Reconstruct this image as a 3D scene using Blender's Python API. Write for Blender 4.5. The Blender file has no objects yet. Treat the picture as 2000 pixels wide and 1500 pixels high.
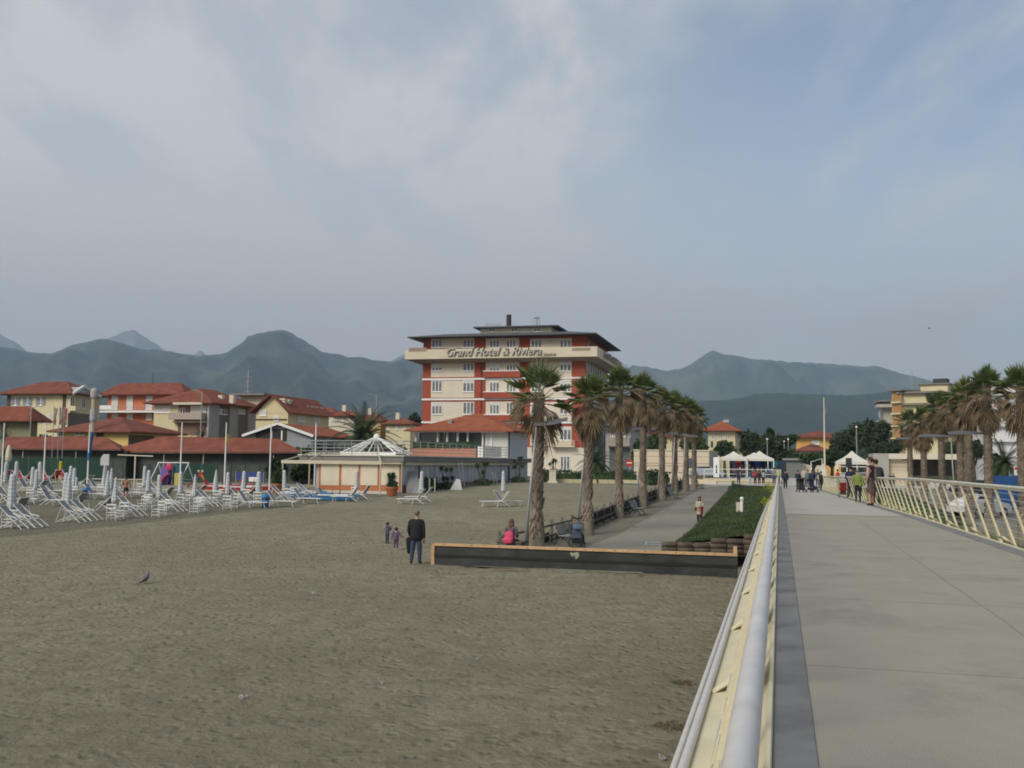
import bpy, bmesh, math, random
from math import sin, cos, tan, pi, radians, sqrt, atan2, exp
from mathutils import Vector, Matrix, noise
random.seed(7)
S = bpy.context.scene
COL = S.collection
# ---------------------------------------------------------------- camera
F = 1944.0; PITCH = math.atan(151.6/F); ROLL = radians(0.7); CAMZ = 3.6
TH = radians(15.05)                       # bearing of the pier against the view
r0 = Vector((1,0,0)); f0 = Vector((0,cos(PITCH),sin(PITCH))); u0 = Vector((0,-sin(PITCH),cos(PITCH)))
CR = r0*cos(ROLL)+u0*sin(ROLL); CU = -r0*sin(ROLL)+u0*cos(ROLL)
cam = bpy.data.cameras.new('camera'); cam.sensor_width = 36; cam.lens = F/2000*36
cam.clip_start = 0.1; cam.clip_end = 60000
camo = bpy.data.objects.new('camera', cam); COL.objects.link(camo)
M3 = Matrix((CR, CU, -f0)).transposed()
camo.matrix_world = Matrix.Translation((0,0,CAMZ)) @ M3.to_4x4()
S.camera = camo
# ---------------------------------------------------------------- light
SUN_EL = radians(37); SUN_AZ = radians(222)      # azimuth clockwise from +Y
sl = bpy.data.lights.new('sun', 'SUN'); sl.energy = 1.75; sl.angle = radians(24); sl.color = (1.0,.93,.81)
so = bpy.data.objects.new('sun', sl); COL.objects.link(so)
sd = Vector((sin(SUN_AZ)*cos(SUN_EL), cos(SUN_AZ)*cos(SUN_EL), sin(SUN_EL)))
so.rotation_euler = (-sd).to_track_quat('-Z','Y').to_euler(); so.location = (-40,-60,50)
S.view_settings.view_transform = 'Standard'; S.view_settings.look = 'None'
S.view_settings.gamma = 1; S.view_settings.exposure = 0.50
S.render.engine = 'CYCLES'
S.cycles.volume_bounces = 1; S.cycles.max_bounces = 6; S.cycles.transparent_max_bounces = 12
S.cycles.sample_clamp_indirect = 4
S.cycles.filter_width = 1.8
# ---------------------------------------------------------------- sky
W = bpy.data.worlds.new('World'); S.world = W; W.use_nodes = True
nt = W.node_tree; nd = nt.nodes; lk = nt.links
for n in list(nd): nd.remove(n)
out = nd.new('ShaderNodeOutputWorld'); bg = nd.new('ShaderNodeBackground'); bg.inputs[1].default_value = 0.11
sky = nd.new('ShaderNodeTexSky'); sky.sky_type = 'NISHITA'; sky.sun_disc = False
sky.sun_elevation = SUN_EL; sky.sun_rotation = SUN_AZ; sky.dust_density = 1.3; sky.air_density = 1.0; sky.ozone_density = 1.0
tc = nd.new('ShaderNodeTexCoord'); sep = nd.new('ShaderNodeSeparateXYZ'); lk.new(tc.outputs['Generated'], sep.inputs[0])
def WM(op, a, b=None, clamp=False):
    n = nd.new('ShaderNodeMath'); n.operation = op; n.use_clamp = clamp
    for i, v in enumerate((a, b)):
        if v is None: continue
        if isinstance(v, (int, float)): n.inputs[i].default_value = v
        else: lk.new(v, n.inputs[i])
    return n.outputs[0]
def WMap(v, a, b, c=0, d=1):
    n = nd.new('ShaderNodeMapRange'); n.interpolation_type = 'SMOOTHSTEP'
    lk.new(v, n.inputs[0]); n.inputs[1].default_value = a; n.inputs[2].default_value = b; n.inputs[3].default_value = c; n.inputs[4].default_value = d
    return n.outputs[0]
zz = WM('ADD', WM('MAXIMUM', sep.outputs[2], 0.0), 0.16)
comb = nd.new('ShaderNodeCombineXYZ'); lk.new(WM('DIVIDE', sep.outputs[0], zz), comb.inputs[0]); lk.new(WM('DIVIDE', sep.outputs[1], zz), comb.inputs[1])
def WNoise(scale, rot, loc, detail, rough=.55, dist=0.0):
    mp = nd.new('ShaderNodeMapping'); lk.new(comb.outputs[0], mp.inputs[0])
    mp.inputs['Scale'].default_value = scale; mp.inputs['Rotation'].default_value = (0,0,radians(rot)); mp.inputs['Location'].default_value = loc
    n = nd.new('ShaderNodeTexNoise'); lk.new(mp.outputs[0], n.inputs['Vector']); n.inputs['Scale'].default_value = 1.0
    n.inputs['Detail'].default_value = detail; n.inputs['Roughness'].default_value = rough; n.inputs['Distortion'].default_value = dist
    return n.outputs[0]
n1 = WNoise((.8,.45,1), 20, (3.1,1.7,0), 5, .5, .6)
n2 = WNoise((2.3,1.1,1), -30, (.4,2.2,0), 7, .60, .25)
n3 = WNoise((7,.9,1), -52, (1,5,0), 4, .6, .3)
el = sep.outputs[2]; az = sep.outputs[0]
# veil: thick low and on the left, open blue at the upper right
veil = WM('ADD', WMap(el, .05, .42, .85, -.04), WMap(az, -.38, .38, .60, .0))
veil = WM('ADD', veil, WMap(n1, .30, .72, -.12, .24))
patch = WM('MULTIPLY', WMap(n2, .38, .72, 0, .70), WMap(el, .16, .30, .25, 1))
fine = WM('MULTIPLY', WMap(n3, .50, .74, 0, .16), WM('MULTIPLY', WMap(az, .10, .30), WMap(el, .22, .36)))
fac = WM('ADD', WM('ADD', veil, patch), fine, True)
mix = nd.new('ShaderNodeMix'); mix.data_type = 'RGBA'
lk.new(fac, mix.inputs[0])
ccol = nd.new('ShaderNodeMix'); ccol.data_type = 'RGBA'
lk.new(WMap(el, .03, .32), ccol.inputs[0]); ccol.inputs[6].default_value = (3.25,3.02,2.88,1); ccol.inputs[7].default_value = (4.1,4.15,4.2,1)
skb = nd.new('ShaderNodeMix'); skb.data_type = 'RGBA'; skb.blend_type = 'MULTIPLY'; skb.inputs[0].default_value = 1
lk.new(sky.outputs[0], skb.inputs[6]); skb.inputs[7].default_value = (.86,.84,.80,1)
lk.new(skb.outputs[2], mix.inputs[6]); lk.new(ccol.outputs[2], mix.inputs[7])
lk.new(mix.outputs[2], bg.inputs[0]); lk.new(bg.outputs[0], out.inputs[0])
# ---------------------------------------------------------------- measuring: a pixel of the photograph to a place in the world
def ray(px, py):
    return (CR*((px-1000)/F) + CU*((750-py)/F) + f0)
def at_d(px, py, d):
    r = ray(px, py); k = d/r.y
    return Vector((r.x*k, d, CAMZ + r.z*k))
def pier(s, t, z=0): return Vector((s*cos(TH)+t*sin(TH), -s*sin(TH)+t*cos(TH), z))
def topier(x, y): return (x*cos(TH)-y*sin(TH), x*sin(TH)+y*cos(TH))
# the fence line parts the sand from the path: s as a function of t (pier frame)
def fence_s(t): return -10.1 + max(0.0, (t-38))*0.022
def gz(x, y):
    s, t = topier(x, y)
    beach = min(max(0.0, (y-40)*0.025), 1.4)
    path = min(max(0.0, (y-50)*0.030), 1.45)
    if s < fence_s(t)-0.1 or y > 100: return beach if y < 96 else 1.4
    return path
def ground(px, py, fn=None):
    fn = fn or gz; r = ray(px, py); lo = 2.0
    d = 4.0
    while d < 400:
        p = Vector((r.x*d/r.y, d, CAMZ+r.z*d/r.y))
        if p.z <= fn(p.x, p.y):
            a, b = d*0.985, d
            for _ in range(14):
                m = (a+b)/2; q = Vector((r.x*m/r.y, m, CAMZ+r.z*m/r.y))
                if q.z <= fn(q.x, q.y): b = m
                else: a = m
            q = Vector((r.x*b/r.y, b, 0)); q.z = fn(q.x, q.y); return q
        d *= 1.015
    return at_d(px, py, 400)
def deckz(t): return 2.0 if t < 34 else max(1.47, 2.0-(t-34)*0.0095)
def deck_at(px, py): return ground(px, py, lambda x, y: deckz(topier(x, y)[1]))
# ---------------------------------------------------------------- mesh builder
class MB:
    def __init__(s): s.v = []; s.f = []; s.m = []; s.mi = 0
    def add(s, vs, fs):
        o = len(s.v); s.v += [tuple(v) for v in vs]
        for f in fs: s.f.append([i+o for i in f]); s.m.append(s.mi)
        return s
    def box(s, c, d, rz=0, M=None):
        x, y, z = d[0]/2, d[1]/2, d[2]/2; R = Matrix.Rotation(rz, 3, 'Z') if rz else None
        vs = []
        for i in (-1,1):
            for j in (-1,1):
                for k in (-1,1):
                    v = Vector((i*x, j*y, k*z))
                    if R: v = R@v
                    v = v+Vector(c)
                    if M: v = M@v
                    vs.append(v)
        return s.add(vs, [(0,1,3,2),(4,6,7,5),(0,4,5,1),(2,3,7,6),(0,2,6,4),(1,5,7,3)])
    def b2(s, x0, x1, y0, y1, z0, z1): return s.box(((x0+x1)/2,(y0+y1)/2,(z0+z1)/2), (abs(x1-x0),abs(y1-y0),abs(z1-z0)))
    def tube(s, pts, r, n=8, caps=True, flat=1.0):
        pts = [Vector(p) for p in pts]
        if isinstance(r, (int, float)): r = [r]*len(pts)
        o = len(s.v); up = Vector((0,0,1)); prev = None
        for i, p in enumerate(pts):
            t = (pts[min(i+1,len(pts)-1)]-pts[max(i-1,0)])
            if t.length < 1e-9: t = Vector((0,0,1))
            t.normalize()
            if prev is None:
                a = t.cross(up)
                if a.length < .05: a = t.cross(Vector((1,0,0)))
                a.normalize()
            else:
                a = prev - t*prev.dot(t)
                if a.length < 1e-6: a = t.orthogonal()
                a.normalize()
            prev = a; b = t.cross(a)
            for k in range(n):
                an = 2*pi*k/n; s.v.append(tuple(p + (a*cos(an)*flat + b*sin(an))*r[i]))
        for i in range(len(pts)-1):
            for k in range(n):
                a0 = o+i*n+k; a1 = o+i*n+(k+1)%n
                s.f.append([a0, a1, a1+n, a0+n]); s.m.append(s.mi)
        if caps:
            s.f.append([o+k for k in range(n)][::-1]); s.m.append(s.mi)
            e = o+(len(pts)-1)*n; s.f.append([e+k for k in range(n)]); s.m.append(s.mi)
        return s
    def bar(s, p0, p1, w, h, up=(0,0,1)):
        p0 = Vector(p0); p1 = Vector(p1); t = (p1-p0).normalized(); u = Vector(up)
        a = t.cross(u)
        if a.length < .01: a = t.cross(Vector((1,0,0)))
        a.normalize(); b = a.cross(t).normalized(); vs = []
        for p in (p0, p1):
            for i, j in ((-1,-1),(1,-1),(1,1),(-1,1)): vs.append(p + a*(i*w/2) + b*(j*h/2))
        return s.add(vs, [(0,1,2,3),(7,6,5,4),(0,4,5,1),(1,5,6,2),(2,6,7,3),(3,7,4,0)])
    def lathe(s, prof, c=(0,0,0), n=12, sx=1, sy=1):
        o = len(s.v)
        for r, z in prof:
            for k in range(n):
                a = 2*pi*k/n; s.v.append((c[0]+r*cos(a)*sx, c[1]+r*sin(a)*sy, c[2]+z))
        for i in range(len(prof)-1):
            for k in range(n):
                a0 = o+i*n+k; a1 = o+i*n+(k+1)%n
                s.f.append([a0,a1,a1+n,a0+n]); s.m.append(s.mi)
        s.f.append([o+k for k in range(n)][::-1]); s.m.append(s.mi)
        e = o+(len(prof)-1)*n; s.f.append([e+k for k in range(n)]); s.m.append(s.mi)
        return s
    def ball(s, c, r, n=10, m=6):
        if isinstance(r, (int, float)): r = (r,r,r)
        prof = [(max(sin(pi*i/m),.02), -cos(pi*i/m)*r[2]) for i in range(m+1)]
        return s.lathe(prof, c, n, r[0], r[1])
    def prism(s, poly, z0, z1, M=None):
        n = len(poly); vs = [Vector((x,y,z0)) for x, y in poly]+[Vector((x,y,z1)) for x, y in poly]
        if M: vs = [M@v for v in vs]
        return s.add(vs, [list(range(n))[::-1], list(range(n,2*n))]+[(i,(i+1)%n,(i+1)%n+n,i+n) for i in range(n)])
    def mesh(s, mat, smooth=False, name='m'):
        me = bpy.data.meshes.new(name); me.from_pydata(s.v, [], s.f)
        mats = mat if isinstance(mat, (list, tuple)) else [mat]
        for m in mats: me.materials.append(m)
        if len(mats) > 1: me.polygons.foreach_set('material_index', s.m)
        if smooth: me.polygons.foreach_set('use_smooth', [True]*len(me.polygons))
        me.update(); bm = bmesh.new(); bm.from_mesh(me)
        if len(bm.faces) < 40000: bmesh.ops.recalc_face_normals(bm, faces=bm.faces)
        bm.to_mesh(me); bm.free()
        return me
    def build(s, name, mat, parent=None, smooth=False, loc=None, rz=None):
        o = bpy.data.objects.new(name, s.mesh(mat, smooth, name)); COL.objects.link(o)
        if parent: o.parent = parent
        if loc is not None: o.location = loc
        if rz is not None: o.rotation_euler.z = rz
        return o
def tag(o, label=None, cat=None, group=None, kind=None):
    if label: o['label'] = label
    if cat: o['category'] = cat
    if group: o['group'] = group
    if kind: o['kind'] = kind
    return o
def empty(name, loc, rz, label, cat, group=None):
    o = bpy.data.objects.new(name, None); COL.objects.link(o); o.location = loc; o.rotation_euler.z = rz
    o.empty_display_size = .2
    return tag(o, label, cat, group)
KIDS = {}
def kids(o): return [c for c in o.children]
def dup(o, loc=None, rz=None, label=None, parent=None, scale=None):
    c = o.copy(); COL.objects.link(c)
    if parent is not None: c.parent = parent
    if loc is not None: c.location = loc
    if rz is not None: c.rotation_euler.z = rz
    if scale is not None: c.scale = (scale,)*3 if isinstance(scale,(int,float)) else scale
    if label: c['label'] = label
    for k in kids(o): dup(k, parent=c)
    return c
# ---------------------------------------------------------------- materials
MATS = {}
def mat(name, c, rough=.75, var=.12, vs=3.0, bump=0.0, bs=20.0, metal=0.0, spec=.4, det=4, c2=None, trans=0.0):
    if name in MATS: return MATS[name]
    m = bpy.data.materials.new(name); m.use_nodes = True; t = m.node_tree; N = t.nodes; L = t.links
    b = N['Principled BSDF']; b.inputs['Roughness'].default_value = rough; b.inputs['Metallic'].default_value = metal
    b.inputs['Specular IOR Level'].default_value = spec
    tcn = N.new('ShaderNodeTexCoord')
    if var > 0:
        n = N.new('ShaderNodeTexNoise'); n.inputs['Scale'].default_value = vs; n.inputs['Detail'].default_value = det
        L.new(tcn.outputs['Object'], n.inputs['Vector'])
        r = N.new('ShaderNodeMapRange'); L.new(n.outputs[0], r.inputs[0]); r.inputs[1].default_value = .3; r.inputs[2].default_value = .7
        mx = N.new('ShaderNodeMix'); mx.data_type = 'RGBA'; L.new(r.outputs[0], mx.inputs[0])
        if c2 is None:
            lo = tuple(max(0,x*(1-var)) for x in c); hi = tuple(min(1,x*(1+var)) for x in c)
        else: lo, hi = c, c2
        mx.inputs[6].default_value = (*lo,1); mx.inputs[7].default_value = (*hi,1)
        L.new(mx.outputs[2], b.inputs['Base Color'])
    else: b.inputs['Base Color'].default_value = (*c,1)
    if bump > 0:
        n2 = N.new('ShaderNodeTexNoise'); n2.inputs['Scale'].default_value = bs; n2.inputs['Detail'].default_value = 5
        L.new(tcn.outputs['Object'], n2.inputs['Vector'])
        bp = N.new('ShaderNodeBump'); bp.inputs['Strength'].default_value = min(1,bump*1.0); bp.inputs['Distance'].default_value = .05
        L.new(n2.outputs[0], bp.inputs['Height']); L.new(bp.outputs[0], b.inputs['Normal'])
    if trans: 
        b.inputs['Transmission Weight'].default_value = trans
    MATS[name] = m; return m
def nodes(m):
    t = m.node_tree; return t.nodes, t.links, t.nodes['Principled BSDF']
# ================================================================ LAND
def sand_mat():
    m = mat('sand', (.2,.2,.2), .95, 0); N, L, b = nodes(m); b.inputs['Specular IOR Level'].default_value = .15
    tcn = N.new('ShaderNodeTexCoord')
    def noi(sc, det, rough=.6, mp=None):
        n = N.new('ShaderNodeTexNoise'); n.inputs['Scale'].default_value = sc; n.inputs['Detail'].default_value = det; n.inputs['Roughness'].default_value = rough
        L.new(mp or tcn.outputs['Object'], n.inputs['Vector']); return n.outputs[0]
    def mr(v, a, b_, c=0, d=1):
        n = N.new('ShaderNodeMapRange'); L.new(v, n.inputs[0]); n.inputs[1].default_value = a; n.inputs[2].default_value = b_; n.inputs[3].default_value = c; n.inputs[4].default_value = d; n.interpolation_type = 'SMOOTHSTEP'; return n.outputs[0]
    def mx(f, c1, c2):
        n = N.new('ShaderNodeMix'); n.data_type = 'RGBA'; L.new(f, n.inputs[0])
        for i, c in ((6,c1),(7,c2)):
            if isinstance(c, tuple): n.inputs[i].default_value = (*c,1)
            else: L.new(c, n.inputs[i])
        return n.outputs[2]
    base = mx(mr(noi(.12,3), .35,.65), (.265,.243,.168), (.318,.293,.205))
    base = mx(mr(noi(1.6,6,.7), .38,.72), base, (.205,.188,.134))
    spots = mr(noi(5.5,4,.65), .58,.74,0,.55)
    base = mx(spots, base, (.125,.113,.082))
    # raked, greyer strip under the sunbeds (a real boundary on the ground)
    g = N.new('ShaderNodeNewGeometry'); sp = N.new('ShaderNodeSeparateXYZ'); L.new(g.outputs['Position'], sp.inputs[0])
    A = ground(0,1052); B = ground(600,986)
    k = (B.y-A.y)/(B.x-A.x)
    m1 = N.new('ShaderNodeMath'); m1.operation = 'MULTIPLY_ADD'; L.new(sp.outputs[0], m1.inputs[0]); m1.inputs[1].default_value = -k; m1.inputs[2].default_value = -(A.y-k*A.x)
    m2 = N.new('ShaderNodeMath'); m2.operation = 'ADD'; L.new(sp.outputs[1], m2.inputs[0]); L.new(m1.outputs[0], m2.inputs[1])
    fx = mr(sp.outputs[0], 1.5, 5.0, 1, 0)
    m3 = N.new('ShaderNodeMath'); m3.operation = 'MULTIPLY'; L.new(mr(m2.outputs[0], -.8, .6, 0, .72), m3.inputs[0]); L.new(fx, m3.inputs[1])
    base = mx(m3.outputs[0], base, (.150,.143,.102))
    L.new(base, b.inputs['Base Color'])
    # footprints and ripples
    v = N.new('ShaderNodeTexVoronoi'); v.inputs['Scale'].default_value = 4.2; L.new(tcn.outputs['Object'], v.inputs['Vector'])
    h = N.new('ShaderNodeMath'); h.operation = 'MULTIPLY_ADD'; L.new(mr(v.outputs[0], .0,.45), h.inputs[0]); h.inputs[1].default_value = .6
    L.new(noi(8,7,.7), h.inputs[2])
    bp = N.new('ShaderNodeBump'); bp.inputs['Strength'].default_value = 1; bp.inputs['Distance'].default_value = .12; L.new(h.outputs[0], bp.inputs['Height']); L.new(bp.outputs[0], b.inputs['Normal'])
    return m
SAND = sand_mat()
def grid(name, X, Y, zf, m, kind='structure', xy=None):
    vs = []; fs = []
    nx, ny = len(X), len(Y)
    for y in Y:
        for x in X:
            a, b_ = xy(x, y) if xy else (x, y)
            vs.append((a, b_, zf(a, b_)))
    for j in range(ny-1):
        for i in range(nx-1):
            a = j*nx+i; fs.append((a, a+1, a+nx+1, a+nx))
    me = bpy.data.meshes.new(name); me.from_pydata(vs, [], fs); me.materials.append(m)
    me.polygons.foreach_set('use_smooth', [True]*len(me.polygons)); me.update()
    o = bpy.data.objects.new(name, me); COL.objects.link(o); o['kind'] = kind
    return o
def lin(a, b, n): return [a+(b-a)*i/(n-1) for i in range(n)]
# beach: fine near the camera, coarser away; laid out in the pier frame (s,t)
def sandz(x, y):
    s, t = topier(x, y)
    z = min(max(0.0, (y-40)*0.025), 1.4)
    fall = max(.25, 1-max(0,y-25)/60)
    P = Vector((x, y, 0))
    z += fall*(.035*noise.noise(P*2.3) + .030*noise.noise(P*4.5+Vector((9,2,0))) + .05*noise.noise(P*.35))
    # drift against the black barrier
    return z
sX = lin(-120,-60,40)[:-1]+lin(-60,-32,70)[:-1]+lin(-32,6,300)
tY = [-10,-6,-3,0]+lin(1,12,110)[1:]+lin(12,48,260)[1:]+lin(48,110,120)[1:]
SB = []
fsv = []
def beach_xy(s, t): p = pier(s, t); return (p.x, p.y)
# left of the fence (full length) and the shore strip that passes under the pier
def bz(x, y):
    s, t = topier(x, y)
    z = sandz(x, y)
    if s > fence_s(t)-.35 and t > 33.0: z -= .6+.2*max(0,y-50)*.03
    return z
beach = grid('beach', sX, tY, bz, SAND, xy=beach_xy)
grid('shore', lin(6.02,70,50), lin(-10,60,60), lambda x, y: sandz(x, y)-.02, SAND, xy=beach_xy)
# ground sheet to the horizon
gm = mat('town_ground', (.13,.13,.105), .95, .25, .02, 0)
def groundz(x, y): return -.9 if y < 88 else (min(1.33,(y-88)*.12-.9))
gY = [-150,-50,20,60,88,95,100,104,110,160,300,800,2000,5000,10000]
grid('ground', [-7800,-4000,-1000,-300,-100,-40,0,40,100,300,1000,4000,7800], gY, groundz, gm)
# path beside the fence
PAVE = mat('path_paving', (.235,.222,.17), .92, .10, 1.2, .35, 30, c2=(.275,.262,.205))
DIRT = mat('palm_strip_dirt', (.135,.125,.09), .95, .2, 2.0, .5, 12, c2=(.2,.185,.135))
def pathz(x, y): return min(max(0.0, (y-50)*0.030), 1.45)
grid('verge', [fence_s(0)+.0, -9.4, -8.6, -7.9], lin(32.8,104,80), lambda x,y: pathz(x,y)+.01+.03*noise.noise(Vector((x,y,0))*.8), DIRT, xy=lambda s,t: beach_xy(s+(max(0,t-38))*.022, t))
def kerb_s(t): return -4.35
P_L = ground(1140,1066); P_R = ground(1385,949)
def path_xy(u, t):
    a = -8.05+max(0,t-38)*.018; b = kerb_s(t); p = pier(a+(b-a)*u, t); return (p.x, p.y)
grid('path', lin(0,1,12), lin(32.8,104,90), lambda x,y: pathz(x,y)+.02, PAVE, xy=path_xy)
# plaza at the end of the path
PLZ = mat('plaza_paving', (.42,.42,.41), .8, .08, .6, .1, 10)
def quadsheet(name, pts, m, z=None, kind='structure'):
    o = MB().add(pts, [list(range(len(pts)))]).build(name, m); o['kind'] = kind; return o
a = [pier(-16,104), pier(40,104), pier(60,190), pier(-60,190)]
quadsheet('promenade', [(p.x,p.y,1.47) for p in a], PLZ)
# planted slope between the path and the pier
GRASS = mat('turf', (.022,.036,.014), .95, .3, .9, .8, 8, c2=(.045,.062,.024))
def slopez_st(s, t):
    k0 = kerb_s(t); u = min(1,max(0,(s-k0)/(-.3-k0))); base = pathz(*beach_xy(s,t))
    top = deckz(t)-.25 if t > 60 else .75+ (deckz(60)-.25-.75)*max(0,(t-41))/19
    top = max(top, base)
    z = base+.25+(top-base-.25)*(1-(1-u)**1.6)
    return z + .10*noise.noise(Vector((s*.9,t*.5,3)))
def slopez(x, y):
    s, t = topier(x, y); return slopez_st(s, t)
def slope_xy(u, t): k0 = kerb_s(t)+.18; s = k0+(-.25-k0)*u; p = pier(s,t); return (p.x,p.y)
grid('bank', lin(0,1,14), lin(41.6,100,120), slopez, GRASS, xy=slope_xy)
# the same on the other side of the pier
def bank2(x, y):
    s, t = topier(x, y); u = min(1,max(0,(s-4.9)/6)); return 1.15*(1-u)+pathz(x,y)*u-.05+.1*noise.noise(Vector((s*.7,t*.4,8)))
grid('bank', lin(4.7,11,14), lin(41,104,90), bank2, GRASS, xy=beach_xy)
grid('path', lin(11,24,6), lin(24,104,40), lambda x,y: pathz(x,y)+.02, PAVE, xy=beach_xy)
grid('lawn', lin(24,70,8), lin(24,104,30), lambda x,y: pathz(x,y)-.02, mat('dry_lawn',(.07,.085,.04),.95,.3,.5,.5,6), xy=beach_xy)
# ---------------------------------------------------------------- mountains
def rock(name, c1, c2, sc, snow=None):
    m = mat(name, c1, .95, 0); N, L, b = nodes(m); b.inputs['Specular IOR Level'].default_value = .05
    tcn = N.new('ShaderNodeTexCoord'); n = N.new('ShaderNodeTexNoise'); n.inputs['Scale'].default_value = sc; n.inputs['Detail'].default_value = 9; n.inputs['Roughness'].default_value = .65
    L.new(tcn.outputs['Object'], n.inputs['Vector'])
    r = N.new('ShaderNodeMapRange'); L.new(n.outputs[0], r.inputs[0]); r.inputs[1].default_value = .42; r.inputs[2].default_value = .66
    x = N.new('ShaderNodeMix'); x.data_type = 'RGBA'; L.new(r.outputs[0], x.inputs[0]); x.inputs[6].default_value = (*c1,1); x.inputs[7].default_value = (*c2,1)
    L.new(x.outputs[2], b.inputs['Base Color'])
    return m
def mountain(name, sil, D, foot, m, amp=.16, seed=0, back=.35):
    NX, NV = 260, 46
    pxs = [sil[0][0]+(sil[-1][0]-sil[0][0])*i/(NX-1) for i in range(NX)]
    def sy(x):
        for (a, ya), (b, yb) in zip(sil, sil[1:]):
            if x <= b: 
                k = (x-a)/(b-a); return ya+(yb-ya)*k
        return sil[-1][1]
    vs = []; fs = []
    vv = [-.35,-.15]+[i/(NV-3) for i in range(NV-2)]
    for px in pxs:
        p = at_d(px, sy(px), D); H = p.z + D*.0011*noise.noise(Vector((px*.09,seed,0)))+ D*.0006*noise.noise(Vector((px*.33,seed,4)))
        dirx = p.x/p.y
        for v in vv:
            if v < 0: h = H*(1+v*1.6); y = D - v*(D-foot)
            else:
                y = D-(D-foot)*v; h = H*((1-v)**1.15)
                q = Vector((dirx*y/ (D*.055), y/(D*.16), seed))
                nn = noise.fractal(q, 1.0, 2.0, 5)
                rid = 1-abs(noise.noise(Vector((dirx*D/(D*.07)+.25*nn, v*1.1, seed+5))))*2
                h += H*amp*(min(1,v*5))*(1-v)*(nn*1.3+rid*.55)
                h = min(h, (H-CAMZ)*y/D*(1-.02*min(1,v*8))+CAMZ); h = max(h, -6)
            vs.append((dirx*y, y, h))
    n = len(vv)
    for i in range(NX-1):
        for j in range(n-1):
            a = i*n+j; fs.append((a, a+n, a+n+1, a+1))
    me = bpy.data.meshes.new(name); me.from_pydata(vs, [], fs); me.materials.append(m)
    me.polygons.foreach_set('use_smooth', [True]*len(me.polygons)); me.update()
    o = bpy.data.objects.new(name, me); COL.objects.link(o); o['kind'] = 'structure'
    return o
green = rock('mountain_forest', (.012,.021,.015), (.085,.092,.068), .0030)
bare = rock('mountain_bare', (.12,.125,.115), (.24,.235,.22), .0012)
mix_ = rock('mountain_scrub', (.035,.05,.028), (.13,.135,.105), .0016)
mountain('mountain', [(-700,700),(-300,690),(-120,668),(0,677),(30,681),(60,688),(97,691),(118,684),(140,674),(168,668),(197,661),(215,664),(240,670),(265,678),(287,684),(300,682),(330,686),(360,691),(385,695),(410,693),(440,690),(449,684),(457,678),(468,673),(476,667),(478,659),(490,654),(520,648),(540,645),(552,644),(565,648),(580,657),(600,668),(628,687),(645,690),(660,691),(680,698),(705,697),(730,703),(768,707),(790,698),(830,686),(900,690),(1000,712),(1150,742),(1230,770),(1400,800)], 6500, 2600, green, .30, 1)
mountain('mountain', [(-500,640),(-60,640),(0,652),(12,660),(30,668),(44,678),(70,700),(120,700),(160,672),(185,666),(205,662),(225,656),(240,648),(252,645),(264,645),(275,654),(290,662),(305,672),(322,684),(345,700),(375,693),(392,685),(405,694),(440,720),(700,720),(745,712),(770,702),(790,692),(830,685),(900,700),(1000,760)], 9000, 6600, bare, .10, 9)
mountain('mountain', [(1100,790),(1180,748),(1200,736),(1218,722),(1234,714),(1262,716),(1285,721),(1300,724),(1325,721),(1338,718),(1350,710),(1362,703),(1378,691),(1390,684),(1402,687),(1412,692),(1440,694),(1462,700),(1480,702),(1520,704),(1540,707),(1580,708),(1640,712),(1690,716),(1712,714),(1730,720),(1760,730),(1800,738),(1830,748),(1900,765),(2050,790),(2500,800)], 7600, 4600, mix_, .26, 4)
mountain('mountain', [(1180,860),(1290,812),(1340,790),(1364,783),(1400,782),(1425,780),(1450,776),(1480,769),(1520,767),(1560,770),(1600,770),(1660,772),(1700,769),(1740,765),(1780,762),(1900,768),(2100,780),(2500,800)], 4300, 2300, rock('hill_forest', (.012,.024,.012), (.035,.052,.025), .006), .14, 6)
# haze: one closed box of even air around camera and mountains
def haze():
    o = MB().b2(-8000,8000,-200,10300,-3,1500).build('haze', mat('haze_air',(1,1,1),1,0)); o['kind'] = 'stuff'
    m = MATS['haze_air']; t = m.node_tree
    for n in list(t.nodes): t.nodes.remove(n)
    oo = t.nodes.new('ShaderNodeOutputMaterial'); v = t.nodes.new('ShaderNodeVolumePrincipled')
    v.inputs['Color'].default_value = (.64,.81,1.0,1); v.inputs['Density'].default_value = 1.05e-4; v.inputs['Anisotropy'].default_value = 0.2
    t.links.new(v.outputs[0], oo.inputs['Volume'])
haze()
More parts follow.
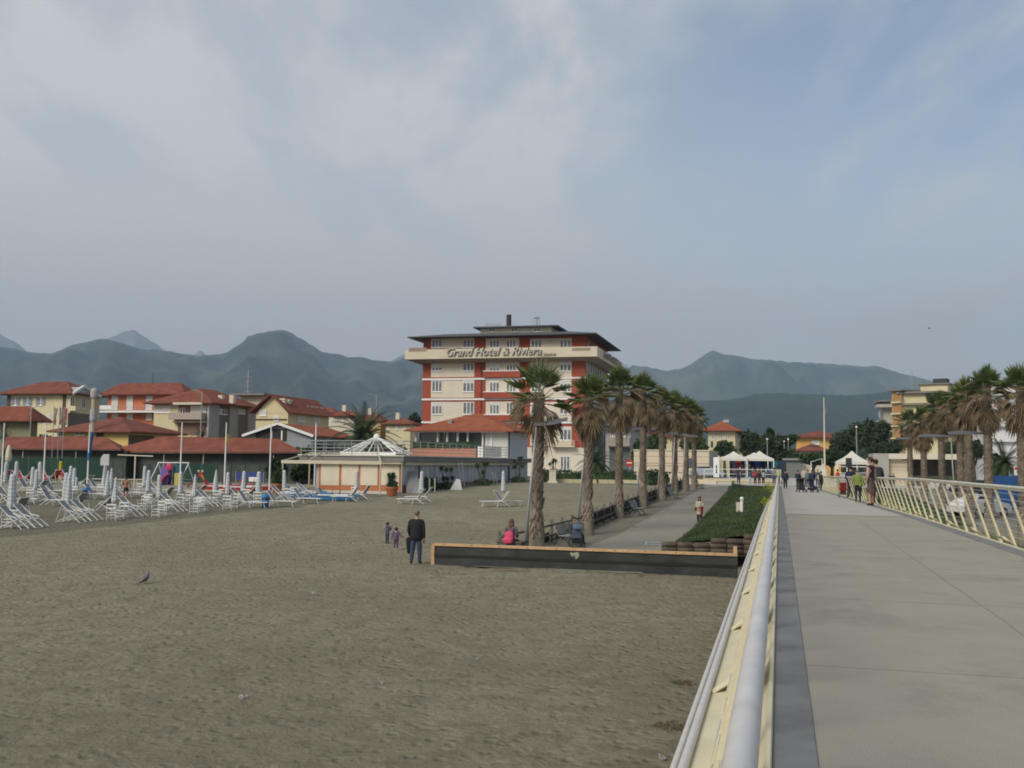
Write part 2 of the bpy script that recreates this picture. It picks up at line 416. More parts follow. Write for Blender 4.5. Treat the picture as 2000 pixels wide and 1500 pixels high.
# ================================================================ PIER
def pxf(px, py, m): pass
def deck_mat():
    m = mat('pier_concrete', (.3,.29,.25), .85, 0); N, L, b = nodes(m); b.inputs['Specular IOR Level'].default_value = .25
    tcn = N.new('ShaderNodeTexCoord'); sp = N.new('ShaderNodeSeparateXYZ'); L.new(tcn.outputs['Object'], sp.inputs[0])
    def noi(sc, det, r=.6):
        n = N.new('ShaderNodeTexNoise'); n.inputs['Scale'].default_value = sc; n.inputs['Detail'].default_value = det; n.inputs['Roughness'].default_value = r; L.new(tcn.outputs['Object'], n.inputs['Vector']); return n.outputs[0]
    def mr(v, a, b_, c=0, d=1):
        n = N.new('ShaderNodeMapRange'); L.new(v, n.inputs[0]); n.inputs[1].default_value = a; n.inputs[2].default_value = b_; n.inputs[3].default_value = c; n.inputs[4].default_value = d; return n.outputs[0]
    def mx(f, c1, c2):
        n = N.new('ShaderNodeMix'); n.data_type = 'RGBA'
        if isinstance(f, float): n.inputs[0].default_value = f
        else: L.new(f, n.inputs[0])
        for i, c in ((6,c1),(7,c2)):
            if isinstance(c, tuple): n.inputs[i].default_value = (*c,1)
            else: L.new(c, n.inputs[i])
        return n.outputs[2]
    def M(op, a, b_):
        n = N.new('ShaderNodeMath'); n.operation = op
        for i, v in enumerate((a,b_)):
            if isinstance(v,(int,float)): n.inputs[i].default_value = v
            else: L.new(v, n.inputs[i])
        return n.outputs[0]
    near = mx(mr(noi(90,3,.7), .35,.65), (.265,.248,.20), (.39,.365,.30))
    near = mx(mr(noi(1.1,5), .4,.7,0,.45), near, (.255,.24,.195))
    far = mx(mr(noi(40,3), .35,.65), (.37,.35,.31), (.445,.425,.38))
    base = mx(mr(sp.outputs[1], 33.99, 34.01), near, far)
    # stains
    base = mx(mr(noi(.8,7,.75), .52,.70,0,.55), base, (.19,.18,.15))
    # slab joints: every 3.4 m across, one along the deck
    fr = M('FRACT', M('DIVIDE', M('ADD', sp.outputs[1], M('MULTIPLY', noi(3,3), .04)), 4.25), 0)
    j1 = M('LESS_THAN', fr, .0055)
    ax = M('ABSOLUTE', M('SUBTRACT', M('ADD', sp.outputs[0], M('MULTIPLY', noi(2,4), .06)), 2.28), 0)
    j2 = M('MULTIPLY', M('LESS_THAN', ax, .008), M('LESS_THAN', sp.outputs[1], 34))
    base = mx(M('MULTIPLY', M('MAXIMUM', j1, j2), .55), base, (.09,.085,.075))
    L.new(base, b.inputs['Base Color'])
    bp = N.new('ShaderNodeBump'); bp.inputs['Strength'].default_value = .35; bp.inputs['Distance'].default_value = .01; L.new(noi(120,3,.7), bp.inputs['Height']); L.new(bp.outputs[0], b.inputs['Normal'])
    return m
CREAM = mat('cream_paint', (.60,.545,.375), .55, .07, 2.5, .1, 40)
TUBE = mat('handrail_enamel', (.57,.555,.535), .38, .10, 9, .0, 40, spec=.5)
TUBEC = mat('handrail_enamel_cream', (.52,.51,.44), .45, .08, 5)
GRAN = mat('kerb_granite', (.15,.15,.152), .75, .18, 2.0, .25, 90, c2=(.225,.225,.225))
STEEL = mat('stainless_cable', (.55,.56,.58), .35, .05, 5, metal=.6)
def s_r(t): return 4.95-0.0235*t if t < 34 else 4.15-(t-34)*.012        # right edge of the walkway
RZ = -TH
proot = empty('pier', (0,0,0), RZ, 'long concrete pier walkway with granite kerbs and cream edge beams, leading to the promenade', 'pier')
ts = lin(-6,34,24)+lin(34.02,106,26)
mb = MB(); n = len(ts); vs = []
for t in ts:
    for k in range(9): s = .19+(s_r(t)-.26-.19)*k/8; vs.append((s,t,deckz(t)))
fs = [(j*9+i,j*9+i+1,(j+1)*9+i+1,(j+1)*9+i) for j in range(n-1) for i in range(8)]
mb.add(vs, fs)
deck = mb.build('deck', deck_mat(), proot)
def strip(prof, name, m, par=proot, smooth=False, tt=ts, right=False):
    """prof: list of (ds,dz) closed; ds measured from the walkway edge outward"""
    mb = MB(); k = len(prof); vs = []
    for t in tt:
        for ds, dz in prof: vs.append(((s_r(t)+ds if right else -ds), t, deckz(t)+dz))
    fs = []
    for j in range(len(tt)-1):
        for i in range(k): fs.append((j*k+i, j*k+(i+1)%k, (j+1)*k+(i+1)%k, (j+1)*k+i))
    fs += [list(range(k)), [(len(tt)-1)*k+i for i in range(k)][::-1]]
    return mb.add(vs, fs).build(name, m, par, smooth)
for rt in (False, True):
    o_ = -.19 if not rt else -.26
    strip([(o_,-.2),(o_,.0),(o_+.004,.012),(.050,.012),(.050,-.2)], 'kerb', GRAN, right=rt)
    # cream edge beam: lip, sloped plate, round nose
    strip([(.052,-.25),(.052,.03),(.06,.045),(.085,.045),(.10,.0),(.13,-.05),(.22,-.085),(.38,-.12),(.52,-.16),(.54,-.24),(.46,-.36),(.2,-.5),(.052,-.55)], 'edge_beam', CREAM, right=rt, smooth=False)
    # two outrigger tubes low outside
    for ds, dz, r in ((.55,-.14,.030),(.63,-.24,.028)):
        pts = [((s_r(t)+ds if rt else -ds), t, deckz(t)+dz) for t in ts]
        MB().tube(pts, r, 10).build('outrigger_tube', TUBE, proot, True)
strip([(-.26,-.56),(.03,-.56),(.03,-.9),(-.26,-.9)], 'girder', mat('pier_girder',(.3,.29,.25),.8,.1,1), right=False)
strip([(-.26,-.56),(.03,-.56),(.03,-.9),(-.26,-.9)], 'girder', MATS['pier_girder'], right=True)
mb = MB()
for j in range(len(ts)-1):
    t0, t1 = ts[j], ts[j+1]
    mb.add([(.0,t0,deckz(t0)-.21),(s_r(t0),t0,deckz(t0)-.21),(s_r(t1),t1,deckz(t1)-.21),(.0,t1,deckz(t1)-.21)], [(0,1,2,3)])
mb.build('soffit', MATS['pier_girder'], proot)
for t in (3,19,33.5):
    for s in (.6,4.0):
        MB().tube([(s,t,-1),(s,t,deckz(t)-.5)], .28, 14).build('pile', MATS['pier_girder'], proot, True)
# expansion plate at the hinge of the deck
MB().b2(.24,s_r(34)-.27,33.93,34.06,1.992,2.005).build('expansion_joint', mat('joint_rubber',(.06,.06,.06),.8,.1), proot)
# railings
def railing(rt, label):
    rr = empty('railing', (0,0,0), RZ, label, 'railing')
    sg = 1 if rt else -1
    top_s, top_z = (.056, 1.19) if not rt else (.0, 1.21)
    def S_(t, ds): return s_r(t)+ds if rt else -ds
    tt = [t for t in ts if t > -4.1 and t < 99]
    MB().tube([(S_(t,top_s), t, deckz(t)+top_z) for t in tt], (.0245 if not rt else .036), 16).build('handrail', TUBE if not rt else TUBEC, rr, True)
    # cream under-rail the tube sits on
    MB().tube([(S_(t,top_s)+sg*-.0, t, deckz(t)+top_z-.043) for t in tt], .020, 8).build('under_rail', CREAM, rr, True)
    base_ds, base_dz = (.40, -.02)
    for k in range(1, 9):
        u = k/9.3
        a = top_s+(base_ds-top_s)*u; z = top_z+(base_dz-top_z)*u
        MB().tube([(S_(t,a-.02), t, deckz(t)+z) for t in tt], .0055, 5, False).build('cable', STEEL, rr, True)
    step = 1.22 if rt else 1.33
    t = 1.2 if rt else -2.0
    while t < 98.5:
        w0, w1 = (.07, .25) if rt else (.055, .2)
        mb = MB(); th = .022; zt = deckz(t)
        # tapering plate: thin face along the pier, broad at the foot
        a = Vector((S_(t,top_s), t, zt+top_z-.03)); c = Vector((S_(t,base_ds), t, zt+base_dz-.16))
        vs = []
        for (P, w) in ((a,w0),(a+(c-a)*.55,w0+.045),(c,w1)):
            nrm = Vector((1 if rt else -1, 0, .35)).normalized()*th/2
            for sy in (-1,1):
                for q in (-1,1): vs.append(P+Vector((0,sy*w/2,0))+nrm*q*2)
        fs = []
        for j in (0,1):
            o = j*4
            fs += [(o,o+1,o+5,o+4),(o+2,o+6,o+7,o+3),(o,o+4,o+6,o+2),(o+1,o+3,o+7,o+5)]
        fs += [(0,2,3,1),(8,9,11,10)]
        mb.add(vs, fs)
        mb.build('post', CREAM, rr)
        # broad curved gusset reaching the outrigger tubes, every second post
        t += step
    t = 2.2 if rt else -1.0
    while t < 96:
        mb = MB(); zt = deckz(t); prof = []
        for i in range(7):
            u = i/6; ds = .14+.40*u; dz = .07-.24*u+.03*sin(pi*u)+.05*(1-u)**2; w = .85*(1-u)**1.5+.08
            prof.append((ds, dz, w))
        vs = []
        for ds, dz, w in prof:
            for sy in (-1,0,1): vs.append((S_(t,ds), t+sy*w/2, zt+dz+(.05 if sy == 0 else 0)*(1-(ds-.14)/.5)))
            for sy in (-1,0,1): vs.append((S_(t,ds), t+sy*w/2, zt+dz-.025))
        fs = []
        for i in range(6):
            o = i*6
            fs += [(o,o+1,o+7,o+6),(o+1,o+2,o+8,o+7),(o+3,o+9,o+10,o+4),(o+4,o+10,o+11,o+5),(o,o+6,o+9,o+3),(o+2,o+5,o+11,o+8)]
        fs += [(0,3,4,1),(1,4,5,2),(36,37,40,39),(37,38,41,40)]
        mb.add(vs, fs).build('gusset', CREAM, rr, True)
        t += 3.0
    return rr
railing(False, 'pier railing on the left with thick pale tube handrail running away from the camera')
railing(True, 'cream slanted-post pier railing with thin steel cables along the right edge')
# ================================================================ BUILDINGS
def tile_mat(name, c, c2):
    m = mat(name, c, .85, .1, .9, 0, c2=c2); N, L, b = nodes(m); b.inputs['Specular IOR Level'].default_value = .15
    tcn = N.new('ShaderNodeTexCoord'); w = N.new('ShaderNodeTexWave'); w.inputs['Scale'].default_value = 1.6; w.inputs['Distortion'].default_value = .4
    L.new(tcn.outputs['Object'], w.inputs['Vector']); bp = N.new('ShaderNodeBump'); bp.inputs['Strength'].default_value = .8; bp.inputs['Distance'].default_value = .06
    L.new(w.outputs[1], bp.inputs['Height']); L.new(bp.outputs[0], b.inputs['Normal']); return m
TILE = tile_mat('roof_tile', (.175,.058,.040), (.265,.095,.062))
TILE2 = tile_mat('roof_tile_bright', (.27,.08,.045), (.36,.12,.065))
TILE3 = tile_mat('roof_tile_weathered', (.17,.062,.045), (.26,.10,.07))
YEL = mat('plaster_pale_yellow', (.60,.54,.34), .9, .07, .5, .1, 8)
OCH = mat('plaster_ochre', (.62,.45,.17), .9, .08, .5, .1, 8)
ORA = mat('plaster_orange', (.48,.15,.07), .9, .08, .6, .1, 8)
ORY = mat('plaster_amber', (.62,.36,.11), .9, .08, .6, .1, 8)
CRM = mat('plaster_cream', (.60,.56,.45), .9, .06, .5, .1, 8)
GRY = mat('plaster_grey', (.36,.37,.37), .9, .08, .6, .1, 8)
WHT = mat('paint_white', (.74,.74,.72), .6, .05, 2)
SHU = mat('roller_shutter', (.62,.62,.60), .7, .05, 1)
DGL = mat('window_glass', (.035,.045,.055), .12, .3, .8, spec=.6)
CGL = mat('curtained_glass', (.16,.18,.185), .25, .5, 1.6, spec=.5)
DRK = mat('dark_opening', (.035,.035,.035), .9, .2, 1)
GSH = mat('grey_shutter_wood', (.22,.25,.29), .8, .1, 3)
BRWN = mat('eave_timber', (.10,.06,.045), .85, .15, 2)
STL = mat('galvanised_steel', (.34,.35,.36), .5, .1, 3, metal=.3)
class Fr:
    def __init__(s, px, d, rz=RZ, py=900):
        p = at_d(px, py, d); s.o = Vector((p.x, p.y, 0)); s.rz = rz
        s.ux = Vector((cos(rz), sin(rz), 0)); s.uy = Vector((-sin(rz), cos(rz), 0))
    def front(s, px, py, off=0.0):
        r = ray(px, py); q = s.o + s.uy*off - Vector((0,0,0))
        k = (q.x*s.uy.x+q.y*s.uy.y)/(r.x*s.uy.x+r.y*s.uy.y)
        p = r*k; return ((p-s.o).x*s.ux.x+(p-s.o).y*s.ux.y, p.z+CAMZ)
    def side(s, px, py, w):
        r = ray(px, py); q = s.o + s.ux*w
        k = (q.x*s.ux.x+q.y*s.ux.y)/(r.x*s.ux.x+r.y*s.ux.y)
        p = r*k; return ((p-s.o).x*s.uy.x+(p-s.o).y*s.uy.y, p.z+CAMZ)
def face_fn(kind, w):
    # returns P(a, out, z)
    if kind == 'F': return lambda a, o, z: (a, -o, z)
    return lambda a, o, z: (w+o, a, z)
def fbox(mb, P, a0, a1, o0, o1, z0, z1):
    vs = [P(a,o,z) for a in (a0,a1) for o in (o0,o1) for z in (z0,z1)]
    mb.add(vs, [(0,1,3,2),(4,6,7,5),(0,4,5,1),(2,3,7,6),(0,2,6,4),(1,5,7,3)])
WCACHE = {}
def window(par, P, a0, a1, z0, z1, style='glass', fm=None, key=None, shut=0.0, leaves=2, gm_=None):
    fm = fm or WHT; t = .07; mb = MB()
    fbox(mb,P,a0,a0+t,0,.07,z0,z1); fbox(mb,P,a1-t,a1,0,.07,z0,z1); fbox(mb,P,a0+t,a1-t,0,.07,z1-t,z1); fbox(mb,P,a0-.05,a1+.05,0,.12,z0-.08,z0)
    zt = z1-t-(z1-z0)*shut
    for k in range(1, leaves): 
        x = a0+(a1-a0)*k/leaves; fbox(mb,P,x-.06,x+.06,.0,.065,z0,zt)
    fbox(mb,P,a0+t,a1-t,.0,.06,z0,z0+.10)
    o = mb.build('window', fm, par)
    mb = MB(); fbox(mb,P,a0+t,a1-t,-.02,.03,z0+.10,zt); mb.build('pane', gm_ or (CGL if style == 'glass' else DGL), o)
    if shut > 0:
        mb = MB(); n = max(2,int((z1-t-zt)/.12))
        for i in range(n): 
            h = (z1-t-zt)/n; fbox(mb,P,a0+t,a1-t,.03,.05,zt+i*h+.012,zt+(i+1)*h)
        fbox(mb,P,a0+t,a1-t,.02,.035,zt,z1-t); mb.build('roller_blind', SHU, o)
    return o
def hip(w, dep, z, h, ov, ridge=None, t=.16, along='x'):
    """hip roof over [0,w]x[0,dep]; solid"""
    mb = MB(); x0,x1,y0,y1 = -ov,w+ov,-ov,dep+ov
    W_, D_ = x1-x0, y1-y0
    if W_ >= D_: i = D_/2 if ridge is None else ridge; R = [(x0+i,(y0+y1)/2),(x1-i,(y0+y1)/2)]
    else: i = W_/2 if ridge is None else ridge; R = [((x0+x1)/2,y0+i),((x0+x1)/2,y1-i)]
    e = [(x0,y0),(x1,y0),(x1,y1),(x0,y1)]
    vs = [(x,y,z) for x,y in e]+[(x,y,z-t) for x,y in e]+[(x,y,z+h) for x,y in R]
    if W_ >= D_: fs = [(0,1,9,8),(1,2,9),(2,3,8,9),(3,0,8)]
    else: fs = [(0,1,8),(1,2,9,8),(2,3,9),(3,0,8,9)]
    fs += [(0,4,5,1),(1,5,6,2),(2,6,7,3),(3,7,4,0),(4,7,6,5)]
    return mb.add(vs, fs)
def house(name, label, pxL, pxC, pxR, d, eave, ridge, wm, rm=TILE, ov=.8, rz=RZ, z0=1.0, depth=None, grp=None, cat='house', hh=None, rside=None):
    fr = Fr(pxC, d, rz); u, _ = fr.front(pxL, 900); w = -u
    fr.o = fr.o - fr.ux*w; dep = depth or fr.side(pxR, 900, w)[0]
    _, ze = fr.front(pxC, eave)
    rx = (pxL+pxC)/2
    zr = at_d(rx, ridge, fr.o.y+dep*.45).z
    root = empty(name, fr.o, rz, label, cat, grp)
    MB().b2(0,w,0,dep,z0,ze-.05).build('wall', wm if rside is None else [wm], root)
    if rm is not None: r = hip(w, dep, ze+.05, max(.5,(zr-ze) if hh is None else hh), ov).build('roof', rm, root); MB().b2(-ov+.1,w+ov-.1,-ov+.1,dep+ov-.1,ze-.16,ze-.1).build('eave', BRWN, root)
    else: r = None
    return root, fr, w, dep, ze, zr, r
def wins(root, fr, w, face, rects, style='glass', **k):
    P = face_fn(face, w)
    for (x0,y0,x1,y1) in rects:
        f = fr.front if face == 'F' else (lambda a,b: fr.side(a,b,w))
        a0, z1 = f(x0, y0); a1, z0 = f(x1, y1)
        window(root, P, a0, a1, z0, z1, style, **k)
def panel(root, name, fr, w, face, rect, m, o0=0.0, o1=.03):
    P = face_fn(face, w); f = fr.front if face == 'F' else (lambda a,b: fr.side(a,b,w))
    a0, z1 = f(rect[0], rect[1]); a1, z0 = f(rect[2], rect[3]); mb = MB(); fbox(mb,P,a0,a1,o0,o1,z0,z1)
    return mb.build(name, m, root)
# ---------------------------------------------------------------- HOTEL
RED = mat('hotel_red_plaster', (.32,.072,.042), .85, .09, .35, .08, 6)
STONE = mat('hotel_travertine', (.60,.545,.44), .8, .08, .7, .08, 5, c2=(.67,.61,.50))
FASC = mat('hotel_balcony_concrete', (.58,.53,.40), .8, .07, .4, .08, 6)
HSIDE = mat('hotel_side_panel', (.42,.43,.42), .8, .08, .5)
ROOFD = mat('roof_sheet_dark', (.075,.08,.085), .7, .1, 1)
DARKM = mat('dark_metal', (.04,.04,.045), .6, .1, 3)
fr = Fr(1142, 149, RZ); u, _ = fr.front(822.5, 900); HW = -u; fr.o = fr.o - fr.ux*HW; HD = 20.0
H = empty('hotel', fr.o, RZ, 'tall red and cream grand hotel with wrap-around cream balcony carrying its name', 'hotel')
zf = lambda py, px=1100: fr.front(px, py)[1]
ROOFZ = zf(655.5, 1142)
MB().b2(0,HW,0,HD,.9,ROOFZ-.02).build('wall', RED, H)
fz = fr.front
cols = {'A':(842.2,926.3,[(844.2,863.2),(904.9,925.6)]), 'B':(949,1013.9,[(957,975),(989.5,1007.5)]), 'C':(1035.5,1116.4,[(1038,1058),(1094,1115.5)])}
rows = [(661.8,680,664.5,679,'top'),(702.4,736,703.5,724.9,'5'),(741.8,776.6,742.9,765.4,'4'),(785.2,822.8,785.6,809.3,'3'),(833,872,833.6,860,'2')]
random.seed(3)
shuts = {('5',0):(.65,.3),('5',1):(.72,.45),('5',2):(.7,.4),('4',0):(0,.22),('4',1):(.2,.1),('4',2):(.3,.3),('3',0):(.3,0),('3',1):(.22,0),('3',2):(.3,.3),('2',2):(.1,.2),('2',0):(.2,.1),('2',1):(.1,.2)}
for ri, (p0,p1,w0,w1,rn) in enumerate(rows):
    for ci, (cn, (x0,x1,ww)) in enumerate(cols.items()):
        if cn == 'B' and rn in '543': q1 = w1+1.2
        else: q1 = p1
        a0, z1 = fz(x0, p0 if cn != 'B' else p0-.8); a1, z0 = fz(x1, q1)
        mb = MB()
        wl = []
        for k, (wx0,wx1) in enumerate(ww):
            b0, t1 = fz(wx0, w0); b1, t0 = fz(wx1, w1); wl.append((b0,b1,t0,t1))
        fbox(mb, face_fn('F',HW), a0, a1, 0, .035, z0, z1)
        mb.build('cladding_panel', STONE, H)
        Pf = lambda a,o,z: (a, -.036-o, z)
        for k, (b0,b1,t0,t1) in enumerate(wl):
            window(H, Pf, b0, b1, t0, t1, 'glass', shut=shuts.get((rn,ci),(0,0))[k], leaves=3)
# ground floor in stone, string courses
mb = MB(); mb.b2(-.05,HW+.05,-.07,0,.9,zf(874)); mb.build('ground_floor_cladding', STONE, H)
for py in (736.6, 777.2, 823.5):
    z = zf(py, 1100); mb = MB(); mb.b2(-.06,HW+.06,-.14,.0,z-.28,z); mb.b2(HW,HW+.1,0,HD,z-.28,z); mb.build('string_course', WHT, H)
for x0,x1,py in ((949,1016,726.2),(949,1016,766.6),(949,1016,811)):
    a0, z = fz(x0-3.5,py); a1,_ = fz(x1+2,py); mb = MB(); mb.b2(a0,a1,-.55,0,z-.9,z); mb.build('loggia_parapet', RED, H); mb = MB(); mb.b2(a0,a1,-.58,0,z,z+.12); mb.build('parapet_coping', WHT, H)
# ground windows and doors, small balconies of the second floor
for x0,x1,y0,y1 in ((1095,1113,891,918),): 
    a0,z1 = fz(x0,y0); a1,z0 = fz(x1,y1); window(H, lambda a,o,z:(a,-.075-o,z), a0,a1,z0,z1,'glass',leaves=3)
for x0,x1 in ((1079,1124.5),(1052,1066),):
    a0,zt = fz(x0,860.5); a1,zb = fz(x1,873); mb = MB(); P = lambda a,o,z:(a,-o,z)
    mb.b2(a0,a1,-1.1,-.07,zb-.05,zb+.15); mb.b2(a0,a1,-1.1,-1.02,zt-.12,zt)
    n = 16
    for i in range(n+1): x = a0+(a1-a0-.06)*i/n; mb.b2(x,x+.07,-1.08,-1.03,zb+.15,zt-.12)
    mb.b2(a0,a0+.08,-1.1,-.07,zt-.12,zt); mb.b2(a1-.08,a1,-1.1,-.07,zt-.12,zt)
    mb.build('balcony', FASC, H)
# wrap-around balcony
PB = 2.2
zb0 = zf(697,1142); zb1 = zf(677.5,1142)
zb0 = fr.front(1155, 696.2, -PB)[1]; zb1 = fr.front(1155, 676.6, -PB)[1]
mb = MB()
mb.b2(-PB,HW+PB,-PB,-PB+.22,zb0,zb1); mb.b2(HW+PB-.22,HW+PB,-PB+.22,HD+PB,zb0,zb1); mb.b2(-PB,-PB+.22,-PB+.22,HD+PB,zb0,zb1); mb.b2(-PB+.22,HW+PB-.22,HD+PB-.22,HD+PB,zb0,zb1)
mb.build('balcony_fascia', FASC, H)
mb = MB(); zs = zb0+.02
mb.b2(-PB+.22,HW+PB-.22,-PB+.22,-.01,zs,zs+.25); mb.b2(HW+.01,HW+PB-.22,-.01,HD+PB-.22,zs,zs+.25); mb.b2(-PB+.22,-.01,-.01,HD+PB-.22,zs,zs+.25)
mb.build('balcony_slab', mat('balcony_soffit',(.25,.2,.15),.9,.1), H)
# darker splayed soffit under the balcony
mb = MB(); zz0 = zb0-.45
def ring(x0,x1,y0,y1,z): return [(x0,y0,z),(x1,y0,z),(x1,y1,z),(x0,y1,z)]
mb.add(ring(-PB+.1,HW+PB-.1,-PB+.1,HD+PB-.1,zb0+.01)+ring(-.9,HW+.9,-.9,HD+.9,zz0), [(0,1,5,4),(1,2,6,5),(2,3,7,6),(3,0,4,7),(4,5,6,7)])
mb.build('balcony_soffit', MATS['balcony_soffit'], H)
# grilles at the fascia corners
for xa, xb in ((798.5,833),(1117,1153)):
    a0,z1 = fr.front(xa,679.5,-PB-.02); a1,z0 = fr.front(xb,686 if xa<900 else 684.5,-PB-.02); mb = MB()
    mb.b2(a0,a1,-PB-.02,-PB,z0,z1); g = mb.build('grille_recess', mat('grille_shadow',(.22,.13,.09),.9,.1), H)
    mb = MB(); n = 13
    for i in range(n): x = a0+(a1-a0)*(i+.3)/n; mb.b2(x,x+.06,-PB-.05,-PB-.02,z0,z1)
    mb.build('grille_bar', FASC, H)
# roof slab + penthouse
ov = 2.0
mb = MB(); mb.add(ring(-ov,HW+ov,-ov,HD+ov,ROOFZ+.02)+ring(-ov,HW+ov,-ov,HD+ov,ROOFZ+.15)+ring(3,HW-3,3,HD-3,ROOFZ+1.1), [(3,2,1,0),(0,1,5,4),(1,2,6,5),(2,3,7,6),(3,0,4,7),(4,5,9,8),(5,6,10,9),(6,7,11,10),(7,4,8,11),(8,9,10,11)])
mb.build('roof', ROOFD, H)
a0,_ = fr.front(938,650,4); a1,_ = fr.front(1077,650,4); zp1 = fr.front(1000,640.5,4)[1]
mb = MB(); mb.b2(a0,a1,4,15,ROOFZ+.3,zp1); mb.build('penthouse_wall', CRM, H)
mb = MB(); mb.b2(a0-.05,a1+.05,3.93,4.0,ROOFZ+.3,fr.front(1000,650.5,4)[1]); mb.build('penthouse_base', RED, H)
mb = MB(); mb.add(ring(a0-.9,a1+1.2,3,16,zp1)+ring(a0-.9,a1+1.2,3,16,zp1+.2)+ring(a0+1.5,a1-1.5,5.5,14,zp1+.55), [(3,2,1,0),(0,1,5,4),(1,2,6,5),(2,3,7,6),(3,0,4,7),(4,5,9,8),(5,6,10,9),(6,7,11,10),(7,4,8,11),(8,9,10,11)])
mb.build('penthouse_roof', ROOFD, H)
for xa,xb in ((955,967),(999,1011),(1043.5,1055.5)):
    b0,z1 = fr.front(xa,641.8,4); b1,z0 = fr.front(xb,647.5,4); window(H, lambda a,o,z:(a,4-o,z), b0,b1,z0,z1,'dark',leaves=2)
b0,_ = fr.front(988,630,8); zt = fr.front(990,615,8)[1]
mb = MB(); mb.tube([(b0+.5,8,zp1+.4),(b0+.5,8,zt)],.42,12); mb.build('chimney', mat('chimney_brown',(.05,.04,.04),.8,.2), H)
b0,_ = fr.front(1048,630,8); zt = fr.front(1048,621,8)[1]
mb = MB()
for k in range(4): a = k*pi/2+.4; mb.tube([(b0+.5*cos(a),8+.5*sin(a),zp1+.4),(b0+.5*cos(a),8+.5*sin(a),zt)],.05,6)
mb.tube([(b0,8,zp1+.4),(b0,8,zt+.3)],.2,10); mb.lathe([(.5,0),(.5,.08)],(b0,8,zt),12)
mb.build('vent_stack', mat('vent_metal',(.5,.5,.5),.35,.1,3,metal=.6), H)
b0,_ = fr.front(948,633,7); b1,_ = fr.front(977,633,7); z = fr.front(960,634.5,7)[1]; mb = MB()
mb.tube([(b0,7,z),(b1,7,z)],.05,6)
for k in range(7): x = b0+(b1-b0)*k/6; mb.tube([(x,7,zp1+.3),(x,7,z+.1*(k%3))],.03,5)
for k in range(9): x = b0+(b1-b0)*k/8; mb.tube([(x,6.6,z+.2),(x,7.4,z+.2)],.02,4)
mb.tube([(b0+.4,7,z),(b0+.4,7,fr.front(951,620,7)[1])],.02,5)
mb.build('antenna', STL, H)
# drain pipes and a lift plant box at roof level
mb = MB()
for px in (940.5,1022): a,_ = fz(px,750); mb.tube([(a,-.08,2),(a,-.08,zb0-.3)],.07,6)
mb.build('drainpipe', BRWN, H)
# right flank: tall pale blinds between red piers
z0,z1 = 3.0, zb0-.5
mb = MB(); n = 9
for i in range(n):
    y = .8+(HD-1.6)*i/n; mb.b2(HW,HW+.05,y,y+1.35,z0,z1)
mb.build('flank_panel', HSIDE, H)
mb = MB()
for i in range(n):
    y = .8+(HD-1.6)*i/n; mb.b2(HW,HW+.22,y+1.4,y+1.55,z0,z1)
mb.build('flank_fin', mat('flank_fin_stone',(.3,.29,.27),.9,.1), H)
mb = MB()
for i in range(5): y = 1.5+3.6*i; mb.b2(HW,HW+.06,y,y+1.2,zb1-.6,zb1+1.4)
mb.build('flank_window', CGL, H)
# lettering
def text(body, size, m, parent, loc, rot, shear=.3, extrude=.12, name='lettering', sx=1.0, align='LEFT', off=0.0):
    c = bpy.data.curves.new(name, 'FONT'); c.body = body; c.size = size; c.shear = shear; c.extrude = extrude; c.align_x = align; c.resolution_u = 3; c.offset = off
    o = bpy.data.objects.new(name, c); COL.objects.link(o); bpy.context.view_layer.update()
    me = bpy.data.meshes.new_from_object(o); bpy.data.objects.remove(o)
    me.materials.clear(); me.materials.append(m)
    xs = [v.co.x for v in me.vertices]; wd = max(xs)-min(xs); x0 = min(xs)
    if sx: 
        for v in me.vertices: v.co.x = (v.co.x-x0)*(sx/wd)
    q = bpy.data.objects.new(name, me); COL.objects.link(q); q.parent = parent; q.location = loc; q.rotation_euler = rot
    return q
LET = mat('sign_letter', (.50,.46,.40), .5, .05, 3)
LETD = mat('sign_shadow_and_dark_letter', (.27,.23,.19), .6, .1, 3)  # painted shadow behind the front letters; also colours stars and flank lettering
a0,_ = fr.front(872,690,-PB-.2); a1,_ = fr.front(1057,690,-PB-.2); zl = fr.front(960,694,-PB-.2)[1]
text('Grand Hotel & Riviera', 1.75, LETD, H, (a0+.06,-PB-.10,zl-.03), (pi/2,0,0), .35, .10, sx=a1-a0, name='hotel_lettering', off=.012)  # offset dark copy stands in for the shadow the letters cast
text('Grand Hotel & Riviera', 1.75, LET, H, (a0-.02,-PB-.24,zl+.03), (pi/2,0,0), .35, .04, sx=a1-a0, name='hotel_lettering', off=.0)
def star(mb, P, r):
    pts = []
    for k in range(10): a = pi/2+k*pi/5; q = r if k%2 == 0 else r*.42; pts.append((q*cos(a), q*sin(a)))
    n = 10; vs = [(P[0]+x,P[1],P[2]+z) for x,z in pts]+[(P[0]+x,P[1]+.12,P[2]+z) for x,z in pts]
    mb.add(vs, [list(range(10)),list(range(10,20))[::-1]]+[(i,(i+1)%10,(i+1)%10+10,i+10) for i in range(10)])
mb = MB()
for px in (1064,1070,1076,1082.5): a,z = fr.front(px,692,-PB-.2); star(mb,(a,-PB-.16,z),.28)
mb.build('star', LETD, H)
text('Grand Hotel & Riviera', 1.6, LETD, H, (HW+PB+.1, 3.0, zl), (pi/2,0,pi/2), .35, .10, sx=16.0, name='hotel_lettering')
mb = MB()
for k in range(4): mb.box((HW+PB+.08, 19.6+.7*k, zl+.3),(.1,.35,.35))
mb.build('star', LETD, H)
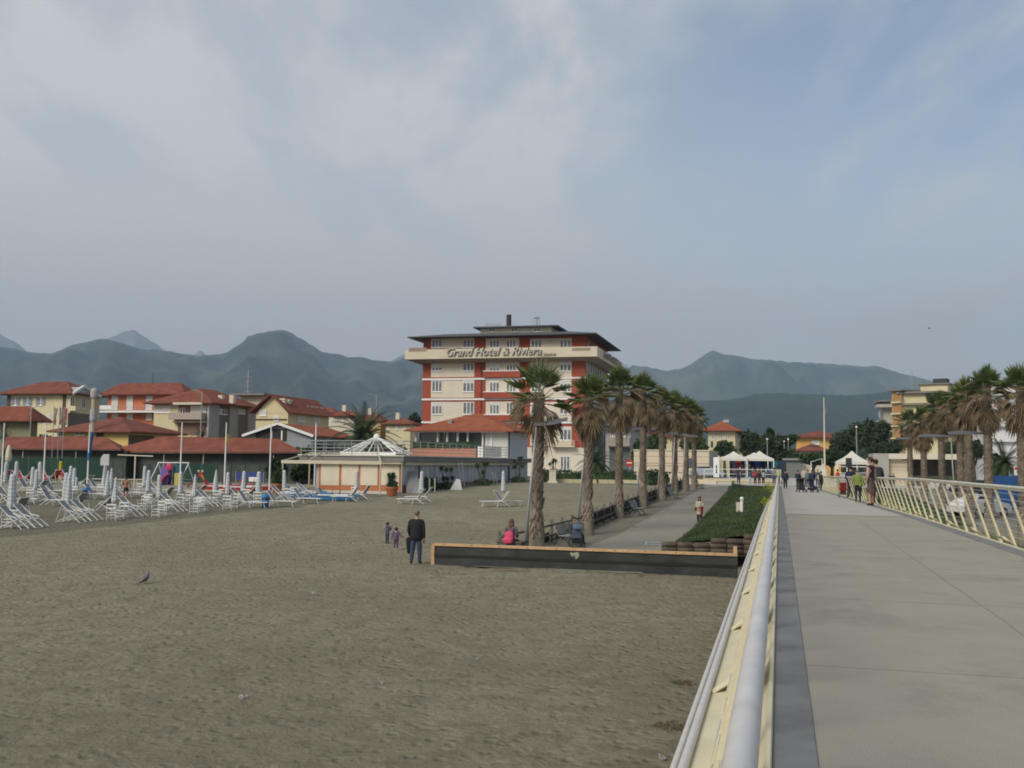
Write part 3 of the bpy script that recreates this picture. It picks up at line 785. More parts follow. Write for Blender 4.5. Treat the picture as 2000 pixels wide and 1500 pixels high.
# ---------------------------------------------------------------- beach restaurant below the hotel
C0 = ground(784, 963)
fb = Fr(784, C0.y, RZ)
LB = -fb.front(618,900)[0]; fb.o = fb.o - fb.ux*LB
Bq = empty('beach_restaurant', fb.o, RZ, 'low beach restaurant with cream shutters and a red-roofed pavilion on its terrace', 'restaurant')
DB = fb.side(992, 900, LB)[0]; ZT = 3.95
WALLB = mat('restaurant_wall_paint', (.47,.49,.51), .85, .06, .5, .08, 6)
BRICK = mat('terracotta_render', (.46,.17,.075), .85, .10, 1.2)
FCM = mat('terrace_fascia', (.20,.19,.18), .85, .1, .7)
BEI = mat('beige_enamel', (.52,.48,.36), .6, .06, 2)
MB().b2(0,LB,0,DB+9,.3,ZT-.45).build('wall', WALLB, Bq)
MB().b2(-1.2,LB+.45,-.7,DB+9,ZT-.45,ZT-.05).build('roof_fascia', FCM, Bq)
MB().b2(-1.3,LB+.55,-.8,DB+9,ZT-.05,ZT+.05).build('terrace_slab', mat('terrace_edge',(.56,.54,.50),.8,.06), Bq)
MB().b2(LB+.02,LB+.3,.3,DB-.2,ZT-.75,ZT-.47).build('awning_box', BEI, Bq)
# bar front: terracotta frame and four cream shutters
zsk = fb.front(700,948)[1]; zst = fb.front(700,895)[1]; u0_,_ = fb.front(624,930)
MB().b2(u0_,LB+.02,-.14,0,.4,ZT-.46).build('bar_frame', BRICK, Bq)
for xa, xb in ((628.5,664),(669,701.5),(706,739),(744.5,781)):
    a0,_ = fb.front(xa,930); a1,_ = fb.front(xb,930); z1 = fb.front((xa+xb)/2,896.5)[1]; z0 = fb.front((xa+xb)/2,948)[1]
    mb = MB(); n = 16
    for i in range(n): h = (z1-z0)/n; mb.b2(a0,a1,-.18,-.14,z0+i*h+.02,z0+(i+1)*h)
    mb.b2(a0,a1,-.155,-.141,z0,z1); mb.build('shutter', mat('cream_shutter',(.68,.63,.50),.7,.04,1), Bq)
MB().b2(-.5,LB+.2,-1.9,-.15,.3,1.12).build('step', mat('bar_platform',(.55,.52,.44),.85,.06), Bq)
# terracotta skirting, pipe, door and side details
MB().b2(LB,LB+.06,0,DB-1,.3,1.62).build('skirting', mat('skirting_red',(.28,.11,.07),.9,.12), Bq)
mb = MB(); y,_ = fb.side(816,930,LB); mb.tube([(LB+.1,y,1.2),(LB+.1,y,ZT-.4)],.06,6); y,_ = fb.side(992,930,LB); mb.tube([(LB+.12,y,1.4),(LB+.12,y,7.1)],.08,6); mb.build('drainpipe', DARKM, Bq)
for k in range(26):
    y = 2+k*1.2
    if y < DB-1: MB().b2(LB,LB+.025,y,y+.04,1.6,ZT-.76).build('panel_joint', mat('joint_grey',(.25,.27,.3),.9,.1), Bq)
P = face_fn('S', LB); mb = MB(); y0,_ = fb.side(965,930,LB); y1,_ = fb.side(975,930,LB); fbox(mb,P,y0,y1,0,.05,1.5,3.2); mb.build('door', mat('pale_door',(.5,.52,.5),.7,.05), Bq)
# pavilion on the terrace
PX0 = fb.front(812,860,DB)[0]; PY = DB; PD = 8.8; zev = fb.front(900,840.5,PY)[1]
mb = MB(); mb.b2(LB-.12,LB,PY,PY+PD,ZT-.5,zev); mb.b2(PX0,LB-.12,PY+3.5,PY+PD,ZT,zev); mb.build('pavilion_wall', mat('pavilion_paint',(.49,.51,.53),.85,.05), Bq)
MB().b2(LB-2.7,LB-.13,PY,PY+3.5,ZT+.06,zev).build('pavilion_pier', mat('pavilion_cream',(.55,.56,.52),.85,.05), Bq)
mb = MB(); mb.b2(PX0+.2,LB-2.75,PY+.6,PY+.66,ZT+.9,zev-.2); mb.build('glazing', mat('pavilion_glass',(.10,.13,.13),.1,.4,.5,spec=.7), Bq)
mb = MB()
for xa in (812.5,855,873.5,894,913.5,943,960): a,_ = fb.front(xa,860,PY); mb.b2(a-.09,a+.09,PY-.1,PY+.12,ZT+.05,zev)
mb.b2(PX0-.2,LB-2.7,PY-.12,PY+.1,zev-.22,zev); mb.build('post', WHT, Bq)
mb = MB()
for k in range(30): x = PX0+(LB-PX0)*k/30; mb.b2(x,x+.12,PY-.9,PY-.8,zev-.28,zev-.1)
mb.b2(PX0-.4,LB,PY-.86,PY-.83,zev-.2,zev-.12); mb.build('eave_trim', WHT, Bq)
ha = fb.front(925,808,PY+5)[1]; ax = fb.front(925,808,PY+5)[0]
mb = MB(); e = ring(PX0-1.1,LB+.9,PY-1.1,PY+PD+1.2,zev); mb.add(e+ring(PX0-1.1,LB+.9,PY-1.1,PY+PD+1.2,zev-.15)+[(ax,PY+5,ha),(ax+.8,PY+5,ha)], [(0,1,9,8),(1,2,9),(2,3,8,9),(3,0,8),(0,4,5,1),(1,5,6,2),(2,6,7,3),(3,7,4,0),(4,7,6,5)])
mb.build('roof', TILE2, Bq)
mb = MB()
for px,py in ((880,826),(948,835)): a,z = fb.front(px,py,PY+1.5); mb.b2(a-.2,a+.2,PY+1.3,PY+1.8,z-.5,z+.15); mb.b2(a-.3,a+.3,PY+1.2,PY+1.9,z+.15,z+.25)
mb.build('roof_vent', GRY, Bq)
a1,_ = fb.front(932,880,PY-2)
mb = MB(); mb.b2(PX0+.4,a1,PY-2.4,PY-2,ZT+.05,fb.front(880,876,PY-2)[1]); mb.build('planter_wall', mat('planter_terracotta',(.42,.19,.12),.85,.1), Bq)
def leafclump(mb, c, r, n, ls, seed=None, squash=1.0):
    for _ in range(n):
        while True:
            q = Vector((random.uniform(-1,1),random.uniform(-1,1),random.uniform(-1,1)))
            if .25 < q.length < 1: break
        p = Vector(c)+Vector((q.x*r[0],q.y*r[1],q.z*r[2]))
        a = Vector((random.gauss(0,1),random.gauss(0,1),random.gauss(0,.7))).normalized(); b = a.orthogonal().normalized(); b = b*cos(1)+a.cross(b)*sin(random.uniform(0,6))
        s = ls*random.uniform(.6,1.3); mb.add([p-a*s,p+b*s*.45,p+a*s,p-b*s*.45],[(0,1,2,3)])
LEAF = mat('leaf_dark', (.022,.045,.018), .8, .1, 1.2, c2=(.06,.10,.035))
LEAF2 = mat('leaf_mid', (.045,.08,.025), .8, .1, 1.2, c2=(.10,.15,.05))
LEAFY = mat('leaf_yellow', (.22,.24,.03), .8, .1, 1.5, c2=(.42,.40,.05))
def hedge(label, p0, p1, h, wd, m=LEAF, n=900, ls=.16, name='hedge', z=None, grp=None):
    p0 = Vector(p0); p1 = Vector(p1); mb = MB(); L_ = (p1-p0).length; d = (p1-p0).normalized(); nn = Vector((-d.y,d.x,0))
    mb.box((L_/2,0,h*.45),(L_*.97,wd*.7,h*.8))
    for _ in range(n):
        x = random.uniform(0,L_); f = random.random()
        if f < .55: q = Vector((x,random.choice((-1,1))*wd/2*random.uniform(.8,1.1),random.uniform(0,h)))
        else: q = Vector((x,random.uniform(-wd/2,wd/2),h*random.uniform(.82,1.12)+.1*sin(x*1.7)))
        leafclump(mb,q,(.12,.12,.12),1,ls)
    o = mb.build(name, m, None, False, p0, atan2(d.y,d.x)); tag(o, label, 'hedge', grp); return o
mb = MB(); zz1 = fb.front(880,862,PY-2)[1]; zz0_ = fb.front(880,876,PY-2)[1]
mb.b2(PX0+.5,a1-.1,PY-2.3,PY-2.1,zz0_,zz1-.1)
for _ in range(900): leafclump(mb,(random.uniform(PX0+.4,a1),PY-2.2+random.uniform(-.25,.25),random.uniform(zz0_,zz1)),(.1,.1,.1),1,.13)
mb.build('planter_hedge', LEAF, Bq)
# railings of the terrace
def rail_lines(mb, pts, h, n=3, step=2.0, r=.03):
    for p, q in zip(pts, pts[1:]):
        p = Vector(p); q = Vector(q); L_ = (q-p).length
        for k in range(n): z = h*(k+1)/n; mb.tube([p+Vector((0,0,z)), q+Vector((0,0,z))], r*.7 if k < n-1 else r, 5)
        m_ = max(1,int(L_/step))
        for k in range(m_+1): c = p+(q-p)*k/m_; mb.tube([c, c+Vector((0,0,h))], r, 5)
mb = MB(); rail_lines(mb, [(-1.1,-.6,ZT+.05),(LB+.4,-.6,ZT+.05),(LB+.4,DB-.5,ZT+.05)], 1.12, 4, 1.9, .032); rail_lines(mb, [(-1.1,-.6,ZT+.05),(-1.1,12,ZT+.05)],1.12,4); mb.build('terrace_railing', STL, Bq)
a0,_ = fb.front(933,880,PY-3); a2,_ = fb.front(943,880,PY-3)
MB().b2(a0,a2,PY-3,PY-2.9,ZT+.1,ZT+1.25).build('terrace_screen', WHT, Bq)
MB().b2(a2+.1,LB,PY-2.9,PY-2.85,ZT+.1,ZT+1.2).build('terrace_screen', mat('grey_mesh_screen',(.2,.21,.22),.8,.1), Bq)
# lean-to terrace level clutter: white frame pyramid (skylight cover)
def pxw(px, py, d): return at_d(px, py, d)
dd = C0.y+9
o_ = at_d(735,886,dd); sk = empty('skylight_frame', (o_.x,o_.y,ZT+.05), RZ, 'white tubular pyramid frame standing on the roof terrace', 'frame')
hw = 2.6; hz = at_d(735,853,dd).z-ZT-.05; mb = MB()
cs = [(-hw,-1.9,.2),(hw,-1.9,.2),(hw,1.9,.2),(-hw,1.9,.2)]
for i in range(4):
    mb.tube([cs[i],cs[(i+1)%4]],.07,6); mb.tube([cs[i],(0,0,hz)],.07,6); m_ = [(cs[i][k]+cs[(i+1)%4][k])/2 for k in range(3)]; mb.tube([m_,(0,0,hz)],.05,6)
    for s_ in (.3,.7): m2 = [cs[i][k]*(1-s_)+cs[(i+1)%4][k]*s_ for k in range(3)]; mb.tube([m2,(0,0,hz)],.035,5)
mb.ball((0,0,hz),.28,10,6); mb.b2(-hw,hw,-1.95,-1.85,0,.25); mb.build('strut', WHT, sk)
# pergola frame in front
pg = empty('pergola', fb.o+fb.ux*0, RZ, 'beige tubular pergola frame over the shuttered bar front', 'pergola')
mb = MB(); pz = fb.front(700,902.5,-4.2)[1]; pz = 3.35
def fp(px, off): return fb.front(px, 930, off)[0]
xs = [fp(554,-3.0), fp(605,-.4), fp(741,-3.4), fp(785.5,-.4)]
for x, y in ((xs[0],-3.2),(xs[1],-.5),(xs[2],-3.2),(xs[3],-.5)): mb.tube([(x,y,.6),(x,y,pz)],.055,8)
mb.b2(xs[0]-.1,xs[2]+.1,-3.28,-3.12,pz-.1,pz+.16); mb.b2(xs[1]-1,xs[3]+.1,-.58,-.42,pz-.05,pz+.12)
mb.tube([(xs[0],-3.2,pz+.1),(xs[1],-.5,pz+.75)],.05,6); mb.tube([(xs[2],-3.2,pz+.1),(xs[3],-.5,pz+.1)],.05,6); mb.tube([((xs[0]+xs[2])/2-2,-3.2,pz+.1),(xs[1]+1,-.5,pz+.75)],.05,6)
mb.tube([(xs[1],-.5,pz+.75),(xs[3]-2,-.5,pz+.75)],.05,6); mb.tube([(xs[3]-2,-.5,pz+.75),(xs[2],-3.2,pz+.1)],.05,6)
mb.build('frame', BEI, pg)
# ---------------------------------------------------------------- houses on the left
R_, f1, w, dep, ze, zr, rf = house('house', 'pale yellow three-storey house with grey-blue shutters, leftmost of the tall houses', 8, 132, 190, 140, 768.5, 747, YEL, TILE, 1.0)
for x in (30.5,54,80):
    wins(R_, f1, w, 'F', [(x-3,777,x+3,792)], 'glass', leaves=2)
    panel(R_, 'shutter', f1, w, 'F', (x-8.5,776.5,x-3.2,791.5), GSH, 0, .07); panel(R_, 'shutter', f1, w, 'F', (x+3.2,776.5,x+8.5,791.5), GSH, 0, .07)
wins(R_, f1, w, 'F', [(72,808,81,826),(90,808,98,826)], 'glass', shut=.97)
for x in (15.5,124): panel(R_, 'drainpipe', f1, w, 'F', (x,770,x+1.5,850), BRWN, 0, .12)
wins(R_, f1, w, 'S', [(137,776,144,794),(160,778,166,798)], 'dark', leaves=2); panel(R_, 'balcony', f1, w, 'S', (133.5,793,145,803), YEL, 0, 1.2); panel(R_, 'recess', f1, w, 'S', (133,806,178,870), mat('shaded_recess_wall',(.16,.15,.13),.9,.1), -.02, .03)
a,z = f1.front(75,758,3); MB().b2(a-.5,a+.5,3,3.8,z-2.2,z+.6).build('chimney', CRM, R_); a,z = f1.front(106,758,3); MB().b2(a-.4,a+.4,3,3.8,z-2.2,z+.6).build('chimney', CRM, R_)
for px in (85,99): a,z = f1.front(px,761,2.5); MB().box((a,2.4,z+.15),(1.1,.9,.08)).build('skylight', WHT, R_)
mb = MB(); a0,z0 = f1.side(133,768,w); a1,_ = f1.side(183,768,w); am,zm = f1.side(152,756,w)
mb.add([(w+.9,a0,z0),(w+.9,a1,z0),(w+.9,am,zm),(w-3.5,a0,z0),(w-3.5,a1,z0),(w-3.5,am,zm)],[(0,1,2),(3,5,4),(0,2,5,3),(1,4,5,2),(0,3,4,1)]); mb.build('gable', GRY, R_)
mb = MB(); mb.bar((w+1.0,a0-.3,z0-.1),(w+1.0,am,zm+.1),.3,.3); mb.bar((w+1.0,am,zm+.1),(w+1.0,a1+.3,z0-.1),.3,.3); mb.build('gable_trim', WHT, R_)
R_, f1, w, dep, ze, zr, rf = house('house', 'orange house with white roller shutters and a long balcony, behind the grey-sided house', 205, 352, 372, 160, 770, 750, ORA, TILE, 1.1)
wins(R_, f1, w, 'F', [(219,773,230,800),(248,773,259,800),(286,773,297,800)], 'glass', shut=.97)
wins(R_, f1, w, 'F', [(219,808,230,820),(248,808,259,820),(286,808,297,820)], 'glass', shut=.97)
panel(R_, 'balcony_slab', f1, w, 'F', (194,803,352,806.5), WHT, 0, 1.6)
mb = MB(); a0,z1 = f1.front(195,793,-1.6); a1,z0 = f1.front(352,803,-1.6); rail_lines(mb,[(a0,-1.55,z0),(a1,-1.55,z0)],z1-z0,4,1.5,.03); mb.build('balcony_railing', STL, R_)
panel(R_, 'balcony_panel', f1, w, 'F', (195,793,230,801), WHT, 1.56, 1.62)
a,z = f1.front(298,751,5); mb = MB(); mb.b2(a-1.7,a+1.7,4,6,z-.5,z+.1); mb.tube([(a,5,z),(a,5,z+2)],.05,5); mb.build('roof_cowl', BRWN, R_)
R_, f1, w, dep, ze, zr, rf = house('house', 'pale house with grey pilastered side and a recessed front balcony', 297, 405, 497, 126, 787, 761, YEL, TILE, 1.0)
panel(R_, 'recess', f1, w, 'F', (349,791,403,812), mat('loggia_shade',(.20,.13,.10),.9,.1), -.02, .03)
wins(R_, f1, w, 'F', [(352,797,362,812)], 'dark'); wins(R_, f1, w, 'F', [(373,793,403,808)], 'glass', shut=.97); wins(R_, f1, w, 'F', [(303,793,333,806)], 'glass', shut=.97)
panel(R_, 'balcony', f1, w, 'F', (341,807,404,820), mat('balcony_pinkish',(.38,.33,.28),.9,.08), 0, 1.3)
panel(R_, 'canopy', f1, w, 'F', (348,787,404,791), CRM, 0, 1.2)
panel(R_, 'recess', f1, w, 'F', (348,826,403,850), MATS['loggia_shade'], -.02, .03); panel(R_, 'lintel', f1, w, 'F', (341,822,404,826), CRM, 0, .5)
for xa,xb in ((405.5,423),(447,460),(483,497)): panel(R_, 'pilaster', f1, w, 'S', (xa,789,xb,872), GRY, 0, .25)
panel(R_, 'side_infill', f1, w, 'S', (423,789,483,872), mat('side_infill_shade',(.17,.16,.14),.9,.1), 0, .04)  # grey pilasters and dark infill carry the flank's shade in their colour
wins(R_, f1, w, 'S', [(424,798,433,809),(462,798,478,809)], 'glass', shut=.9); wins(R_, f1, w, 'S', [(434,799,443,810)], 'dark')
for px in (430,452): a,z = f1.front(px,770,4); MB().b2(a-.3,a+.3,4,4.6,z-1.2,z-.1).build('chimney', CRM, R_)
# ochre low house with chimney tower
R_, f1, w, dep, ze, zr, rf = house('house', 'low ochre bungalow with brown-red hip roof and round chimney tower', 110, 250, 345, 116, 843, 815, OCH, TILE3, .9)
wins(R_, f1, w, 'F', [(113,842,126,853),(147,839,166,850)], 'dark', leaves=2); wins(R_, f1, w, 'F', [(189,839,203,853)], 'dark', leaves=2, fm=BRWN)
panel(R_, 'side_shade_wall', f1, w, 'S', (251,849,300,872), mat('side_shade_brown',(.13,.10,.06),.9,.2), 0, .04)  # shade of the right wall painted as a dark brown panel
a,_ = f1.front(184,800,-.6); z1 = f1.front(184,768,-.6)[1]; mb = MB(); mb.tube([(a,-.7,3),(a,-.7,z1)],.27,14); mb.build('chimney_tower', mat('tower_plaster',(.42,.36,.26),.9,.12), R_)
mb = MB(); mb.lathe([(.36,0),(.44,.2),(.44,.8),(.34,1.1),(.2,1.2)],(a,-.7,z1-.6),14); mb.build('chimney_cap', GRY, R_); mb = MB(); mb.lathe([(.36,0),(.42,.3),(.38,1.4)],(a,-.7,f1.front(184,818,-.6)[1]-.3),14); mb.build('chimney_collar', GRY, R_)
R_, f1, w, dep, ze, zr, rf = house('house', 'small greenish house with red roof at the left picture edge', -60, 56, 70, 120, 822, 795, mat('plaster_olive',(.22,.21,.13),.9,.1), TILE, 1.2)
# yellow gabled houses
R_, f1, w, dep, ze, zr, rf = house('house', 'yellow gabled house with chimneys on its long red roof', 497, 560, 640, 125, 806, 782, YEL, None, .5)
def gable_roof(root, w, dep, ze, h, ov, m, axis='y', name='roof'):
    mb = MB(); t=.14
    if axis == 'y':  # ridge runs in depth, gable to the front
        vs = [(-ov,-ov,ze-.1),(w/2,-ov,ze+h),(w+ov,-ov,ze-.1),(-ov,dep+ov,ze-.1),(w/2,dep+ov,ze+h),(w+ov,dep+ov,ze-.1)]
    else:
        vs = [(-ov,-ov,ze-.1),(-ov,dep/2,ze+h),(-ov,dep+ov,ze-.1),(w+ov,-ov,ze-.1),(w+ov,dep/2,ze+h),(w+ov,dep+ov,ze-.1)]
    vs2 = [(x,y,z+t) for x,y,z in vs]
    mb.add(vs+vs2, [(0,1,4,3),(1,2,5,4),(6,9,10,7),(7,10,11,8),(0,3,9,6),(2,8,11,5),(0,6,7,1),(1,7,8,2),(3,4,10,9),(4,5,11,10)])
    r = mb.build(name, m, root)
    return r
def gable_wall(root, w, dep, ze, h, m, axis='y'):
    mb = MB()
    if axis == 'y': mb.add([(0,0,ze-.1),(w,0,ze-.1),(w/2,0,ze+h-.02),(0,dep,ze-.1),(w,dep,ze-.1),(w/2,dep,ze+h-.02)],[(0,1,2),(3,5,4),(0,2,5,3),(1,4,5,2)])
    else: mb.add([(0,0,ze-.1),(0,dep,ze-.1),(0,dep/2,ze+h-.02),(w,0,ze-.1),(w,dep,ze-.1),(w,dep/2,ze+h-.02)],[(0,1,2),(3,5,4),(0,2,5,3),(1,4,5,2)])
    return mb.build('gable', m, root)
gable_roof(R_, w, dep, ze, 2.2, .7, TILE); gable_wall(R_, w, dep, ze, 2.2, YEL)
wins(R_, f1, w, 'F', [(507,800,520,812),(535,812,545,822)], 'glass', shut=.9); wins(R_, f1, w, 'S', [(582,812,594,824),(612,815,624,826)], 'glass', shut=.9)
panel(R_, 'lintel', f1, w, 'F', (497,818,560,820), BRWN, 0, .15)
for px,py in ((553,786),(562,788),(597,800),(606,801),(614,802),(625,803)):
    a,z = f1.side(px,py,w-1.0); mb = MB(); mb.b2(w-1.4,w-.8,a,a+.6,z-1.6,z+.3); mb.b2(w-1.5,w-.7,a-.1,a+.7,z+.3,z+.5); mb.build('chimney', CRM, R_)
R_, f1, w, dep, ze, zr, rf = house('house', 'flat-topped small block with mast rising behind the grey-sided house', 467, 505, 512, 140, 773, 770, CRM, None, .5)
MB().b2(-1.2,w+1.2,-1.2,dep+1.2,ze,ze+.3).build('roof', FCM, R_)
mb = MB(); a,z = f1.front(484,770,2); mb.tube([(a,2,z),(a,2,f1.front(484,722,2)[1])],.08,5); zz_ = f1.front(484,726,2)[1]
for k in range(5): mb.tube([(a-.6,2,zz_-k*.7),(a+.6,2,zz_-k*.7)],.03,4)
mb.build('mast', STL, R_)
# more roofs in the village
vill = [(650,690,700,150,812,803,CRM,TILE,'cream house with red roof behind the big date palm, left of its crown'),
        (700,742,752,165,822,808,OCH,TILE,'ochre house half hidden behind the big date palm'),
        (752,800,812,150,828,818,YEL,TILE3,'yellow house glimpsed left of the hotel'),
        (595,650,660,170,806,797,CRM,TILE3,'cream house far back with weathered red roof')]
for L0,C0_,R0,d_,ev,rg,wm,rm,lb in vill:
    R_, f1, w, dep, ze, zr, rf = house('house', lb, L0, C0_, R0, d_, ev, rg, wm, rm, .6)
    n = 3
    wins(R_, f1, w, 'F', [(L0+(C0_-L0)*(i+.3)/n, ev+3, L0+(C0_-L0)*(i+.6)/n, ev+11) for i in range(n)], 'glass')
    a = w*.3; MB().b2(a,a+.6,dep*.35,dep*.35+.6,ze,zr+.9).build('chimney', CRM, R_)
# grey gabled hall with white roof edge
R_, f1, w, dep, ze, zr, rf = house('gabled_hall', 'grey hall with white-edged gable and orange-red roof, behind the beach cabins', 484, 607, 690, 112, 851, 840, mat('hall_grey',(.27,.29,.32),.9,.08), None, .5, cat='hall')
hg = f1.front(541,829)[1]-ze
gable_roof(R_, w, dep, ze, hg, .5, TILE2); gable_wall(R_, w, dep, ze, hg, MATS['hall_grey'])
mb = MB(); mb.bar((-.5,-.55,ze-.05),(w/2,-.55,ze+hg+.1),.12,.28); mb.bar((w/2,-.55,ze+hg+.1),(w+.5,-.55,ze-.05),.12,.28); mb.build('gable_trim', WHT, R_)
panel(R_, 'opening', f1, w, 'F', (500,838,560,862), DRK, 0, .04); panel(R_, 'window_frame', f1, w, 'F', (530,841,532,858), WHT, .04, .1); panel(R_, 'window_frame', f1, w, 'F', (550,841,552,860), WHT, .04, .1)
# beach cabins
def cabins(label, eave, ridge, back=4.0, m=TILE, fr_mat=None, x0=None):
    """eave/ridge: lists of (px,py,d)"""
    E = [at_d(*p) for p in eave]; Rg = [at_d(*p) for p in ridge]; o = Vector((E[0].x,E[0].y,0))
    root = empty('beach_cabins', o, 0, label, 'beach cabins', 'rows of beach cabins')
    E = [p-o for p in E]; Rg = [p-o for p in Rg]; B = [p+Vector((.26*back*1.0,back,-(p.z-E[0].z))) for p in Rg]
    n = len(E); mb = MB(); k = len(Rg)
    vs = E+Rg+B; fs = []
    if k == n:
        for i in range(n-1): fs += [(i,i+1,n+i+1,n+i),(n+i,n+i+1,2*n+i+1,2*n+i)]
        fs += [(0,n,2*n),(n-1,2*n-1,3*n-1)]
    else:  # one more eave point than ridge: hip at the left
        fs += [(0,1,n)]
        for i in range(1,n-1): fs.append((i,i+1,n+i,n+i-1))
        for i in range(k-1): fs.append((n+i,n+i+1,n+k+i+1,n+k+i))
        fs += [(0,n,n+k),(n-1,n+k-1,n+2*k-1)]
    mb.add(vs, fs)
    mb.add([v-Vector((0,0,.14)) for v in vs], [f[::-1] for f in fs])
    for i in range(n-1): a, b = E[i], E[i+1]; mb.add([a,b,b-Vector((0,0,.14)),a-Vector((0,0,.14))],[(0,1,2,3)])
    mb.build('roof', m, root)
    wl = MB(); dr = MB(); ps = MB(); gt = MB()
    for i in range(n-1):
        a, b = E[i]+Vector((.2,.9,0)), E[i+1]+Vector((.2,.9,0)); d = (b-a).normalized(); L_ = (b-a).length; nn = Vector((d.y,-d.x,0))
        q = [a,b,b+Vector((0,2.5,0)),a+Vector((0,2.5,0))]
        wl.add([Vector((v.x,v.y,.8)) for v in q]+[Vector((v.x,v.y,E[0].z-.15)) for v in q],[(0,1,5,4),(1,2,6,5),(2,3,7,6),(3,0,4,7),(4,5,6,7)])
        nc = int(L_/1.35)
        for c in range(nc):
            p = a+d*(L_*(c+.5)/nc)+nn*.03
            dr.box((p.x,p.y,2.05),(.8,.05,1.9),atan2(d.y,d.x))
            if c%5 == 2:
                p2 = a+d*(L_*c/nc)+nn*.75; MB().tube([(p2.x,p2.y,.8),(p2.x,p2.y,E[0].z-.18)],.035,6).build('post', CRM, root)
        gt.bar(E[i]-Vector((0,.05,.1)),E[i+1]-Vector((0,.05,.1)),.12,.14)
    wl.build('wall', fr_mat or mat('cabin_wall',(.065,.075,.070),.9,.2,1), root); dr.build('door', mat('cabin_door',(.06,.075,.07),.8,.3,1.2), root); gt.build('gutter', BRWN, root)
    return root
cabins('row of dark beach cabins under a long red roof at the far left', [(5,875,103),(236,877,97)], [(12,853,107),(205,853,101)])
cabins('row of beach cabins under a red hipped roof, behind the swing frame', [(205,881,101),(341,882.5,95),(588,882,93)], [(318,852,99),(545,857,97)])
# ================================================================ BARRIER, FENCE, PALMS, LAMPS, BENCHES
A = ground(849,1102); B = ground(1441,1126)
dv = (B-A); dv.z = 0; LW = dv.length; rzw = atan2(dv.y, dv.x)
bw = empty('sand_barrier', (A.x,A.y,0), rzw, 'long low black board barrier with raw timber top rail across the end of the path', 'barrier')
BLK = mat('barrier_membrane', (.017,.020,.019), .6, .35, 1.3, .3, 7, c2=(.040,.046,.043))
PINE = mat('raw_pine', (.44,.27,.14), .75, .2, 4, .15, 30, c2=(.56,.38,.22))
hA, hB = .74, .74
mb = MB(); N_ = 24
pr = [(-.06,-.5),(-.06,.30),(-.02,.34),(-.02,.64),(.04,.64),(.04,-.5)]
vs = []
for i in range(N_+1):
    x = LW*i/N_; j = .012*noise.noise(Vector((x*.8,1,0)))
    for y, z in pr: vs.append((x, y+j, z))
k = len(pr); fs = [(i*k+q,i*k+(q+1)%k,(i+1)*k+(q+1)%k,(i+1)*k+q) for i in range(N_) for q in range(k)]+[list(range(k)),[N_*k+q for q in range(k)][::-1]]
mb.add(vs, fs); mb.build('boards', BLK, bw)
mb = MB(); mb.b2(.0,LW,-.085,-.062,.27,.36); mb.build('batten', mat('black_batten',(.012,.012,.012),.5,.2,2), bw)
mb = MB(); x = 0
while x < LW:
    l = min(3.0, LW-x); mb.b2(x,x+l-.006,-.07,.05,.645,.735); x += 3.0
mb.build('top_rail', PINE, bw)
MB().b2(-.12,-.0,-.07,.05,-.3,.735).build('post', PINE, bw); MB().b2(LW-.14,LW-.02,.055,.15,.3,.95).build('post', PINE, bw)
mb = MB(); x = .35
while x < LW-.2: mb.box((x,-.073,.69+.015*sin(x*7)),(.035,.006,.035)); mb.box((x+.25,-.073,.67),(.02,.006,.02)); x += 1.0
tag(mb.build('nails', mat('rusty_nail',(.09,.04,.03),.8,.2), bw),None,None,None,'stuff')
u_ = (ground(1108,1118)-A).length
pts = [(-.16,.10),(-.10,.13),(-.04,.09),(.0,.12),(.07,.14),(.15,.12),(.17,.02),(.10,-.06),(.05,-.12),(.03,-.02),(-.03,.03),(-.06,-.03),(-.11,.03)]
MB().prism(pts,0,.006,Matrix.Translation((u_,-.035,.46))@Matrix.Rotation(pi/2,4,'X')).build('torn_sticker', mat('torn_sticker',(.30,.30,.23),.8,.3,12), bw)
# twigs and litter on the sand
DRFT = mat('driftwood', (.20,.15,.10), .9, .2, 4)
for i,(px,py,l,a,lb) in enumerate([(960,1117,1.3,.05,'pale driftwood stick lying at the foot of the black barrier'),(1248,1126,.5,.2,'short dark driftwood stick near the right foot of the black barrier'),(1200,1122,.35,-.3,'tiny driftwood piece below the barrier, right of its sticker')]):
    p = ground(px,py); o = MB().tube([(0,0,0),(l*.4,.03,.02),(l,.0,.01)],[.02,.025,.01],6).build('driftwood', DRFT, None, False, (p.x,p.y,p.z+.03), a); tag(o, lb, 'driftwood')
LIT = mat('crumpled_paper', (.62,.62,.62), .8, .05)
for i,(px,py,s_,lb) in enumerate([(1292,1487,.05,'crumpled white paper scrap on the sand beside the left railing, bottom of the photo'),(612,1161,.06,'white scrap on the open sand right of the grey pigeon'),(472,1366,.05,'white scrap on the sand, lower middle of the beach'),(932,1290,.03,'tiny pale scrap on the sand below the barrier'),(1112,1120,.05,'pale scrap on the sand under the torn sticker'),(745,1337,.03,'tiny pale scrap on the open sand, lower centre')]):
    p = ground(px,py,sandz); mb = MB(); random.seed(i)
    for q in range(9): c = Vector((random.uniform(-1,1),random.uniform(-1,1),random.uniform(0,1)))*s_; mb.add([c,c+Vector((s_,s_*.3,s_*.2)),c+Vector((s_*.6,s_,-.1*s_)),c+Vector((-.2*s_,.6*s_,s_*.4))],[(0,1,2,3)])
    tag(mb.build('litter', LIT, None, False, (p.x,p.y,p.z+.01)), lb, 'litter')
random.seed(11)
SEAW = mat('dry_seaweed', (.09,.065,.045), .95, .3, 5)
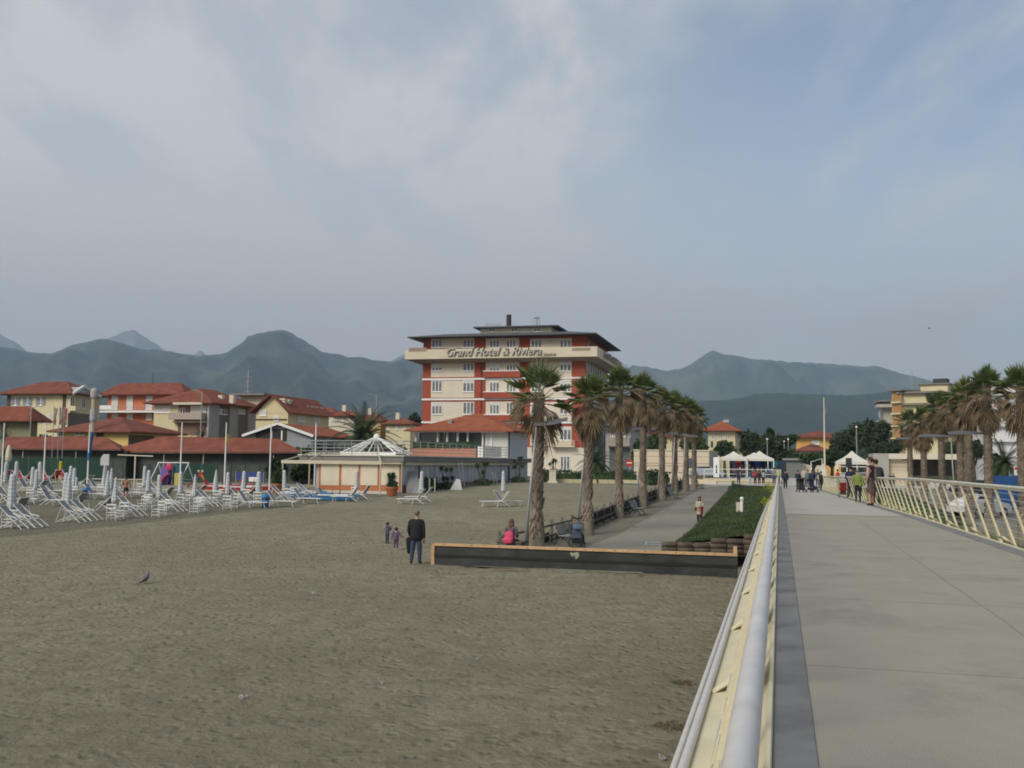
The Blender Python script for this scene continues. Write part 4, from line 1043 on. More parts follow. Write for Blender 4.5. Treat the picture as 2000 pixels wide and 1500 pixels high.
for px,py,r_,lb in ((1335,1335,.22,'dry brown seaweed tuft on the sand beside the railing, upper of two'),(1315,1420,.25,'dry brown seaweed tuft on the sand beside the railing, lower of two')):
    p = ground(px,py,sandz); mb = MB()
    for q in range(90):
        a = random.uniform(0,6.28); r = r_*random.random()**.5; x,y = r*cos(a), r*sin(a); b = random.uniform(0,6.28); l = random.uniform(.03,.09)
        mb.tube([(x,y,.0),(x+l*cos(b)*.5,y+l*sin(b)*.5,random.uniform(.015,.04)),(x+l*cos(b),y+l*sin(b),.004)],.004,3,False)
    tag(mb.build('seaweed', SEAW, None, False, (p.x,p.y,p.z)), lb, 'seaweed')
# ---------------------------------------------------------------- fence of logs
LOG = mat('weathered_log', (.085,.075,.06), .95, .3, 3, .3, 20, c2=(.16,.14,.115))
GEO = mat('dark_sand_screen', (.028,.033,.03), .9, .3, 2)
fp0 = pier(fence_s(36),36); fe = empty('log_fence', (fp0.x,fp0.y,0), 0, 'dark weathered log fence between the beach and the palm-lined path', 'fence')
def fpt(t, z=0, ds=0): p = pier(fence_s(t)+ds, t); return Vector((p.x-fp0.x, p.y-fp0.y, pathz(p.x,p.y)+z))
t = 36.0; i = 0
while t < 98:
    h = 1.02+.06*noise.noise(Vector((t,0,0)))
    MB().tube([fpt(t,-.5),fpt(t,h)],.068,8).build('post', LOG, fe, True)
    t += 2.05; i += 1
for z in (.34,.78):
    t = 36
    while t < 96: MB().tube([fpt(t-.1,z+.02,.09),fpt(t+2.1,z,.09)],.052,7).build('rail', LOG, fe, True); t += 2.05
t = 51.5; mb = MB(); pts = []
while t < 96: pts.append(fpt(t,.05,-.07)); pts.append(fpt(t,.80+.08*noise.noise(Vector((t*.7,3,0))),-.07)); t += .6
mb.add(pts+[p+Vector((.03,.01,0)) for p in pts], [(2*i,2*i+2,2*i+3,2*i+1) for i in range(len(pts)//2-1)]+[(len(pts)+2*i,len(pts)+2*i+1,len(pts)+2*i+3,len(pts)+2*i+2) for i in range(len(pts)//2-1)]); mb.build('sand_screen', GEO, fe)
mb = MB(); mb.add([fpt(42.4,.35,-.05),fpt(44.0,.5,-.05),fpt(44.1,.05,-.05),fpt(43,.0,-.05)],[(0,1,2,3)]); mb.add([fpt(44.6,.05,.0),fpt(46.8,.8,.0),fpt(46.9,.1,.0)],[(0,1,2)]); mb.build('torn_screen', GEO, fe)
# ---------------------------------------------------------------- palms
BARK = mat('palm_bark', (.12,.10,.078), .95, .35, 6, .7, 25, c2=(.23,.20,.16))
BARKS = mat('palm_boot', (.12,.09,.065), .95, .3, 3, 0, c2=(.29,.24,.185))
PBASE = mat('palm_base_smooth', (.21,.19,.145), .95, .15, 2.5, .5, 14)
PG = mat('fan_frond_green', (.045,.080,.025), .65, .2, .9, c2=(.15,.18,.055))
PD = mat('fan_frond_dead', (.11,.080,.048), .9, .2, .8, c2=(.245,.185,.11))
def fan(mb, hub, d, up, R, seg=18, span=1.9, fold=.25, droop=.25, tipg=0):
    d = d.normalized(); side = d.cross(up)
    if side.length < .05: side = d.orthogonal()
    side.normalize(); nrm = side.cross(d).normalized()
    for k in range(seg):
        a = -span+2*span*(k+.5)/seg; r = R*(1-.28*abs(a)/span)*random.uniform(.88,1.05); w = 2*span/seg
        def pt(rr, aa, lift=0): return hub + (d*cos(aa)+side*sin(aa))*rr + nrm*(fold*abs(sin(aa))*rr*.6+lift) - Vector((0,0,1))*(droop*(rr/R)**2*R)
        z = .03*R*(1 if k%2 else -1)
        mb.add([pt(R*.10,a),pt(r*.55,a-w*.40,z),pt(r*.55,a+w*.40,-z),pt(r,a+random.uniform(-.5,.5)*w)],[(0,1,2),(1,3,2)])
def washingtonia(name, label, loc, H, seed, grp, dead=46, grn=30, rk=1.0, trunk_r=.20, skirt=1.7, lean=(0,0)):
    random.seed(seed); root = empty(name, loc, random.uniform(0,6.28), label, 'palm', grp)
    hz = H-1.0*rk                       # crown heart
    def axis(z): f = z/hz; return Vector((lean[0]*f*f, lean[1]*f*f, z))
    cb = 1.25 if H < 9 else 1.5
    mb = MB(); n = 14; prs = []
    for i in range(9): z = -.3+(cb+.3)*i/8; prs.append((axis(max(z,0)).xy.to_3d()+Vector((0,0,z)), trunk_r*(1.55-.45*max(0,z)/cb)))
    mb.tube([p for p,_ in prs],[r for _,r in prs],n); mb.build('trunk_base', PBASE, root, True)
    mb = MB(); pts = []; rs = []
    z = cb-.1
    while z < hz: pts.append(axis(z)); rs.append(trunk_r*(.95-.12*z/hz)*(1+.12*noise.noise(Vector((z*3,seed,0))))); z += .16
    mb.tube(pts, rs, 12); mb.build('trunk', BARK, root, True)
    mb = MB(); z = cb-.25; a = 0
    while z < hz+.05:
        a += 2.4; c = axis(z); f = (z-cb)/(hz-cb); r = trunk_r*(.98-.12*z/hz)
        flare = .035+.03*random.random()+(.07*max(0,1-(z-cb)/.9)) ; l = random.uniform(.16,.30)+(.12 if z < cb+.7 else 0); w = random.uniform(.06,.10)
        o = Vector((cos(a),sin(a),0)); s_ = Vector((-sin(a),cos(a),0)); dn = -1 if z < cb+.5 else 1
        p0 = c+o*(r*.9); p1 = c+o*(r+flare)+Vector((0,0,l*dn)); 
        mb.add([p0-s_*w,p0+s_*w,p1+s_*w*.45,p1-s_*w*.45,p0+o*.03-s_*w*.6,p1+o*.02],[(0,1,2,3),(0,3,5,4),(1,4,5,2)])
        z += .021
    mb.build('leaf_boots', BARKS, root)
    heart = axis(hz)
    mb = MB(); pt = MB()
    for k in range(grn):
        a = k*2.39996+random.uniform(-.2,.2); e = 1.5-1.55*(k/grn)**1.1+random.uniform(-.15,.15)
        d = Vector((cos(a)*cos(e),sin(a)*cos(e),sin(e))); pl = rk*random.uniform(.45,.75)*(.7+.3*cos(e)); h0 = heart+Vector((0,0,.15-.4*k/grn))
        hub = h0+d*pl-Vector((0,0,.06)); mb_ = mb
        pt.tube([h0+d*.1,hub],[.022,.014],4,False)
        fan(mb, hub, d+Vector((0,0,-.12)), Vector((0,0,1)), rk*random.uniform(.8,1.15), 24, 1.3, .40, .02+.20*(k/grn))
    mb.build('green_fronds', PG, root); pt.build('petioles', PG, root)
    mb = MB()
    for k in range(dead):
        f = k/dead; a = k*2.39996+random.uniform(-.4,.4); e = .55-1.75*f**.7+random.uniform(-.2,.2); e = max(e,-1.5)
        d = Vector((cos(a)*cos(e),sin(a)*cos(e),sin(e))); h0 = heart+Vector((cos(a)*.12,sin(a)*.12,-.0-(skirt-.8)*f))
        pl = rk*random.uniform(.35,.65)*(1-.35*f); hub = h0+d*pl
        mb.tube([h0,hub],[.02,.012],4,False)
        fan(mb, hub, d*.7+Vector((0,0,-.35-.8*f)), Vector((0,0,1)) if e > -1 else o, rk*random.uniform(.6,1.0), 16, 1.0, .45, .35)
    mb.build('dead_fronds', PD, root)
    return root
rowl = ['nearest','second','third','fourth','fifth','sixth','seventh','farthest']
PL = [(1048,1082,721,17,12,1.15,1.4),(1148,1045,738,44,28,1.0,2.0),(1209,1012,727,46,26,1.08,2.3),(1256,993,736,52,28,1.1,2.3),(1293,978,762,46,28,1.0,2.1),(1318,967.5,772,48,26,1.05,2.2),(1340,960,780,44,26,1.0,2.0),(1356,955,792,46,26,1.0,2.1)]
for i,(px,py,ty,dd_,gg,rk,sk_) in enumerate(PL):
    p = ground(px,py,lambda x,y: pathz(x,y)); H_ = at_d(px,ty,p.y).z-p.z
    washingtonia('fan_palm', f'{rowl[i]} fan palm along the left path, {"with a sparse crown" if i==0 else "with shaggy brown skirt"}', (p.x,p.y,p.z), H_, 20+i, 'fan palms lining the left path', dd_, gg, rk, .205 if i else .225, sk_, (.0,0) if i else (.05,0))
PRR = [(1998,48,722),(1931,55,725),(1893,60,745),(1877,64,758),(1840,71,770),(1805,79,800),(1778,88,803)]
rowr = ['nearest','second','thin third','fourth','fifth','sixth','farthest']
for i,(px,d,ty) in enumerate(PRR):
    p = at_d(px,930,d); z = pathz(p.x,p.y); H_ = at_d(px,ty,d).z-z
    washingtonia('fan_palm', f'{rowr[i]} fan palm of the row right of the pier, with brown skirt', (p.x,p.y,z), H_, 60+i, 'fan palms right of the pier', 44+3*(i%3), 26, .96, .215, 2.1+.2*(i%2))
# ---------------------------------------------------------------- wing lamps
LPAN = mat('lamp_wing', (.11,.115,.12), .5, .1, 2)
def wing_lamp(label, base, top, Lx, tilt, grp):
    root = empty('wing_lamp', base, 0, label, 'street lamp', grp); tp = Vector(top)-Vector(base)
    MB().tube([(0,0,0),tp*.5,tp],[.065,.05,.035],10).build('pole', STL, root, True)
    MB().lathe([(.14,0),(.14,.05),(.08,.09)],(0,0,0),10).build('foot', STL, root)
    mb = MB(); n = 8; vs = []
    for i in range(n+1):
        u = i/n; x = -.08+Lx*u; z = .02+.10*sin(u*pi)*.6+tilt*u**2; wd = .07+.25*sin(min(1,u*1.15)*pi*.8)
        vs += [tp+Vector((x,-wd*.8,z-.40*wd)),tp+Vector((x,0,z+.06)),tp+Vector((x,wd*.8,z+.30*wd)),tp+Vector((x,0,z-.05))]
    fs = [(4*i+k,4*i+(k+1)%4,4*i+4+(k+1)%4,4*i+4+k) for i in range(n) for k in range(4)]+[(0,1,2,3),(4*n+3,4*n+2,4*n+1,4*n)]
    mb.add(vs,fs).build('wing', LPAN, root)
    return root
LM = [(1024,1085,1047,831,1.30,.26),(1127,1040,1146,836,1.3,.05),(1197,1012,1214,839,1.3,.08),(1243,992,1254,844,1.3,.04),(1283,978,1293,847,1.25,.03),(1311,968,1318,850,1.2,.03),(1333,961,1338,853,1.2,.03)]
for i,(bx,by,tx,ty,lx,tl) in enumerate(LM):
    p = ground(bx,by,pathz); q = at_d(tx,ty,p.y)
    wing_lamp(f'{["nearest","second","third","fourth","fifth","sixth","farthest"][i]} leaning lamp post with a flat grey wing head along the left path', p, q, lx, tl, 'wing lamps along the left path')
for i,(bx,d,ty) in enumerate([(1935,56,848),(1865,68,853),(1812,80,858)]):
    p = at_d(bx,930,d); p.z = pathz(p.x,p.y); q = at_d(bx-8,ty,d)
    r = wing_lamp(f'{["nearest","middle","farthest"][i]} wing lamp among the palms right of the pier', p, q, -2.1, .03, 'wing lamps right of the pier')
# ---------------------------------------------------------------- benches
BSL = mat('bench_slat', (.30,.31,.29), .8, .1, 3); CAST = mat('cast_iron', (.025,.025,.028), .6, .1)
def bench(label, p, rz, grp='benches along the left path'):
    root = empty('bench', p, rz, label, 'bench', grp)     # +x = facing direction, y = length
    mb = MB(); L2 = .8
    for i in range(5): mb.b2(-.05+i*.1,.03+i*.1,-L2,L2,.42,.45)
    mb.build('seat', BSL, root)
    mb = MB()
    for i in range(5): z = .52+i*.085; x = -.09-.035*i; mb.box((x,0,z),(.03,2*L2,.07))
    mb.build('backrest', BSL, root)
    for y in (-L2+.12, L2-.12):
        MB().tube([(-.30,y,.0),(-.2,y,.2),(0,y,.40),(.4,y,.40)],.025,6).tube([(.42,y,0),(.32,y,.2),(.1,y,.38)],.025,6).tube([(-.05,y,.4),(-.28,y,.94)],.022,6).build('leg', CAST, root)
    return root
for px,py,rz,lb in ((1108,1064,-.5,'nearest grey slatted bench, beside the parked stroller'),(1243,1006,-.35,'grey slatted bench with black iron legs, between the third and fourth palm'),(1312,974,-.3,'grey slatted bench between the fifth and sixth palm'),(1364,955,-.3,'farthest grey slatted bench by the last palm of the left path')):
    p = ground(px,py,pathz); bench(lb, p, rz)
# kerb of round logs along the bank and stacked logs at its near end
LOGK = mat('kerb_log', (.065,.050,.038), .95, .3, 3, .4, 16, c2=(.125,.098,.075))
kp = pier(-4.35,42); kr = empty('log_kerb', (kp.x,kp.y,0), 0, 'low kerb of brown round logs along the foot of the planted bank', 'kerb')
t = 42.3
while t < 101:
    a, b = pier(-4.3,t), pier(-4.3,t+2.9); az_, bz_ = pathz(a.x,a.y), pathz(b.x,b.y)
    MB().tube([(a.x-kp.x,a.y-kp.y,az_+.14),(b.x-kp.x,b.y-kp.y,bz_+.14)],.15,9).build('log', LOGK, kr, True); t += 2.95
sl_ = empty('log_retaining_wall', (kp.x,kp.y,0), 0, 'stepped stack of short brown logs holding the near end of the planted bank', 'retaining wall')
random.seed(5)
for i in range(7):
    s0 = -4.7+i*.66; top = .22+.085*i
    z = .0
    while z < top:
        a, b = pier(s0,41.4), pier(s0+.62,41.4+random.uniform(-.05,.05)); MB().tube([(a.x-kp.x,a.y-kp.y,z+.1),(b.x-kp.x,b.y-kp.y,z+.1)],.115,8).build('log', LOGK, sl_, True); z += .2
MB().add([pier(-4.6,41.5,-.1)-kp,pier(-.2,41.5,-.1)-kp,pier(-.2,41.7,.75)-kp,pier(-4.2,41.7,.25)-kp],[(0,1,2,3)]).build('earth_fill', DIRT, sl_)
# kerb stone edge in front of the path, grate
a = ground(1290,1064,pathz); gr = empty('drain_grate', (a.x,a.y,a.z+.03), RZ+.1, 'pale slotted drain grate set in the path near the log kerb', 'grate')
mb = MB()
for i in range(12): mb.b2(-.62+i*.105,-.56+i*.105,-.7,.7,0,.03)
mb.b2(-.68,-.63,-.75,.75,0,.035); mb.b2(.62,.68,-.75,.75,0,.035); mb.b2(-.63,.62,-.75,-.70,0,.035); mb.b2(-.63,.62,.70,.75,0,.035); mb.build('bars', mat('grate_metal',(.40,.42,.42),.5,.1), gr)
MB().b2(-.63,.62,-.7,.7,-.02,-.005).build('pit', DRK, gr)
# bollard and board on the bank
def slope_at(px, py): return ground(px,py,lambda x,y: slopez(x,y))
p = slope_at(1449,1000); o = MB().tube([(0,0,-.1),(0,0,.62)],.075,10).ball((0,0,.70),(.11,.11,.11)).build('bollard_light', WHT, None, False, p); tag(o,'white bollard light with round head on the planted bank','bollard')
p = slope_at(1442,1002); o = MB().b2(-.11,.11,-.03,.03,-.1,.55).b2(-.13,.13,-.04,.04,.55,.58).build('marker_board', CRM, None, False, p); tag(o,'small cream marker board beside the white bollard on the bank','marker')
# planting on the banks: tufts of low green cover (uncountable) + yellow shrubs
random.seed(9); mb = MB()
def tuft(mb, p, h, n, spread):
    for _ in range(n):
        a = random.uniform(0,6.28); r = spread*random.random(); b = p+Vector((cos(a)*r,sin(a)*r,-.03)); l = Vector((random.gauss(0,.45),random.gauss(0,.45),1)).normalized()*h*random.uniform(.5,1.1); s_ = Vector((-sin(a),cos(a),0))*.022
        mb.add([b-s_,b+s_,b+l+s_*.2],[(0,1,2)])
gt_ = MB(); gt2 = MB()
for _ in range(5200):
    u = random.random(); t = 41.8+58*random.random()**1.6; k0 = kerb_s(t)+.25; s = k0+(-.3-k0)*u; p = pier(s,t); z = slopez_st(s,t)
    big = noise.noise(Vector((s*.8,t*.35,7))); (gt_ if big > -.05 else gt2).__class__
    tuft(gt_ if big+random.uniform(-.2,.2) > 0 else gt2, Vector((p.x,p.y,z)), .13+.20*max(0,big+.25), 7, .17)
tag(gt_.build('ground_cover', mat('leaf_ivy',(.036,.070,.022),.8,.2,1,c2=(.09,.13,.042))), None, None, None, 'stuff'); tag(gt2.build('ground_cover', mat('leaf_grassy',(.028,.050,.018),.85,.2,1,c2=(.062,.082,.034))), None, None, None, 'stuff')
gt3 = MB()
for _ in range(2200):
    t = 42+58*random.random()**1.3; s = 4.9+5.5*random.random(); p = pier(s,t); tuft(gt3, Vector((p.x,p.y,bank2(p.x,p.y))), .28, 6, .2)
tag(gt3.build('ground_cover', LEAF2), None, None, None, 'stuff')
def shrub(label, p, r, h, m, n=260, ls=.06, name='shrub', grp=None):
    mb = MB()
    for _ in range(7):
        a = random.uniform(0,6.28); q = (cos(a)*r*.45,sin(a)*r*.45,h*random.uniform(.35,.7)); leafclump(mb,q,(r*.6,r*.6,h*.42),n//7,ls)
    mb.tube([(0,0,0),(0,0,h*.4)],.03,5)
    return tag(mb.build(name, m, None, False, p), label, 'shrub', grp)
yl = [(-.55,52,.5,.55,'yellow-leaved shrub beside the left railing, nearest'),(-.55,57,.5,.5,'yellow-leaved shrub beside the left railing, second'),(-.6,84,.8,.9,'yellow-leaved shrub at the far end of the left railing'),(-.6,94,.9,.9,'yellow-leaved shrub where the left railing meets the promenade')]
for s,t,r,h,lb in yl: p = pier(s,t); shrub(lb,(p.x,p.y,slopez_st(s,t)-.05),r,h,LEAFY,260,.06,'shrub','yellow shrubs along the railings')
for i in range(9):
    t = 40+i*5.5; s = 4.75+.1*(i%3); p = pier(s+.35,t); shrub(f'yellow-green shrub outside the right railing, {["nearest","second","third","fourth","fifth","sixth","seventh","eighth","farthest"][i]} of them',(p.x,p.y,bank2(p.x,p.y)-.05),.75,1.0,LEAFY if i%2 else mat('leaf_lime',(.15,.20,.03),.8,.2,1.5,c2=(.3,.33,.05)),320,.06,'shrub','yellow shrubs along the railings')
# ================================================================ BEACH FURNITURE
ORD = ['first','second','third','fourth','fifth','sixth','seventh','eighth','ninth','tenth','eleventh','twelfth']
UMB = mat('umbrella_cloth', (.50,.53,.54), .85, .05, 2); N, L, b = nodes(UMB)
tcn = N.new('ShaderNodeTexCoord'); sp = N.new('ShaderNodeSeparateXYZ'); L.new(tcn.outputs['Object'], sp.inputs[0]); w_ = N.new('ShaderNodeMath'); w_.operation = 'MULTIPLY'; L.new(sp.outputs[2], w_.inputs[0]); w_.inputs[1].default_value = 5.2
fr_ = N.new('ShaderNodeMath'); fr_.operation = 'FRACT'; L.new(w_.outputs[0], fr_.inputs[0]); gt = N.new('ShaderNodeMath'); gt.operation = 'GREATER_THAN'; L.new(fr_.outputs[0], gt.inputs[0]); gt.inputs[1].default_value = .62
mx_ = N.new('ShaderNodeMix'); mx_.data_type = 'RGBA'; L.new(gt.outputs[0], mx_.inputs[0]); mx_.inputs[6].default_value = (.54,.57,.58,1); mx_.inputs[7].default_value = (.40,.43,.455,1); L.new(mx_.outputs[2], b.inputs['Base Color'])
WPL = mat('white_beach_metal', (.66,.67,.66), .5, .05, 3); SLG = mat('grey_sling_mesh', (.20,.208,.215), .85, .12, 6, c2=(.27,.275,.285)); SLR = mat('red_sling', (.45,.04,.035), .8, .1, 4)
def umbrella(label, px, ty, by, seed, wide=1.0):
    p = ground(px,by); H_ = at_d(px,ty,p.y).z-p.z; random.seed(seed)
    root = empty('closed_umbrella', p, random.uniform(0,6), label, 'beach umbrella', 'closed beach umbrellas'); lx, ly = random.uniform(-.05,.05), random.uniform(-.05,.05)
    MB().tube([(0,0,-.1),(lx*.4,ly*.4,H_*.35),(lx,ly,H_-.02)],.022,7).build('pole', WPL, root, True)
    mb = MB(); z0 = H_*.30; n = 24; m_ = 12; vs = []
    top = H_-.05; ph = random.uniform(0,6); cone = random.random() < .4
    for j in range(m_+1):
        u = j/m_; z = z0+(top-z0)*u; r = (.15-.05*u if not cone else .16-.12*u**1.5)*wide*(1+.12*noise.noise(Vector((u*3,seed,1)))); c = Vector((lx,ly,0))*(z/H_)
        if j == m_: r *= .75
        for k in range(n):
            a = 2*pi*k/n; rr = r*(1+.22*cos(8*a+ph+u*1.2)*(1-.6*u)); vs.append((c.x+rr*cos(a),c.y+rr*sin(a),z+.03*cos(8*a+ph)*(1 if j == 0 else 0)))
    fs = [(j*n+k,j*n+(k+1)%n,(j+1)*n+(k+1)%n,(j+1)*n+k) for j in range(m_) for k in range(n)]+[list(range(n))[::-1],[m_*n+k for k in range(n)]]
    mb.add(vs,fs).build('canopy', UMB, root, True)
    return root
UL = [(21,924,1022,1.3,'thick pale closed umbrella behind the leftmost front deck chairs'),(125,922,1012,1.05,'left of the two touching closed umbrellas behind the second front pair'),(131,925,1014,1.0,'right of the two touching closed umbrellas behind the second front pair'),
(223,931,1004,1,'short closed umbrella behind the third front pair of chairs'),(207,918,992,1,'tall closed umbrella just left of the bare-backed man'),(215,913,975,1,'closed umbrella behind the tall one left of the bare-backed man'),
(311,926,994,1,'pointed closed umbrella in front of the pink slide'),(352,920,984,1,'closed umbrella under the right legs of the swing frame'),(379,926,989,1,'closed umbrella before the yellow slide ladder'),
(281,909,968,1,'back closed umbrella of the two right of the bare-backed man'),(288,917,980,1,'front closed umbrella of the two right of the bare-backed man'),(419,917,982,1.1,'flat-topped closed umbrella left of the red pedal boat'),
(444,921,986,.95,'slim closed umbrella before the red pedal boat'),(474,919,978,1.05,'ragged-topped closed umbrella left of the banner'),(505,920,980,1.25,'broad closed umbrella behind the blue bin'),(555,917,978,1.0,'closed umbrella before the pergola corner'),
(695,918,974,1.0,'closed umbrella before the cream shutters'),(823,919.5,976,1.05,'closed umbrella at the side wall near the leaning boards'),(983,918.5,978,1.0,'closed umbrella farthest right, by the last sunbeds'),
(9,901,960,1,'far closed umbrella at the left picture edge'),(30,900,955,1.1,'far closed umbrella above the leftmost red lounger'),(62,911,965,1,'closed umbrella left of the red loungers pair'),(69,916,972,1,'closed umbrella touching the one beside the red loungers'),(77,901,955,1.3,'broad striped closed umbrella behind the red loungers'),
(137,909,965,1.1,'left of the far trio of closed umbrellas'),(143,913,966,1,'middle of the far trio of closed umbrellas'),(148,931,966,.9,'shortest of the far trio of closed umbrellas'),(202,905,968,1.0,'closed umbrella leaning below the white basketball board')]
for i,(px,ty,by,wd,lb) in enumerate(UL): umbrella(lb,px,ty,by,100+i,wd)
# sun shade at the extreme left (large folded cafe parasol)
p = ground(14,945); H_ = at_d(14,869,p.y).z-p.z; r_ = empty('folded_parasol', p, 0, 'large cream folded parasol standing before the far cabins at the left edge', 'parasol')
MB().tube([(0,0,0),(0,0,H_)],.04,7).build('pole', GRY, r_); MB().lathe([(.10,H_*.55),(.26,H_*.6),(.26,H_*.72),(.16,H_*.92),(.05,H_)],(0,0,0),14).build('canopy', CRM, r_, True)
# prototypes (the first placement uses the prototype itself)
def deck_chair(m=SLG):
    root = empty('deck_chair', (0,0,0), 0, '', 'deck chair', 'deck chairs')
    f = MB(); r = .017
    for y in (-.27,.27):
        f.tube([(-.52,y,1.02),(.62,y,.03)],r,6); f.tube([(-.62,y*.93,.02),(.42,y*.93,.46)],r,6); f.tube([(-.10,y*1.05,.62),(.38,y*1.05,.50)],r*1.2,6); f.tube([(-.3,y,.83),(-.58,y,.03)],r*.8,5)
    for a,b,z1,z2 in ((-.52,-.52,1.02,1.02),(.62,.62,.03,.03),(-.62,-.62,.02,.02),(.42,.42,.46,.46)): f.tube([(a,-.27,z1),(b,.27,z2)],r,6)
    f.build('frame', WPL, root)
    s = MB(); n = 8; vs = []
    for i in range(n+1):
        u = i/n; x = -.50+.88*u; z = 1.0-.68*u-.10*sin(pi*u); vs += [(x,-.235,z),(x,.235,z),(x+.006,-.235,z-.012),(x+.006,.235,z-.012)]
    fs = []
    for i in range(n): o = 4*i; fs += [(o,o+1,o+5,o+4),(o+2,o+6,o+7,o+3),(o,o+4,o+6,o+2),(o+1,o+3,o+7,o+5)]
    s.add(vs,fs+[(0,2,3,1),(4*n,4*n+1,4*n+3,4*n+2)]).build('sling', m, root)
    g = MB(); g.tube([(.42,-.22,.44),(.9,-.22,.08),(.9,.22,.08),(.42,.22,.44)],r*.9,6); g.build('foot_loop', WPL, root)
    return root
def sunbed(m=SLG, grp='sunbeds', nm='sunbed'):
    root = empty(nm, (0,0,0), 0, '', 'sunbed', grp); f = MB(); r = .02
    f.tube([(-.35,-.31,.36),(.98,-.31,.34),(.98,.31,.34),(-.35,.31,.36)],r,6); f.tube([(-.35,-.31,.36),(-.35,.31,.36)],r,6)
    for y in (-.31,.31): f.tube([(-.35,y,.36),(-.85,y,.03)],r,6); f.tube([(-.6,y,.36),(-.35,y,.36)],r,6)
    f.build('frame', WPL, root)
    for x in (.75,-.15): MB().tube([(x,-.29,.35),(x+.1,-.27,.02),(x+.1,.27,.02),(x,.29,.35)],r*.9,6).build('leg', WPL, root)
    MB().b2(-.33,.95,-.28,.28,.345,.362).build('seat_sling', m if m is SLR else WPL, root)
    bk = MB(); bk.tube([(-.36,-.29,.37),(-.80,-.29,.98),(-.80,.29,.98),(-.36,.29,.37)],r,6); B_ = bk.build('backrest', WPL, root)
    MB().add([(-.37,-.26,.39),(-.79,-.26,.96),(-.79,.26,.96),(-.37,.26,.39),(-.36,-.26,.38),(-.775,-.26,.955),(-.775,.26,.955),(-.36,.26,.38)],[(0,1,2,3),(7,6,5,4),(0,4,5,1),(2,6,7,3),(1,5,6,2)]).build('back_sling', m, B_)
    return root
def director():
    root = empty('folding_chair', (0,0,0), 0, '', 'chair', 'white folding chairs'); r = .016
    for y in (-.26,.26):
        MB().tube([(-.22,y,.0),(-.22,y,.88)],r,6).tube([(.22,y,0),(.22,y,.62)],r,6).tube([(-.22,y,.62),(.25,y,.62)],r*1.3,6).tube([(-.22,y,.12),(.22,y,.12)],r,6).tube([(-.2,y,.05),(.2,y,.42)],r*.8,5).build('side_frame', WPL, root)
    MB().b2(-.22,.2,-.25,.25,.42,.445).build('seat', WPL, root)
    s = MB(); s.b2(-.235,-.215,-.25,.25,.80,.87).b2(-.235,-.215,-.25,.25,.62,.68).tube([(.22,-.26,.3),(.22,.26,.3)],r,6).tube([(-.22,-.26,.3),(-.22,.26,.3)],r,6).tube([(.22,-.26,.12),(.22,.26,.12)],r,6); s.build('slats', WPL, root)
    return root
def place(proto, used, px, py, rz, label, sc=1.0):
    p = ground(px, py)
    if not used: proto.location = p; proto.rotation_euler.z = rz; proto['label'] = label; proto.scale = (sc,)*3; return proto
    return dup(proto, p, rz, label, scale=sc)
DC = [(24,1034,-.15,'leftmost deck chair of the front row, grey sling turned to the pier'),(52,1031,-.15,'second deck chair of the front row, side by side with the leftmost'),(36,1012,2.6,'deck chair facing away, behind the leftmost front pair'),
(138,1021,-.15,'left deck chair of the second front pair'),(162,1018,-.15,'right deck chair of the second front pair'),(152,1000,2.7,'deck chair facing away, behind the second front pair'),
(252,1010,-.2,'deck chair with grey sling in the third front group, right of two folding chairs'),(212,1000,2.9,'deck chair with its back to the third front umbrella, facing left'),
(333,1000,-.2,'deck chair of the fourth front group, below the swing frame'),(322,985,2.8,'deck chair facing away behind the fourth front group'),(403,991,-.2,'deck chair of the fifth front group, left of the red pedal boat'),(386,980,2.9,'deck chair facing left behind the fifth group umbrella'),
(467,986,-.2,'deck chair in front of the red pedal boat'),(95,982,-.2,'deck chair of the middle row, right of the two low folding chairs'),(78,968,2.8,'deck chair facing away in the middle row at the left'),(8,985,-.3,'deck chair of the middle row at the left picture edge'),(168,955,2.7,'far deck chair beyond the first blue bin'),
(300,970,-.3,'deck chair of the middle row just before the pink slide'),(222,968,-.2,'deck chair of the middle row behind the bare-backed man'),(545,980,-.2,'deck chair with tall back behind the flat sunbed, right of the blue bin'),(596,975,-.2,'deck chair beside the blue pedal boat'),(494,975,2.8,'deck chair facing left, left of the blue bin')]
pr_ = deck_chair()
for i,(px,py,rz,lb) in enumerate(DC): place(pr_, i, px, py, rz, lb, 1.08)
SBd = [(493,992,-.1,'flat sunbed left of the blue bin, nearest of the right end'),(548,990,-.1,'flat sunbed just right of the blue bin'),(598,984,-.1,'flat sunbed before the blue pedal boat'),(676,980,3.0,'sunbed with raised back before the third cream shutter'),(700,976,2.9,'second sunbed beside the one before the cream shutters'),
(805,985,3.0,'sunbed with raised back below the leaning boards'),(820,980,3.0,'sunbed just behind the one below the leaning boards'),(968,990,3.3,'sunbed with raised back, last group on the right'),(990,989,.5,'white sunbed turned the other way, last group on the right'),
(60,962,-.05,'white sunbed in the far rows, left of the folding chairs'),(112,968,-.05,'white sunbed in the far rows, left of the first bin'),(190,975,-.05,'white sunbed in the far rows, right of the first bin'),(110,988,-.05,'white sunbed behind the second front pair'),(195,960,-.05,'far white sunbed left of the bare-backed man'),(262,972,-.1,'white sunbed right of the bare-backed man'),(45,985,-.05,'white sunbed behind the leftmost front pair')]
pr_ = sunbed()
for i,(px,py,rz,lb) in enumerate(SBd): place(pr_, i, px, py, rz, lb, 1.05)
pr_ = deck_chair(SLR); pr_.name = 'red_lounger'; pr_['category'] = 'lounger'; pr_['group'] = 'red loungers'
